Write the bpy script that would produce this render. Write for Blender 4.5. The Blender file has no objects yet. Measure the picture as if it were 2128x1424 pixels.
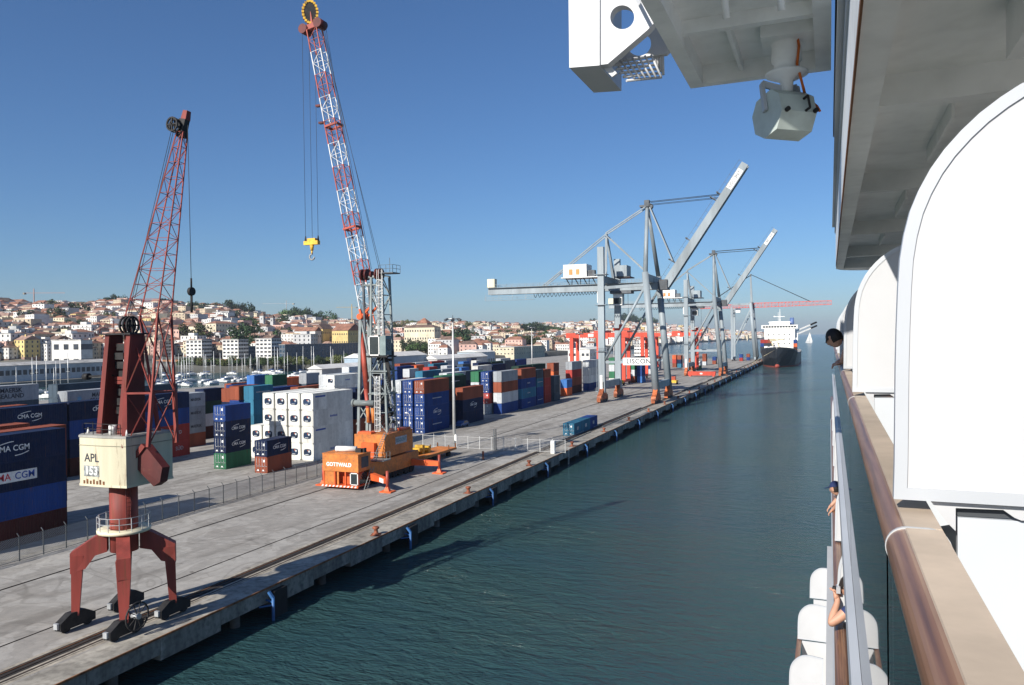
import bpy, bmesh, math, random
from mathutils import Vector, Matrix
R = math.radians
sc = bpy.context.scene
col = sc.collection
# ------------------------------------------------------------------ camera
PSI, PITCH, ROLL, HC = 0.379421, 0.0074513, 0.0122173, 21.0
IW, IH = 2128.0, 1424.0
FPX = 18 / 23.6 * IW
_fw = Vector((-math.sin(PSI) * math.cos(PITCH), math.cos(PSI) * math.cos(PITCH), -math.sin(PITCH)))
_rt = Vector((math.cos(PSI), math.sin(PSI), 0))
_up = _rt.cross(_fw)
_cr = _rt * math.cos(ROLL) - _up * math.sin(ROLL)
_cu = _up * math.cos(ROLL) + _rt * math.sin(ROLL)
CAM = Vector((0, 0, HC))
cam_d = bpy.data.cameras.new('camera'); cam = bpy.data.objects.new('camera', cam_d); col.objects.link(cam)
cam_d.lens = 18; cam_d.sensor_width = 23.6; cam_d.sensor_fit = 'HORIZONTAL'
cam_d.clip_start = 0.05; cam_d.clip_end = 60000
cam.matrix_world = Matrix(((_cr.x, _cu.x, -_fw.x, 0), (_cr.y, _cu.y, -_fw.y, 0), (_cr.z, _cu.z, -_fw.z, HC), (0, 0, 0, 1)))
sc.camera = cam
# ------------------------------------------------------------------ sky and sun
SUN_EL, SUN_AZ = R(32), R(16)          # light travels towards +Y, 16 degrees towards +X
w = bpy.data.worlds.new('World'); sc.world = w; w.use_nodes = True
nt = w.node_tree
sky = nt.nodes.new('ShaderNodeTexSky'); sky.sky_type = 'NISHITA'; sky.sun_disc = False
sky.sun_elevation = SUN_EL; sky.sun_rotation = math.pi + SUN_AZ
sky.altitude = 20; sky.air_density = 1.0; sky.dust_density = 0.45; sky.ozone_density = 9.5
bg = nt.nodes['Background']; bg.inputs['Strength'].default_value = 0.077
nt.links.new(sky.outputs[0], bg.inputs['Color'])
sun_d = bpy.data.lights.new('sun', 'SUN'); sun = bpy.data.objects.new('sun', sun_d); col.objects.link(sun)
sun_d.energy = 5.0; sun_d.angle = R(0.53); sun_d.color = (1.0, 0.95, 0.875)
ldir = Vector((math.sin(SUN_AZ) * math.cos(SUN_EL), math.cos(SUN_AZ) * math.cos(SUN_EL), -math.sin(SUN_EL)))
sun.rotation_euler = ldir.to_track_quat('-Z', 'Y').to_euler(); sun.location = (-80, -200, 200)
sc.cycles.max_bounces = 12; sc.cycles.diffuse_bounces = 6; sc.cycles.transparent_max_bounces = 24
vs = sc.view_settings
vs.view_transform = 'Standard'; vs.look = 'None'; vs.exposure = 0.45; vs.gamma = 1.0; vs.use_curve_mapping = False
# ------------------------------------------------------------------ pixel helpers (direction only)
def ray(x, y):
    return _fw * FPX + _cr * (x - IW / 2) - _cu * (y - IH / 2)
def G(x, y, z=0.0):
    d = ray(x, y); return CAM + d * ((z - HC) / d.z)
def AY(x, y, Y):
    d = ray(x, y); return CAM + d * (Y / d.y)
def AX(x, y, X):
    d = ray(x, y); return CAM + d * (X / d.x)
# ------------------------------------------------------------------ materials
MATS = {}
def mat(name, c, rough=0.6, metal=0.0, var=0.12, scale=0.6, bump=0.0, bscale=8.0, rust=0.0, spec=0.4, dirt=0.0, streak=False, detail=4.0):
    if name in MATS: return MATS[name]
    m = bpy.data.materials.new(name); m.use_nodes = True
    n = m.node_tree.nodes; l = m.node_tree.links
    b = n['Principled BSDF']
    b.inputs['Roughness'].default_value = rough; b.inputs['Metallic'].default_value = metal
    b.inputs['Specular IOR Level'].default_value = spec
    tc = n.new('ShaderNodeTexCoord'); oi = n.new('ShaderNodeObjectInfo')
    ad = n.new('ShaderNodeVectorMath'); ad.operation = 'MULTIPLY_ADD'
    cb = n.new('ShaderNodeCombineXYZ')
    for k in range(3): l.new(oi.outputs['Random'], cb.inputs[k])
    l.new(cb.outputs[0], ad.inputs[0]); ad.inputs[1].default_value = (97, 53, 71); l.new(tc.outputs['Object'], ad.inputs[2])
    vec = ad.outputs[0]
    nz = n.new('ShaderNodeTexNoise'); nz.inputs['Scale'].default_value = scale; nz.inputs['Detail'].default_value = detail; nz.inputs['Roughness'].default_value = 0.62
    if streak:
        mp = n.new('ShaderNodeMapping'); mp.inputs['Scale'].default_value = (1, 1, 0.12); l.new(vec, mp.inputs['Vector']); l.new(mp.outputs[0], nz.inputs['Vector'])
    else: l.new(vec, nz.inputs['Vector'])
    rp = n.new('ShaderNodeValToRGB')
    lo = [max(0, k * (1 - var * 2.2)) for k in c]; hi = [min(1, k * (1 + var * 1.4)) for k in c]
    rp.color_ramp.elements[0].position = 0.3; rp.color_ramp.elements[0].color = (*lo, 1)
    rp.color_ramp.elements[1].position = 0.7; rp.color_ramp.elements[1].color = (*hi, 1)
    l.new(nz.outputs['Fac'], rp.inputs['Fac'])
    out = rp.outputs['Color']
    # value wobble per object
    hv = n.new('ShaderNodeHueSaturation'); mr = n.new('ShaderNodeMapRange')
    mr.inputs['To Min'].default_value = 1 - var * 0.9; mr.inputs['To Max'].default_value = 1 + var * 0.9
    l.new(oi.outputs['Random'], mr.inputs['Value']); l.new(mr.outputs[0], hv.inputs['Value']); l.new(out, hv.inputs['Color']); out = hv.outputs['Color']
    if rust > 0:
        n2 = n.new('ShaderNodeTexNoise'); n2.inputs['Scale'].default_value = scale * 2.3 + 0.5; n2.inputs['Detail'].default_value = 8; n2.inputs['Roughness'].default_value = 0.7
        if streak: l.new(mp.outputs[0], n2.inputs['Vector'])
        else: l.new(vec, n2.inputs['Vector'])
        r2 = n.new('ShaderNodeValToRGB'); r2.color_ramp.elements[0].position = 0.62 - rust * 0.25; r2.color_ramp.elements[0].color = (0, 0, 0, 1)
        r2.color_ramp.elements[1].position = 0.74 - rust * 0.2; r2.color_ramp.elements[1].color = (1, 1, 1, 1)
        l.new(n2.outputs['Fac'], r2.inputs['Fac'])
        mx = n.new('ShaderNodeMixRGB'); mx.inputs['Color2'].default_value = (0.13, 0.05, 0.025, 1)
        l.new(r2.outputs[0], mx.inputs['Fac']); l.new(out, mx.inputs['Color1']); out = mx.outputs[0]
    if dirt > 0:
        n3 = n.new('ShaderNodeTexNoise'); n3.inputs['Scale'].default_value = scale * 5; n3.inputs['Detail'].default_value = 6
        l.new(vec, n3.inputs['Vector'])
        m3 = n.new('ShaderNodeMapRange'); m3.inputs['From Min'].default_value = 0.45; m3.inputs['From Max'].default_value = 0.75; m3.inputs['To Max'].default_value = dirt
        l.new(n3.outputs['Fac'], m3.inputs['Value'])
        mx = n.new('ShaderNodeMixRGB'); mx.inputs['Color2'].default_value = (0.07, 0.06, 0.05, 1)
        l.new(m3.outputs[0], mx.inputs['Fac']); l.new(out, mx.inputs['Color1']); out = mx.outputs[0]
    l.new(out, b.inputs['Base Color'])
    if bump > 0:
        nb = n.new('ShaderNodeTexNoise'); nb.inputs['Scale'].default_value = bscale; nb.inputs['Detail'].default_value = 5
        l.new(vec, nb.inputs['Vector'])
        bp = n.new('ShaderNodeBump'); bp.inputs['Strength'].default_value = bump; bp.inputs['Distance'].default_value = 0.02
        l.new(nb.outputs['Fac'], bp.inputs['Height']); l.new(bp.outputs[0], b.inputs['Normal'])
    MATS[name] = m
    return m
# ------------------------------------------------------------------ mesh building
ORG = {}
def root_of(o):
    while o.parent: o = o.parent
    return o
def tag(o, label=None, cat=None, group=None, kind=None):
    if label: o['label'] = label
    if cat: o['category'] = cat
    if group: o['group'] = group
    if kind: o['kind'] = kind
    return o
def thing(name, label, cat, loc, group=None):
    o = bpy.data.objects.new(name, None); col.objects.link(o); o.location = loc; o.empty_display_size = 0.5
    ORG[o.name] = Vector(loc)
    return tag(o, label, cat, group)
class MB:
    def __init__(s): s.v = []; s.f = []; s.m = []; s.smooth = []
    def face(s, pts, mi=0, sm=False):
        b = len(s.v); s.v += [Vector(p) for p in pts]; s.f.append(tuple(range(b, b + len(pts)))); s.m.append(mi); s.smooth.append(sm)
        return s
    def hexa(s, p, mi=0):      # 8 points: bottom 4 ccw, top 4 ccw
        b = len(s.v); s.v += [Vector(q) for q in p]
        for q in ((3, 2, 1, 0), (4, 5, 6, 7), (0, 1, 5, 4), (1, 2, 6, 5), (2, 3, 7, 6), (3, 0, 4, 7)):
            s.f.append(tuple(b + k for k in q)); s.m.append(mi); s.smooth.append(False)
        return s
    def box(s, a, b, mi=0):
        x0, x1 = sorted((a[0], b[0])); y0, y1 = sorted((a[1], b[1])); z0, z1 = sorted((a[2], b[2]))
        return s.hexa([(x0, y0, z0), (x1, y0, z0), (x1, y1, z0), (x0, y1, z0), (x0, y0, z1), (x1, y0, z1), (x1, y1, z1), (x0, y1, z1)], mi)
    def bar(s, p, q, w, h=None, w2=None, h2=None, mi=0, up=(0, 0, 1)):
        p = Vector(p); q = Vector(q); h = w if h is None else h; w2 = w if w2 is None else w2; h2 = h if h2 is None else h2
        d = (q - p)
        if d.length < 1e-6: return s
        d.normalize(); u = Vector(up)
        if abs(d.dot(u)) > 0.98: u = Vector((0, 1, 0))
        r = d.cross(u).normalized(); u = r.cross(d).normalized()
        P = []
        for c, ww, hh in ((p, w / 2, h / 2), (q, w2 / 2, h2 / 2)):
            P += [c - r * ww - u * hh, c + r * ww - u * hh, c + r * ww + u * hh, c - r * ww + u * hh]
        return s.hexa(P, mi)
    def tube(s, p, q, r, r2=None, n=10, mi=0, caps=True, sm=True):
        p = Vector(p); q = Vector(q); r2 = r if r2 is None else r2
        d = (q - p).normalized(); u = Vector((0, 0, 1)) if abs(d.z) < 0.95 else Vector((1, 0, 0))
        a = d.cross(u).normalized(); c = a.cross(d).normalized(); b = len(s.v)
        for cen, rr in ((p, r), (q, r2)):
            for k in range(n):
                t = 2 * math.pi * k / n; s.v.append(cen + a * (rr * math.cos(t)) + c * (rr * math.sin(t)))
        for k in range(n):
            j = (k + 1) % n; s.f.append((b + k, b + j, b + n + j, b + n + k)); s.m.append(mi); s.smooth.append(sm)
        if caps:
            s.f.append(tuple(b + k for k in reversed(range(n)))); s.m.append(mi); s.smooth.append(False)
            s.f.append(tuple(b + n + k for k in range(n))); s.m.append(mi); s.smooth.append(False)
        return s
    def path(s, pts, r, n=6, mi=0):
        for a, b in zip(pts[:-1], pts[1:]): s.tube(a, b, r, n=n, mi=mi)
        return s
    def prism(s, poly, vec, mi=0):     # polygon (3D pts) extruded by vec
        n = len(poly); b = len(s.v); vec = Vector(vec)
        s.v += [Vector(p) for p in poly] + [Vector(p) + vec for p in poly]
        s.f.append(tuple(b + k for k in reversed(range(n)))); s.m.append(mi); s.smooth.append(False)
        s.f.append(tuple(b + n + k for k in range(n))); s.m.append(mi); s.smooth.append(False)
        for k in range(n):
            j = (k + 1) % n; s.f.append((b + k, b + j, b + n + j, b + n + k)); s.m.append(mi); s.smooth.append(False)
        return s
    def lathe(s, prof, cen, n=16, mi=0, axis='Z'):
        b = len(s.v); cen = Vector(cen)
        for r, z in prof:
            for k in range(n):
                t = 2 * math.pi * k / n
                o = Vector((r * math.cos(t), r * math.sin(t), z))
                if axis == 'X': o = Vector((o.z, o.x, o.y))
                if axis == 'Y': o = Vector((o.x, o.z, o.y))
                s.v.append(cen + o)
        for i in range(len(prof) - 1):
            for k in range(n):
                j = (k + 1) % n
                s.f.append((b + i * n + k, b + i * n + j, b + (i + 1) * n + j, b + (i + 1) * n + k)); s.m.append(mi); s.smooth.append(True)
        return s
    def mesh(s, name, org=(0, 0, 0)):
        me = bpy.data.meshes.new(name); o = Vector(org)
        me.from_pydata([tuple(v - o) for v in s.v], [], s.f)
        me.polygons.foreach_set('material_index', s.m)
        me.polygons.foreach_set('use_smooth', s.smooth)
        me.update()
        bm = bmesh.new(); bm.from_mesh(me); bmesh.ops.recalc_face_normals(bm, faces=bm.faces); bm.to_mesh(me); bm.free()
        return me
    def build(s, name, mats, parent=None, org=None):
        if org is None: org = ORG[root_of(parent).name] if parent else (0, 0, 0)
        me = s.mesh(name, org)
        for m in (mats if isinstance(mats, (list, tuple)) else [mats]): me.materials.append(m)
        o = bpy.data.objects.new(name, me); col.objects.link(o)
        if parent: o.parent = parent
        else: o.location = org; ORG[o.name] = Vector(org)
        return o
def inst(name, me, loc, parent=None, rotz=0.0, mats=None, scale=None):
    o = bpy.data.objects.new(name, me); col.objects.link(o); o.location = loc
    if rotz: o.rotation_euler = (0, 0, rotz)
    if scale: o.scale = scale
    if parent: o.parent = parent
    if mats:
        for k, m in enumerate(mats):
            o.material_slots[k].link = 'OBJECT'; o.material_slots[k].material = m
    return o
def copy_tree(o, parent=None):
    c = o.copy(); col.objects.link(c); c.parent = parent
    for ch in list(o.children): copy_tree(ch, c)
    return c
TXT = {}
def text_mesh(s, h, spacing=1.0, bold=0.0):
    key = (s, h, spacing, bold)
    if key in TXT: return TXT[key]
    cu = bpy.data.curves.new('lettering', 'FONT'); cu.body = s; cu.size = h / 0.72; cu.align_x = 'CENTER'; cu.align_y = 'CENTER'
    cu.space_character = spacing; cu.offset = bold; cu.resolution_u = 3
    o = bpy.data.objects.new('lettering_curve', cu); col.objects.link(o)
    dg = bpy.context.evaluated_depsgraph_get(); me = bpy.data.meshes.new_from_object(o.evaluated_get(dg))
    bpy.data.objects.remove(o); bpy.data.curves.remove(cu)
    me.materials.clear(); TXT[key] = me
    return me
def text(s, h, loc, facing, m, parent, name='lettering', spacing=1.0, tilt=0.0, bold=0.0, slant=None):
    """flat lettering; facing '+X', '-Y' or '+Z'; loc in world coordinates"""
    me = text_mesh(s, h, spacing, bold).copy(); me.materials.append(m)
    o = bpy.data.objects.new(name, me); col.objects.link(o)
    org = ORG[root_of(parent).name] if parent else Vector((0, 0, 0))
    o.location = Vector(loc) - org
    o.rotation_euler = {'+X': (math.pi / 2, 0, math.pi / 2), '-Y': (math.pi / 2, tilt, 0), '+Z': (0, 0, tilt)}[facing]
    if parent: o.parent = parent
    return o
def lattice(mb, A, B, n, rc, rb, mi_fn=None, taper=None):
    """four chords A[i]->B[i], n bays with zig-zag braces on four faces"""
    A = [Vector(a) for a in A]; B = [Vector(b) for b in B]
    for k in range(n):
        t0, t1 = k / n, (k + 1) / n
        mi = mi_fn((t0 + t1) / 2) if mi_fn else 0
        P = [a.lerp(b, t0) for a, b in zip(A, B)]; Q = [a.lerp(b, t1) for a, b in zip(A, B)]
        for i in range(4):
            mb.bar(P[i], Q[i], rc, mi=mi)
            j = (i + 1) % 4
            if (k + i) % 2: mb.bar(P[i], Q[j], rb, mi=mi)
            else: mb.bar(P[j], Q[i], rb, mi=mi)
            mb.bar(Q[i], Q[j], rb, mi=mi)
rnd = random.Random(11)
ORD = ['first', 'second', 'third', 'fourth', 'fifth', 'sixth', 'seventh', 'eighth', 'ninth', 'tenth', 'eleventh', 'twelfth', 'thirteenth', 'fourteenth', 'fifteenth', 'sixteenth']
# ================================================================== SETTING
QX = -43.9          # quay edge
WZ = -2.6           # water level
def node_mat(name):
    m = bpy.data.materials.new(name); m.use_nodes = True; MATS[name] = m
    return m, m.node_tree.nodes, m.node_tree.links
# ---- water
m, n, l = node_mat('harbour_water')
b = n['Principled BSDF']; b.inputs['Base Color'].default_value = (0.016, 0.045, 0.045, 1); b.inputs['Roughness'].default_value = 0.12; b.inputs['IOR'].default_value = 1.33
tc = n.new('ShaderNodeTexCoord')
def wave(scale, sx, sy, rot, detail):
    mp = n.new('ShaderNodeMapping'); mp.inputs['Scale'].default_value = (sx, sy, 1); mp.inputs['Rotation'].default_value = (0, 0, rot)
    l.new(tc.outputs['Object'], mp.inputs['Vector'])
    nz = n.new('ShaderNodeTexNoise'); nz.inputs['Scale'].default_value = scale; nz.inputs['Detail'].default_value = detail; nz.inputs['Roughness'].default_value = 0.55
    nz.inputs['Distortion'].default_value = 0.6
    l.new(mp.outputs[0], nz.inputs['Vector']); return nz.outputs['Fac']
w1 = wave(0.34, 1.0, 2.4, R(25), 4.0); w2 = wave(1.5, 1.0, 2.6, R(-8), 4.0); w3 = wave(0.016, 1, 2.6, R(15), 5.0)
ma = n.new('ShaderNodeMath'); ma.operation = 'MULTIPLY_ADD'; l.new(w2, ma.inputs[0]); ma.inputs[1].default_value = 0.40; l.new(w1, ma.inputs[2])
# wind patches: calmer and rougher areas
mr = n.new('ShaderNodeMapRange'); mr.inputs['From Min'].default_value = 0.35; mr.inputs['From Max'].default_value = 0.65; mr.inputs['To Min'].default_value = 0.45; mr.inputs['To Max'].default_value = 1.0
l.new(w3, mr.inputs['Value'])
bp = n.new('ShaderNodeBump'); bp.inputs['Distance'].default_value = 1.25; l.new(mr.outputs[0], bp.inputs['Strength'])
l.new(ma.outputs[0], bp.inputs['Height']); l.new(bp.outputs[0], b.inputs['Normal'])
rw = n.new('ShaderNodeValToRGB'); rw.color_ramp.elements[0].color = (0.022, 0.058, 0.064, 1); rw.color_ramp.elements[1].color = (0.034, 0.074, 0.070, 1)
rw.color_ramp.elements[0].position = 0.35; rw.color_ramp.elements[1].position = 0.65
l.new(w3, rw.inputs['Fac']); l.new(rw.outputs[0], b.inputs['Base Color'])
wm = MB()
wm.face([(-6200, -780, WZ), (11800, -780, WZ), (11800, 13800, WZ), (-6200, 13800, WZ)])
tag(wm.build('harbour_water', MATS['harbour_water']), kind='structure')
# ---- concrete apron
m, n, l = node_mat('quay_concrete')
b = n['Principled BSDF']; b.inputs['Roughness'].default_value = 0.85; b.inputs['Specular IOR Level'].default_value = 0.25
tc = n.new('ShaderNodeTexCoord')
def nse(scale, detail, sx=1, sy=1, rough=0.6, dist=0.0):
    mp = n.new('ShaderNodeMapping'); mp.inputs['Scale'].default_value = (sx, sy, 1); l.new(tc.outputs['Object'], mp.inputs['Vector'])
    z = n.new('ShaderNodeTexNoise'); z.inputs['Scale'].default_value = scale; z.inputs['Detail'].default_value = detail; z.inputs['Roughness'].default_value = rough; z.inputs['Distortion'].default_value = dist
    l.new(mp.outputs[0], z.inputs['Vector']); return z.outputs['Fac']
def ramp(fac, p0, c0, p1, c1):
    r = n.new('ShaderNodeValToRGB'); r.color_ramp.elements[0].position = p0; r.color_ramp.elements[0].color = (*c0, 1)
    r.color_ramp.elements[1].position = p1; r.color_ramp.elements[1].color = (*c1, 1); l.new(fac, r.inputs['Fac']); return r.outputs[0]
def mixc(fac, a, bcol, mode='MIX', fv=None):
    x = n.new('ShaderNodeMixRGB'); x.blend_type = mode
    if fac is not None: l.new(fac, x.inputs['Fac'])
    else: x.inputs['Fac'].default_value = fv
    l.new(a, x.inputs['Color1'])
    if isinstance(bcol, tuple): x.inputs['Color2'].default_value = (*bcol, 1)
    else: l.new(bcol, x.inputs['Color2'])
    return x.outputs[0]
c = ramp(nse(0.06, 6), 0.3, (0.325, 0.308, 0.28), 0.7, (0.40, 0.384, 0.352))
c = mixc(None, c, ramp(nse(0.9, 6, rough=0.7), 0.3, (0.72, 0.72, 0.72), 0.7, (1.12, 1.1, 1.08)), 'MULTIPLY', 0.8)
# long tyre scuffs along the quay and curved ones across
c = mixc(None, c, ramp(nse(0.35, 4, sx=1.0, sy=0.05, dist=0.8), 0.35, (0.66, 0.65, 0.64), 0.5, (1, 1, 1)), 'MULTIPLY', 0.8)
c = mixc(None, c, ramp(nse(0.12, 3, sx=1.0, sy=0.7, dist=3.5), 0.475, (1, 1, 1), 0.5, (0.74, 0.73, 0.72)), 'MULTIPLY', 0.6)
c = mixc(None, c, ramp(nse(0.03, 3, dist=1.0), 0.55, (1, 1, 1), 0.72, (0.84, 0.81, 0.76)), 'MULTIPLY', 0.6)
# narrow curved tyre tracks: thin contour lines of a large swirl noise
def contour(scale, dist, wdt, val):
    f_ = nse(scale, 2, dist=dist); s_ = n.new('ShaderNodeMath'); s_.operation = 'SUBTRACT'; s_.inputs[1].default_value = val; l.new(f_, s_.inputs[0])
    a_ = n.new('ShaderNodeMath'); a_.operation = 'ABSOLUTE'; l.new(s_.outputs[0], a_.inputs[0]); return ramp(a_.outputs[0], wdt * .4, (0.70, 0.69, 0.68), wdt, (1, 1, 1))
c = mixc(None, c, contour(0.05, 1.2, 0.007, 0.5), 'MULTIPLY', 0.6); c = mixc(None, c, contour(0.05, 1.2, 0.006, 0.545), 'MULTIPLY', 0.6); c = mixc(None, c, contour(0.08, 2.2, 0.006, 0.46), 'MULTIPLY', 0.5)
# oil spots
c = mixc(None, c, ramp(nse(0.5, 2, dist=0.4), 0.70, (1, 1, 1), 0.78, (0.40, 0.37, 0.35)), 'MULTIPLY', 0.9)
l.new(c, b.inputs['Base Color'])
bp = n.new('ShaderNodeBump'); bp.inputs['Strength'].default_value = 0.25; bp.inputs['Distance'].default_value = 0.03
l.new(nse(3.0, 6), bp.inputs['Height']); l.new(bp.outputs[0], b.inputs['Normal'])
M_rail = mat('rail_steel', (0.045, 0.03, 0.022), 0.6, 0.3, 0.3, 0.7)
M_groove = mat('rail_groove_dirt', (0.03, 0.026, 0.023), 0.95, 0, 0.3, 0.5)
M_curb = mat('kerb_concrete', (0.33, 0.31, 0.26), 0.85, 0, 0.2, 0.5, dirt=0.5)
M_face = mat('quay_wall_concrete', (0.26, 0.25, 0.22), 0.9, 0, 0.25, 0.5, bump=0.4, dirt=0.7, streak=True)
M_edge = mat('rusty_edge_steel', (0.20, 0.085, 0.035), 0.8, 0.1, 0.35, 0.8)
M_under = mat('quay_underside', (0.12, 0.12, 0.11), 0.95, 0, 0.3, 0.4)
qm = MB()
qm.face([(QX, -250, 0), (QX, 690, 0), (-112, 690, 0), (-112, 860, 0), (-262, 860, 0), (-262, -250, 0)])
q = qm.build('quay_ground', MATS['quay_concrete']); tag(q, kind='structure')
# coping strip, slightly paler, 5 mm above
M_cope = mat('coping_concrete', (0.34, 0.315, 0.265), 0.85, 0, 0.2, 0.35, dirt=0.6)
tag(MB().face([(QX, -60, 0.005), (QX, 690, 0.005), (QX - 2.6, 690, 0.005), (QX - 2.6, -60, 0.005)]).build('quay_coping', M_cope), kind='structure')
wall = tag(MB().box((-50.2, -60, -0.9), (-49.2, 690, -7)).build('quay_wall', M_under), kind='structure')
fm = [MB().box((-45.3, 0.02, -0.01), (QX, 5.98, zb)).mesh('face_panel') for zb in (-1.25, -1.7)]
for me in fm: me.materials.append(M_face)
pile = MB().tube((0, 0, -1.2), (0, 0, -6), 0.42, n=10).mesh('pile'); pile.materials.append(M_under)
for k in range(-6, 115):
    inst('face_panel', fm[k % 2], (0, k * 6.0, 0), wall)
    if k % 2 == 0: inst('pile', pile, (-45.2, k * 6.0 + 3, 0), wall)
em = MB().box((QX - 0.02, -60, -0.10), (QX + 0.07, 690, 0.045)).build('edge_angle', M_edge, wall)
slab = MB().box((-49.2, -60, -0.85), (-45.32, 690, -0.9)).build('soffit', M_under, wall)
# crane rails
def strip(x0, x1, y0, y1, z, m, name, parent=None):
    o = MB().face([(x0, y0, z), (x1, y0, z), (x1, y1, z), (x0, y1, z)]).build(name, m, parent)
    if not parent: tag(o, kind='structure')
    return o
strip(-49.25, -46.75, -60, 690, 0.0035, mat('track_bed_concrete', (0.37, 0.33, 0.265), 0.9, 0, 0.2, 0.5, dirt=0.5), 'track_bed')
gr = strip(-48.9, -47.75, -60, 690, 0.007, M_groove, 'seaside_crane_track')
MB().box((-48.62, -60, 0.001), (-48.52, 690, 0.05)).build('rail', M_edge, gr)
MB().box((-48.12, -60, 0.001), (-48.04, 690, 0.05)).build('rail', M_rail, gr)
MB().box((-47.48, -60, 0.001), (-47.34, 690, 0.03)).build('cable_slot', M_rail, gr)
MB().box((-47.12, -60, 0.001), (-47.08, 130, 0.012)).build('cable_slot', M_rail, gr)
gr = strip(-53.1, -52.92, -60, 128, 0.006, M_groove, 'portal_crane_track')
MB().box((-53.05, -60, 0.001), (-52.98, 128, 0.03)).build('rail', M_rail, gr)
gr = strip(-65.25, -64.95, -60, 690, 0.006, M_groove, 'landside_crane_track')
MB().box((-65.15, -60, 0.001), (-65.05, 690, 0.04)).build('rail', M_rail, gr)
for y0, y1 in ((136, 164), (172, 222), (290, 345), (360, 470)):
    kb = MB().box((-48.02 - 0.95, y0, 0.0), (-48.02 - 0.75, y1, 0.32)).build('cable_channel_kerb', M_curb); tag(kb, kind='structure')
    MB().box((-47.3, y0 + 2, 0.0), (-47.12, y1, 0.25)).build('channel_side', M_curb, kb)
# pale patch line along the fence and dark strip
strip(-73.6, -72.7, 40, 131, 0.004, M_cope, 'fence_footing')
# ---- city land: height field from the shore to the ridge
def lerp_tab(tab, x):
    if x <= tab[0][0]: return tab[0][1]
    for (a, va), (b_, vb) in zip(tab[:-1], tab[1:]):
        if x <= b_:
            t = (x - a) / (b_ - a); return va + (vb - va) * t
    return tab[-1][1]
RIDGE = [(-150, 78), (0, 80), (150, 74), (240, 78), (330, 76), (400, 70), (450, 70), (500, 56), (560, 46), (620, 44), (700, 37), (760, 30), (900, 27), (1000, 28), (1100, 23), (1200, 26), (1290, 30), (1340, 24), (1400, 19), (1480, 10), (1560, 3), (1600, 1)]
R1 = [(-150, 1250), (0, 1250), (300, 1400), (600, 1650), (900, 2200), (1100, 2700), (1300, 3400), (1450, 3900), (1600, 4600)]
R0 = [(-150, 600), (0, 610), (300, 600), (600, 610), (760, 640), (900, 690), (1000, 760), (1100, 850), (1200, 1000), (1300, 1300), (1400, 1900), (1500, 2700), (1600, 3700)]
def azim(x):
    d = ray(x, 700); d.z = 0; k = d.length; return d / k, d.dot(_fw) / k / FPX * FPX
def hterr(x, s):
    r0, r1 = lerp_tab(R0, x), lerp_tab(R1, x); r = r0 + (r1 - r0) * s
    dirv = azim(x)[0]; depth = r1 * dirv.dot(_fw)
    zr = HC + lerp_tab(RIDGE, x) / FPX * depth
    t = max(0.0, min(1.0, s)); prof = 0.55 * t + 0.45 * t * t * (3 - 2 * t)
    z = 2.0 + (zr - 9 - 2.0) * prof + 5 * math.sin(x * 0.021 + s * 9) * t * (1 - t) * 2 + 4 * math.sin(x * 0.05 - s * 5) * t * (1 - t) * 2
    if s > 1: z = zr - 9 - (s - 1) * 60
    return CAM.x + dirv.x * r, CAM.y + dirv.y * r, z
ter = MB(); NS = 22; cols_ = list(range(-160, 1621, 20)); idx = []
for x in cols_:
    row = []
    p0 = Vector(hterr(x, 0)); dv = azim(x)[0]
    row.append(len(ter.v)); ter.v.append(Vector((p0.x - dv.x * 6, p0.y - dv.y * 6, -6)))
    for k in range(NS + 1):
        row.append(len(ter.v)); ter.v.append(Vector(hterr(x, k / NS * 1.25)))
    idx.append(row)
for a, b_ in zip(idx[:-1], idx[1:]):
    for k in range(len(a) - 1):
        ter.f.append((a[k], b_[k], b_[k + 1], a[k + 1])); ter.m.append(0); ter.smooth.append(True)
M_ter = mat('hill_ground', (0.17, 0.165, 0.14), 0.95, 0, 0.35, 0.03, detail=8)
tag(ter.build('city_hill_terrain', M_ter), kind='structure')
# far shore strip across the estuary
M_shore = mat('far_shore_land', (0.16, 0.17, 0.15), 0.95, 0, 0.3, 0.004, detail=8)
fs = MB(); pts = []
for k in range(60):
    x = 1000 + k * 140; pts.append((x - 700, 9200 + 900 * math.sin(k * 0.13), 10 + 16 * abs(math.sin(k * 0.37)) + 9 * abs(math.sin(k * 1.3))))
for a, b_ in zip(pts[:-1], pts[1:]):
    fs.hexa([(a[0], a[1], -4), (b_[0], b_[1], -4), (b_[0], b_[1] + 900, -4), (a[0], a[1] + 900, -4), (a[0], a[1] + 80, a[2] * .6), (b_[0], b_[1] + 80, b_[2] * .6), (b_[0], b_[1] + 900, b_[2]), (a[0], a[1] + 900, a[2])])
tag(fs.build('far_shore_hills', M_shore), kind='structure')
# mole of the yacht basin with road behind
M_mole = mat('mole_stone', (0.27, 0.25, 0.21), 0.9, 0, 0.25, 0.1)
tag(MB().prism([(-384, 190, -5), (-560, 170, -5), (-640, 380, -5), (-384, 372, -5)], (0, 0, 5.6)).build('basin_mole', M_mole), kind='structure')
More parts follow.
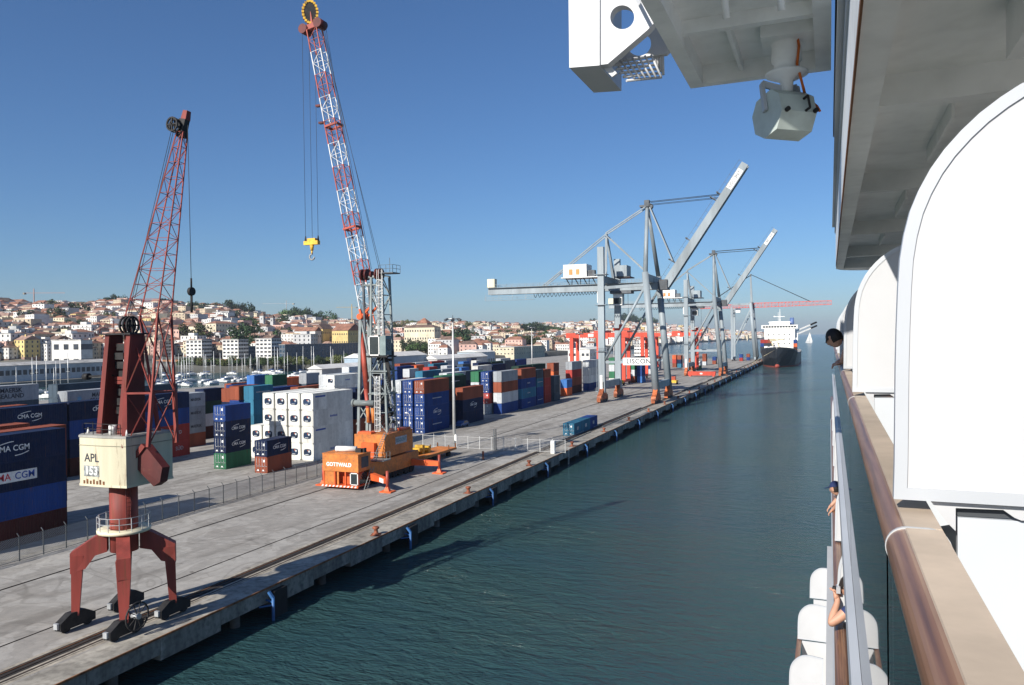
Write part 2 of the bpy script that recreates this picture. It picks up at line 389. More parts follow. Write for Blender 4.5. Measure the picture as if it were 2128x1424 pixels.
# ================================================================== CONTAINERS
CC = {  # colour name: (rgb, words)
 'navy': ((0.009, 0.020, 0.060), 'navy blue'), 'blue': ((0.016, 0.050, 0.19), 'blue'), 'bright': ((0.05, 0.16, 0.42), 'bright blue'),
 'maroon': ((0.06, 0.016, 0.014), 'dark maroon'), 'brown': ((0.25, 0.068, 0.036), 'rust brown'), 'red': ((0.36, 0.045, 0.035), 'red'),
 'orange': ((0.62, 0.13, 0.045), 'orange red'), 'grey': ((0.33, 0.35, 0.37), 'mid grey'), 'light': ((0.52, 0.54, 0.55), 'pale grey'),
 'white': ((0.70, 0.69, 0.63), 'white'), 'green': ((0.035, 0.15, 0.075), 'green'), 'dgreen': ((0.02, 0.055, 0.04), 'dark green'),
 'teal': ((0.035, 0.16, 0.25), 'teal blue'), 'slate': ((0.06, 0.085, 0.11), 'slate grey'), 'amber': ((0.75, 0.25, 0.04), 'amber orange')}
CM = {k: mat('container_paint_' + k, v[0], 0.7, 0, 0.13, 0.35, spec=0.18, rust=0.06 if k not in ('white',) else 0.03, streak=True, dirt=0.18) for k, v in CC.items()}
M_rod = mat('galvanised_rod', (0.5, 0.5, 0.5), 0.45, 0.5, 0.15)
M_decal = mat('decal_white', (0.78, 0.78, 0.76), 0.6, 0, 0.08, 2.0, dirt=0.25)
M_decal_dim = mat('decal_faded', (0.42, 0.44, 0.46), 0.7, 0, 0.2, 2.0)
M_decal_dark = mat('decal_dark', (0.05, 0.055, 0.07), 0.7, 0, 0.2, 2.0)
M_decal_red = mat('decal_red', (0.55, 0.03, 0.05), 0.6, 0, 0.1, 2.0)
M_decal_blue = mat('decal_blue', (0.03, 0.08, 0.35), 0.6, 0, 0.1, 2.0)
M_black = mat('black_rubber', (0.015, 0.015, 0.016), 0.8, 0, 0.2)
def shell(L, H, plain_end=True, smooth=False):
    mb = MB(); W = 1.219; d = 0.036
    # corrugated sides
    for sx in (-1, 1):
        ys = []; y = 0.16; per = 0.29; k = 0
        if smooth: ys = [(0.16, 0), (L - 0.16, 0)]
        else:
            while y < L - 0.16 - per:
                ys += [(y, 0), (y + 0.075, 0), (y + 0.145, d), (y + 0.215, d)]; y += per
            ys.append((L - 0.16, 0))
        for (ya, da), (yb, db) in zip(ys[:-1], ys[1:]):
            xa, xb = sx * (W - 0.012 - da), sx * (W - 0.012 - db)
            mb.face([(xa, ya, 0.14), (xb, yb, 0.14), (xb, yb, H - 0.09), (xa, ya, H - 0.09)])
        mb.box((sx * (W - 0.07), 0, 0.0), (sx * W, L, 0.15)); mb.box((sx * (W - 0.07), 0, H - 0.10), (sx * W, L, H))
        for y0 in (0, L - 0.17): mb.box((sx * (W - 0.16), y0, 0), (sx * (W + 0.001), y0 + 0.17, H + 0.001))
    # roof with shallow ribs
    nr = int(L / 0.6)
    for k in range(nr):
        y0 = L * k / nr; y1 = L * (k + 1) / nr; ym = (y0 + y1) / 2
        mb.face([(-W + .05, y0, H - .03), (W - .05, y0, H - .03), (W - .05, ym, H - .008), (-W + .05, ym, H - .008)])
        mb.face([(-W + .05, ym, H - .008), (W - .05, ym, H - .008), (W - .05, y1, H - .03), (-W + .05, y1, H - .03)])
    mb.face([(-W, 0, .02), (W, 0, .02), (W, L, .02), (-W, L, .02)])
    for y in ((0.05, L - 0.05)):
        if plain_end:
            for k in range(8):
                x0 = -W + 0.15 + k * (2 * W - 0.3) / 8; x1 = x0 + (2 * W - 0.3) / 8; xm = (x0 + x1) / 2
                mb.face([(x0, y, 0.14), (xm, y, 0.14), (xm, y, H - .1), (x0, y, H - .1)])
                mb.face([(xm, y, 0.14), (x1, y + (.03 if y < 1 else -.03), 0.14), (x1, y + (.03 if y < 1 else -.03), H - .1), (xm, y, H - .1)])
        else: mb.face([(-W + .1, y, .1), (W - .1, y, .1), (W - .1, y, H - .1), (-W + .1, y, H - .1)])
        mb.box((-W + .1, y - 0.05, 0), (W - .1, y + 0.05, .16)); mb.box((-W + .1, y - 0.05, H - .12), (W - .1, y + 0.05, H))
    me = mb.mesh('container_shell'); me.materials.append(CM['navy']); return me
SH = {}
def get_shell(L, H, kind='std'):
    k = (L, H, kind)
    if k not in SH: SH[k] = shell(L, H, kind == 'std', kind == 'reefer')
    return SH[k]
def door_mesh(H):
    mb = MB(); z0, z1 = 0.18, H - 0.14
    mb.box((-0.52, -0.03, z0), (0.52, 0.03, z1))
    for k in range(1, 5):
        z = z0 + (z1 - z0) * k / 5
        mb.box((-0.50, -0.045, z - 0.12), (0.50, -0.03, z - 0.02))
    me = mb.mesh('door'); me.materials.append(CM['navy']); return me
def rod_mesh(H):
    mb = MB(); mb.tube((0, -0.08, 0.1), (0, -0.08, H - 0.1), 0.022, n=6)
    for z in (0.35, H / 2, H - 0.4): mb.box((-0.06, -0.10, z - .05), (0.06, -0.03, z + .05))
    mb.box((-0.02, -0.11, 1.05), (0.42, -0.09, 1.11)); me = mb.mesh('lock_rod'); me.materials.append(M_rod); return me
DM = {}; RM = {}
IDP = MB().box((-.16, -.062, -.2), (.16, -.046, .16)).mesh('id_plate'); IDP.materials.append(M_decal); IDP2 = MB().box((-.14, -.062, -.12), (.14, -.046, .12)).mesh('id_plate'); IDP2.materials.append(M_decal)
def unit_mesh():
    mb = MB(); W = 1.06
    mb.box((-W, -0.05, 0.15), (W, 0.04, 2.75)); mb.box((-W, -0.07, 1.48), (W, -0.05, 1.54)); mb.box((-W, -0.075, 0.16), (W, -0.05, 0.30))
    return mb.mesh('reefer_unit')
U_unit = unit_mesh(); U_unit.materials.append(CM['white'])
_pl = [(0.80 * math.copysign(abs(math.cos(t)) ** .6, math.cos(t)), -0.052, 1.42 + 0.58 * math.copysign(abs(math.sin(t)) ** .6, math.sin(t))) for t in [2 * math.pi * k / 20 for k in range(20)]]
M_grille = mat('reefer_grille_blue', (0.012, 0.03, 0.07), 0.5, 0.1, 0.3, 3.0)
U_gr = MB().prism(_pl, (0, -0.02, 0)).mesh('condenser_grille'); U_gr.materials.append(M_grille)
U_fan = MB().tube((0.36, -0.07, 1.60), (0.36, -0.12, 1.60), 0.19, n=14).box((-0.45, -0.10, 0.98), (0.2, -0.073, 1.10)).mesh('fan_cover'); U_fan.materials.append(CM['light'])
U_box = MB().box((0.02, -0.11, 1.65), (0.16, -0.073, 1.85)).mesh('control_box'); U_box.materials.append(CM['orange'])
TIER = {1: ['on the ground'], 2: ['at the bottom', 'on top'], 3: ['at the bottom', 'in the middle', 'on top'], 4: ['at the bottom', 'in the second tier', 'in the third tier', 'on top'], 5: ['at the bottom', 'in the second tier', 'in the third tier', 'in the fourth tier', 'on top']}
L40, L20 = 12.19, 6.06
NCON = 0
def arc_logo(parent, org, xs, yc, zc, h, m):
    """thin swoosh above and below the wording on a side wall"""
    for s, y0, y1 in ((1, -1.5, 0.2), (-1, 0.3, 1.9)):
        mb = MB(); P = []
        for k in range(8):
            t = k / 7; P.append((xs, yc + (y0 + (y1 - y0) * t) * h / 0.62, zc + s * (h * (0.75 + 0.45 * math.sin(t * 1.5)) if s > 0 else h * (1.25 - 0.55 * (t ** 2)))))
        n_ = len(P); mb.v = [Vector(p) for p in P] + [Vector((p[0], p[1], p[2] + .09)) for p in P]
        for k in range(n_ - 1): mb.f.append((k, k + 1, n_ + k + 1, n_ + k)); mb.m.append(0); mb.smooth.append(False)
        mb.build('swoosh', m, parent)
def con(color, Xr, Yn, z, L, H, label, near=0, logo=None, group=None, reefer=False):
    """one container; Xr = right wall, Yn = near end.  near 2: doors with rods, 1: doors only"""
    global NCON; NCON += 1
    x = Xr - 1.219
    o = inst('shipping_container', get_shell(L, H, 'reefer' if reefer else 'std'), (x, Yn, z), mats=[CM[color]])
    ORG[o.name] = Vector((x, Yn, z))
    tag(o, label, 'container', group)
    if reefer:
        u = inst('reefer_unit', U_unit, (0, 0.0, 0), o)
        inst('condenser_grille', U_gr, (0, 0, 0), u); inst('fan_cover', U_fan, (0, 0, 0), u); inst('control_box', U_box, (0, 0, 0), u)
    elif near:
        if H not in DM: DM[H] = door_mesh(H); RM[H] = rod_mesh(H)
        for sx in (-1, 1):
            d = inst('door', DM[H], (sx * 0.535, -0.0, 0), o, mats=[CM[color]])
            if near > 1:
                for dx in (-0.26, 0.26): inst('lock_rod', RM[H], (dx, 0, 0), d)
        if near > 1:
            inst('id_plate', IDP, (0.62, 0, H - .62), o); inst('id_plate', IDP2, (-0.55, 0, .42), o); inst('id_plate', IDP2, (0.45, 0, .42), o)
    if logo: side_logo(o, logo, Xr, Yn, z, L, H)
    return o
def side_logo(o, logo, Xr, Yn, z, L, H):
    yc = Yn + L * 0.5; xs = Xr + 0.012; zc = z + H * 0.5
    if logo == 'cma':
        h = 0.60 if L > 8 else 0.5
        text('CMA CGM', h, (xs, yc, zc), '+X', M_decal, o, bold=0.012)
        arc_logo(o, None, xs, yc, zc - 0.05, h, M_decal)
    elif logo == 'cmapatch':
        mb = MB().box((Xr - 0.02, Yn + L - 8.6, zc - 0.55), (Xr + 0.008, Yn + L - 3.4, zc + 0.55)); mb.build('decal_panel', M_decal, o)
        text('CMA', 0.72, (xs + .004, Yn + L - 7.35, zc), '+X', M_decal_red, o, bold=0.014); text('CGM', 0.72, (xs + .004, Yn + L - 4.75, zc), '+X', M_decal_blue, o, bold=0.014)
    elif logo == 'maersk':
        text('MAERSK', 0.78, (xs, yc + 1.0, zc + .5), '+X', M_decal_dark, o, bold=0.02); text('SEALAND', 0.78, (xs, yc + 1.0, zc - .5), '+X', M_decal_dark, o, bold=0.02)
        s = MB()
        for k in range(7):
            a = 2 * math.pi * k / 7; a2 = a + math.pi / 7; a0 = a - math.pi / 7
            s.face([(xs, Yn + 2.5, zc), (xs, Yn + 2.5 + .25 * math.cos(a0), zc + .25 * math.sin(a0)), (xs, Yn + 2.5 + .75 * math.cos(a), zc + .75 * math.sin(a)), (xs, Yn + 2.5 + .25 * math.cos(a2), zc + .25 * math.sin(a2))])
        s.build('lettering', mat('decal_star_blue', (0.18, 0.42, 0.62), 0.6), o)
    elif logo == 'maersk20':
        text('MAERSK', 0.55, (xs, yc + .5, zc), '+X', M_decal_dark, o, bold=0.014)
        MB().box((Xr - .02, Yn + .6, zc - .35), (Xr + .006, Yn + 1.3, zc + .35)).build('lettering', mat('decal_star_blue', (0.18, 0.42, 0.62), 0.6), o)
    elif logo == 'sud':
        text('HAMBURG SÜD', 0.62, (xs, yc + 1.2, zc), '+X', M_decal_dim, o, bold=0.012)
    elif logo == 'sudx':
        text('SÜD', 0.7, (xs, yc + 3.6, zc), '+X', M_decal_dim, o, bold=0.012)
        mb = MB(); mb.bar((xs, yc - 1.2, zc - .7), (xs, yc + 1.4, zc + .55), 0.03, 0.3); mb.bar((xs + .002, yc - .7, zc + .5), (xs + .002, yc + 1.2, zc - .5), 0.03, 0.24); mb.build('lettering', M_decal, o)
    elif logo in ('small', 'blue_name'):     # wording too small to read in the photograph: a row of letter-sized marks
        mb = MB()
        for k in range(7):
            hh = 0.30 if k % 3 else 0.36; yy = yc - 1.1 + k * 0.33
            mb.box((Xr - .02, yy, zc - .15), (Xr + .006, yy + .2, zc - .15 + hh))
        mb.build('lettering', M_decal_dim if logo == 'small' else M_decal_blue, o)
    elif logo == 'strip':
        MB().box((Xr - .02, yc - 2.2, zc + .1), (Xr + .006, yc + 2.2, zc + .3)).build('lettering', M_decal_dim, o)
    elif logo == 'plate':
        MB().box((Xr - .02, Yn + .7, z + H * .74), (Xr + .006, Yn + 3.6, z + H * .84)).build('lettering', M_decal_blue, o)
# per stack, bottom to top: 1 = shows in the photograph, 0 = wholly hidden behind its neighbours
SHOWN = iter("1111 0101 000 0001 0000 0011 0011 1111 0001 00011 0001 00011 0001 1111 1111 0000 1111 11 1111 1111 0111 0111 11 0111 000 0111 0011 0011 0011 0001 0011 001 001 0011 0011 0011 000 001 001 001 1111 1111 1111 111 1111 0001 1111 0011 1111 1111 1111 1111 111 0001 0001 0011 11 1111 1111 0011 1111 1111 1111 0001 0011 000 000 000 000 000 0001 0001 0001 0001 0001 001 000 000 0011 0001 0001 0001 0001 0001 0011 0001 0011 0001 0001 000 0001 0001 000 0001 011 0001 0001 0001 0011 001 0001 100 11 11 111 111 111 01 111 11 111 11 11 110 000".split())
HIDB = MB()
def stack(where, Xr, Yn, L, colors, H=2.9, near=0, logos=None, reefer=False, group=None):
    z = 0.0; n = len(colors); sh = next(SHOWN, '1' * n); TW = ['lowest', 'second', 'third', 'fourth', 'fifth'][:n - 1] + ['top']
    if n == 1: TW = ['single']
    for k, c in enumerate(colors):
        if sh[k:k + 1] == '0':
            if '1' in sh[k:]: HIDB.box((Xr - 2.42, Yn + .02, z + .01), (Xr - .02, Yn + L - .02, z + H - .01), list(CC).index(c))
        else:
            lab = f"{CC[c][1]} {'refrigerated ' if reefer else ''}container, {TW[k]} in {where}"
            if len(lab.split()) > 16: print('LONG', len(lab.split()), lab)
            con(c, Xr, Yn, z, L, H, lab, near, (logos or {}).get(k), group, reefer)
        z += H
GA = 'containers in the yard'
# --- block behind the red portal crane
stack('the stack by the fence behind the red crane', -77.4, 49.2, L40, ['maroon', 'blue', 'navy', 'navy'], logos={2: 'cmapatch', 3: 'cma'}, group=GA)
stack('the stack one lane behind the red crane fence', -80.3, 51.6, L40, ['maroon', 'navy', 'brown', 'brown'], group=GA)
stack('the stack two lanes behind the red crane fence', -83.2, 50.0, L40, ['grey', 'navy', 'brown'], group=GA)
stack('the stack three lanes behind the red crane fence', -86.2, 51.6, L40, ['brown', 'navy', 'maroon', 'brown'], group=GA)
# --- long navy wall
stack('the near end of the long navy wall', -109, 61.6, L40, ['maroon', 'navy', 'navy', 'grey'], group=GA)
stack('the second bay of the long navy wall', -109, 74.6, L40, ['maroon', 'navy', 'navy', 'navy'], logos={3: 'cma', 1: 'strip'}, group=GA)
stack('the third bay of the long navy wall', -109, 87.2, L40, ['maroon', 'navy', 'blue', 'navy'], logos={3: 'cma', 1: 'strip'}, group=GA)
stack('the far end of the long navy wall', -109, 99.7, L40, ['red', 'red', 'blue', 'navy'], logos={0: 'sudx', 1: 'sud', 3: 'cma'}, group=GA)
stack('the stack of brown roofs behind the navy wall', -112.2, 70.6, L40, ['navy', 'maroon', 'navy', 'brown'], group=GA)
stack('the tall grey stack by the yacht basin', -130, 85.8, L40, ['maroon', 'navy', 'slate', 'slate', 'grey'], H=2.73, logos={4: 'maersk'}, near=1, group=GA)
stack('the second grey stack by the yacht basin', -127, 101.2, L40, ['maroon', 'navy', 'slate', 'grey'], H=3.02, logos={3: 'maersk'}, near=1, group=GA)
stack('the third grey stack by the yacht basin', -133, 104.0, L40, ['maroon', 'slate', 'navy', 'slate', 'slate'], H=2.62, near=1, group=GA)
stack('the small slate stack past the navy wall', -127, 115.0, L40, ['maroon', 'navy', 'slate', 'slate'], H=3.0, group=GA)
stack('the short grey stack right of the red containers', -116, 117.3, L20, ['brown', 'grey', 'grey', 'grey'], H=2.65, logos={1: 'maersk20', 2: 'maersk20', 3: 'maersk20'}, near=1, group=GA)
stack('the dark stack behind the short grey stack', -122.6, 130.0, L20, ['maroon', 'light', 'dgreen', 'navy'], H=2.65, near=1, group=GA)
stack('the short stack behind the isolated blue stack', -121.5, 137.5, L20, ['navy', 'light', 'brown', 'navy'], H=2.6, near=1, group=GA)
# --- isolated stacks on the open yard
stack('the isolated stack on the open yard by the fence', -90.3, 100.4, L20, ['green', 'navy', 'navy', 'blue'], H=2.59, near=2, logos={1: 'cma', 2: 'cma'}, group=GA)
stack('the two-high pair in front of the white block', -81.3, 99.5, L20, ['brown', 'navy'], H=2.55, near=2, logos={1: 'cma'}, group=GA)
# --- white reefers
for k in range(4):
    stack(['the seaward lane of the white block', 'the second lane of the white block', 'the third lane of the white block', 'the fourth lane of the white block'][k],
          -81.8 - 2.75 * k, 112.2, L40, ['white'] * 4, reefer=True, logos=({0: 'blue_name', 1: 'plate', 2: 'blue_name', 3: 'plate'} if k == 0 else None), group='white refrigerated containers')
stack('the low fifth lane of the white block', -92.8, 112.2, L40, ['white'] * 2, reefer=True, group='white refrigerated containers')
stack('the stack touching the back of the white block', -81.8, 125.4, L40, ['brown', 'brown', 'navy', 'navy'], group=GA)
stack('the second lane behind the white block', -84.6, 125.4, L40, ['blue', 'navy', 'navy'], group=GA)
# --- behind the reefers
stack('the teal stack beside the white block', -107.2, 127.3, L20, ['teal'] * 4, near=1, logos={3: 'strip'}, group=GA)
stack('the brown stack left of the teal stack', -110.6, 127.0, L20, ['navy', 'brown', 'blue', 'brown'], near=1, group=GA)
stack('the second brown stack left of the teal stack', -113.6, 128.0, L20, ['maroon', 'orange', 'navy', 'brown'], H=2.75, near=1, group=GA)
stack('the green topped stack behind the white block', -135.2, 168.0, L20, ['navy', 'slate', 'white', 'green'], near=1, group=GA)
stack('the blue topped stack behind the white block', -139.5, 166.0, L20, ['navy', 'slate', 'white', 'bright'], near=1, group=GA)
stack('the pale ended stack behind the white block', -132.2, 178.5, L20, ['navy', 'brown', 'slate', 'grey'], near=1, group=GA)
stack('the low rust brown row behind the white block', -125.5, 166.0, L40, ['maroon', 'brown', 'brown'], near=1, group=GA)
stack('the low violet blue row behind the white block', -130.0, 160.0, L40, ['maroon', 'navy', 'blue'], near=1, group=GA)
stack('the distant white refrigerated stack behind the white block', -117.5, 170.4, L40, ['white'] * 4, reefer=True, logos={3: 'blue_name'}, group='white refrigerated containers')
stack('the pale blue stack left of the distant refrigerated stack', -121.0, 172.0, L40, ['slate', 'light', 'light', 'light'], near=1, group=GA)
stack('the pale grey row left of the mobile crane tower', -128.0, 193.0, L40, ['navy', 'slate', 'light', 'light'], H=3.2, near=1, logos={3: 'maersk20'}, group=GA)
stack('the low rust row by the yacht basin', -160.0, 190.0, L40, ['maroon', 'brown', 'orange'], group=GA)
stack('the second low rust row by the yacht basin', -160.0, 203.0, L40, ['navy', 'brown', 'orange'], group=GA)
stack('the low blue row by the yacht basin', -150.0, 170.0, L40, ['navy', 'blue', 'blue'], near=1, group=GA)
stack('the third low rust row by the yacht basin', -156.0, 176.0, L40, ['navy', 'brown', 'brown'], near=1, group=GA)
# --- front row beyond the lamp mast
F = 'of the front row beside the lamp mast'
stack('the front stack beside the lamp mast', -81.2, 151.4, L40, ['blue', 'blue', 'blue', 'brown'], near=2, logos={0: 'strip', 1: 'cma', 2: 'strip'}, group=GA)
stack('the second lane behind the lamp mast', -84.1, 151.4, L40, ['blue'] * 4, near=2, group=GA)
stack('the third lane behind the lamp mast', -87.0, 151.4, L40, ['navy', 'blue', 'blue', 'light'], near=2, group=GA)
stack('the three-high stack next past the lamp mast', -80.4, 169.4, L40, ['navy', 'navy', 'brown'], H=2.95, near=1, logos={1: 'cma'}, group=GA)
stack('the green topped stack next past the lamp mast', -83.4, 165.6, L40, ['navy', 'navy', 'maroon', 'dgreen'], near=1, logos={3: 'strip'}, group=GA)
stack('the second green topped lane past the lamp mast', -86.4, 170.6, L40, ['blue', 'navy', 'brown', 'green'], group=GA)
stack('the mixed stack with a red container past the lamp mast', -84.2, 194.0, L20, ['grey', 'red', 'blue', 'blue'], near=2, group=GA)
stack('the green ended stack past the lamp mast', -87.3, 194.2, L20, ['slate', 'navy', 'light', 'green'], near=1, group=GA)
stack('the grey ended stack past the lamp mast', -81.2, 195.6, L40, ['blue', 'light', 'brown', 'grey'], near=1, group=GA)
stack('the fourth bay past the lamp mast', -81.2, 210.6, L40, ['blue', 'teal', 'blue', 'brown'], logos={0: 'small', 1: 'small', 2: 'small'}, group=GA)
stack('the fifth bay past the lamp mast', -81.4, 224.2, L20, ['blue', 'blue', 'teal', 'slate'], H=2.7, logos={0: 'strip', 2: 'strip'}, group=GA)
stack('the all red bay past the lamp mast', -81.2, 230.8, L20, ['red', 'red', 'red', 'brown'], H=2.65, group=GA)
stack('the three-high slate bay past the lamp mast', -80.6, 238.2, L20, ['slate', 'slate', 'slate'], H=2.7, group=GA)
stack('the dark green lane behind the slate bay', -88.0, 226.0, L40, ['navy', 'dgreen', 'slate', 'dgreen'], H=2.95, group=GA)
stack('the second dark green lane behind the slate bay', -88.0, 239.0, L40, ['navy', 'maroon', 'slate', 'dgreen'], H=2.95, group=GA)
stack('the orange stack near the gantry crane', -87.4, 258.0, L20, ['orange', 'orange', 'orange', 'brown'], near=1, group=GA)
stack('the two-high pair near the gantry crane', -83.0, 259.2, L20, ['orange', 'bright'], near=1, group=GA)
stack('the brown and grey stack near the gantry crane', -84.6, 270.5, L40, ['maroon', 'brown', 'red', 'grey'], near=1, group=GA)
stack('the white edged stack near the gantry crane', -83.0, 287.0, L40, ['blue', 'white', 'white', 'light'], near=1, group=GA)
stack('the blue stack under the gantry crane', -82.0, 300.0, L20, ['blue', 'light', 'blue', 'slate'], near=1, group=GA)
stack('the green and white stack by the red gantry leg', -82.0, 322.0, L20, ['white', 'green', 'light', 'green'], near=1, group=GA)
stack('the blue stack right of the red gantry leg', -74.0, 340.0, L20, ['bright', 'blue', 'blue', 'slate'], near=1, group=GA)
stack('the white and red stack right of the red gantry leg', -77.5, 340.0, L20, ['brown', 'light', 'green', 'white'], near=1, group=GA)
# --- back rows, mostly their upper tiers show
TOPS = ['light', 'navy', 'orange', 'slate', 'light', 'teal', 'navy', 'brown', 'grey', 'dgreen', 'light', 'bright', 'slate', 'red', 'white', 'blue']
r3 = random.Random(5)
for ri, (X, y0, nst) in enumerate(((-98.0, 196.0, 7), (-111.0, 206.0, 8), (-124.0, 222.0, 8), (-138.0, 238.0, 8), (-153.0, 252.0, 7))):
    for k in range(nst):
        short = r3.random() < 0.4; L = L20 if short else L40
        y = y0 + k * 13.4 + r3.uniform(-.6, .6); n_ = 3 if r3.random() < 0.35 else 4
        cs = [r3.choice(['navy', 'maroon', 'slate', 'blue']) for _ in range(n_ - 1)] + [TOPS[(ri * 5 + k * 3) % 16]]
        if r3.random() < .5: cs[-2] = TOPS[(ri * 7 + k * 5 + 3) % 16]
        if ri == 0 and k > 2: cs = cs[:3]
        stack(f"the {ORD[k]} bay in back lane {['one', 'two', 'three', 'four', 'five'][ri]} behind the lamp mast", X, y, L, cs, H=2.75, near=1 if k % 2 == 0 else 0, group=GA)
# --- low stacks far along the quay
for k, (x, y, cs, L) in enumerate(((-71, 470, ['amber', 'amber', 'orange'], L20), (-74, 470, ['amber', 'amber'], L20), (-68, 472, ['green', 'light'], L20), (-77, 480, ['brown', 'red', 'brown'], L20),
        (-84, 500, ['teal', 'navy', 'brown'], L20), (-88, 505, ['brown', 'red', 'orange'], L20), (-80, 520, ['light', 'brown'], L20), (-74, 540, ['light', 'brown', 'brown'], L20), (-70, 560, ['brown', 'blue'], L20),
        (-92, 470, ['light', 'grey', 'brown'], L20), (-58, 625, ['red', 'blue'], L20), (-54, 640, ['blue', 'brown'], L20), (-86, 420, ['light', 'blue', 'brown'], L40), (-98, 430, ['navy', 'light', 'orange'], L40))):
    stack(f"the {ORD[k]} low stack past the red gantries", x, y, L, cs, H=2.6, near=1, group=GA)
# --- blue twenty-foot flat-topped containers on the quay edge
for k in range(3):
    o = con(['teal', 'teal', 'blue'][k], -48.75, 156.8 + k * 6.1, 0, L20, 2.6, ['pale teal container at the gate end of the three on the quay edge', 'teal container in the middle of the three on the quay edge', 'blue container at the far end of the three on the quay edge'][k], 2 if k == 0 else 0, group='containers on the quay edge')
    MB().box((-48.77, 156.8 + k * 6.1 + 2.2, 1.0), (-48.742, 156.8 + k * 6.1 + 3.4, 1.7)).build('lettering', M_decal_dim, o)
tag(HIDB.build('inner_containers', [CM[k] for k in CC]), 'inner containers hidden inside the yard stacks', 'containers', kind='stuff')
print('containers', NCON)
# ================================================================== CRANES
M_sts = mat('crane_grey_paint', (0.26, 0.30, 0.32), 0.5, 0, 0.14, 0.25, rust=0.10, streak=True)
M_stsd = mat('crane_dark_steel', (0.09, 0.10, 0.11), 0.6, 0.2, 0.2, 0.5, rust=0.2)
M_white = mat('white_paint', (0.78, 0.77, 0.73), 0.5, 0, 0.08, 0.5, dirt=0.2)
M_cream = mat('cream_paint', (0.68, 0.62, 0.44), 0.55, 0, 0.12, 0.4, rust=0.10, streak=True)
M_bog = mat('bogie_orange', (0.42, 0.11, 0.035), 0.6, 0, 0.3, 0.6, rust=0.3)
M_glass = mat('dark_glass', (0.02, 0.03, 0.035), 0.08, 0, 0.1, spec=0.8)
M_cable = mat('steel_cable', (0.04, 0.045, 0.05), 0.6, 0.3, 0.1)
M_rtg = mat('gantry_red', (0.62, 0.07, 0.035), 0.5, 0, 0.12, 0.3, streak=True)
M_yellow = mat('yellow_paint', (0.72, 0.42, 0.04), 0.55, 0, 0.2, 1.0, dirt=0.4)
M_pipe = mat('galvanised_pipe', (0.45, 0.46, 0.46), 0.5, 0.4, 0.15)
def railing(mb, pts, h=1.05, r=0.035, post=2.0, mid=True):
    for a, b_ in zip(pts[:-1], pts[1:]):
        a = Vector(a); b_ = Vector(b_); L = (b_ - a).length; k = max(1, int(L / post))
        for i in range(k + 1):
            p = a.lerp(b_, i / k); mb.bar(p, p + Vector((0, 0, h)), r)
        for z in ((h, h * .5) if mid else (h,)): mb.bar(a + Vector((0, 0, z)), b_ + Vector((0, 0, z)), r)
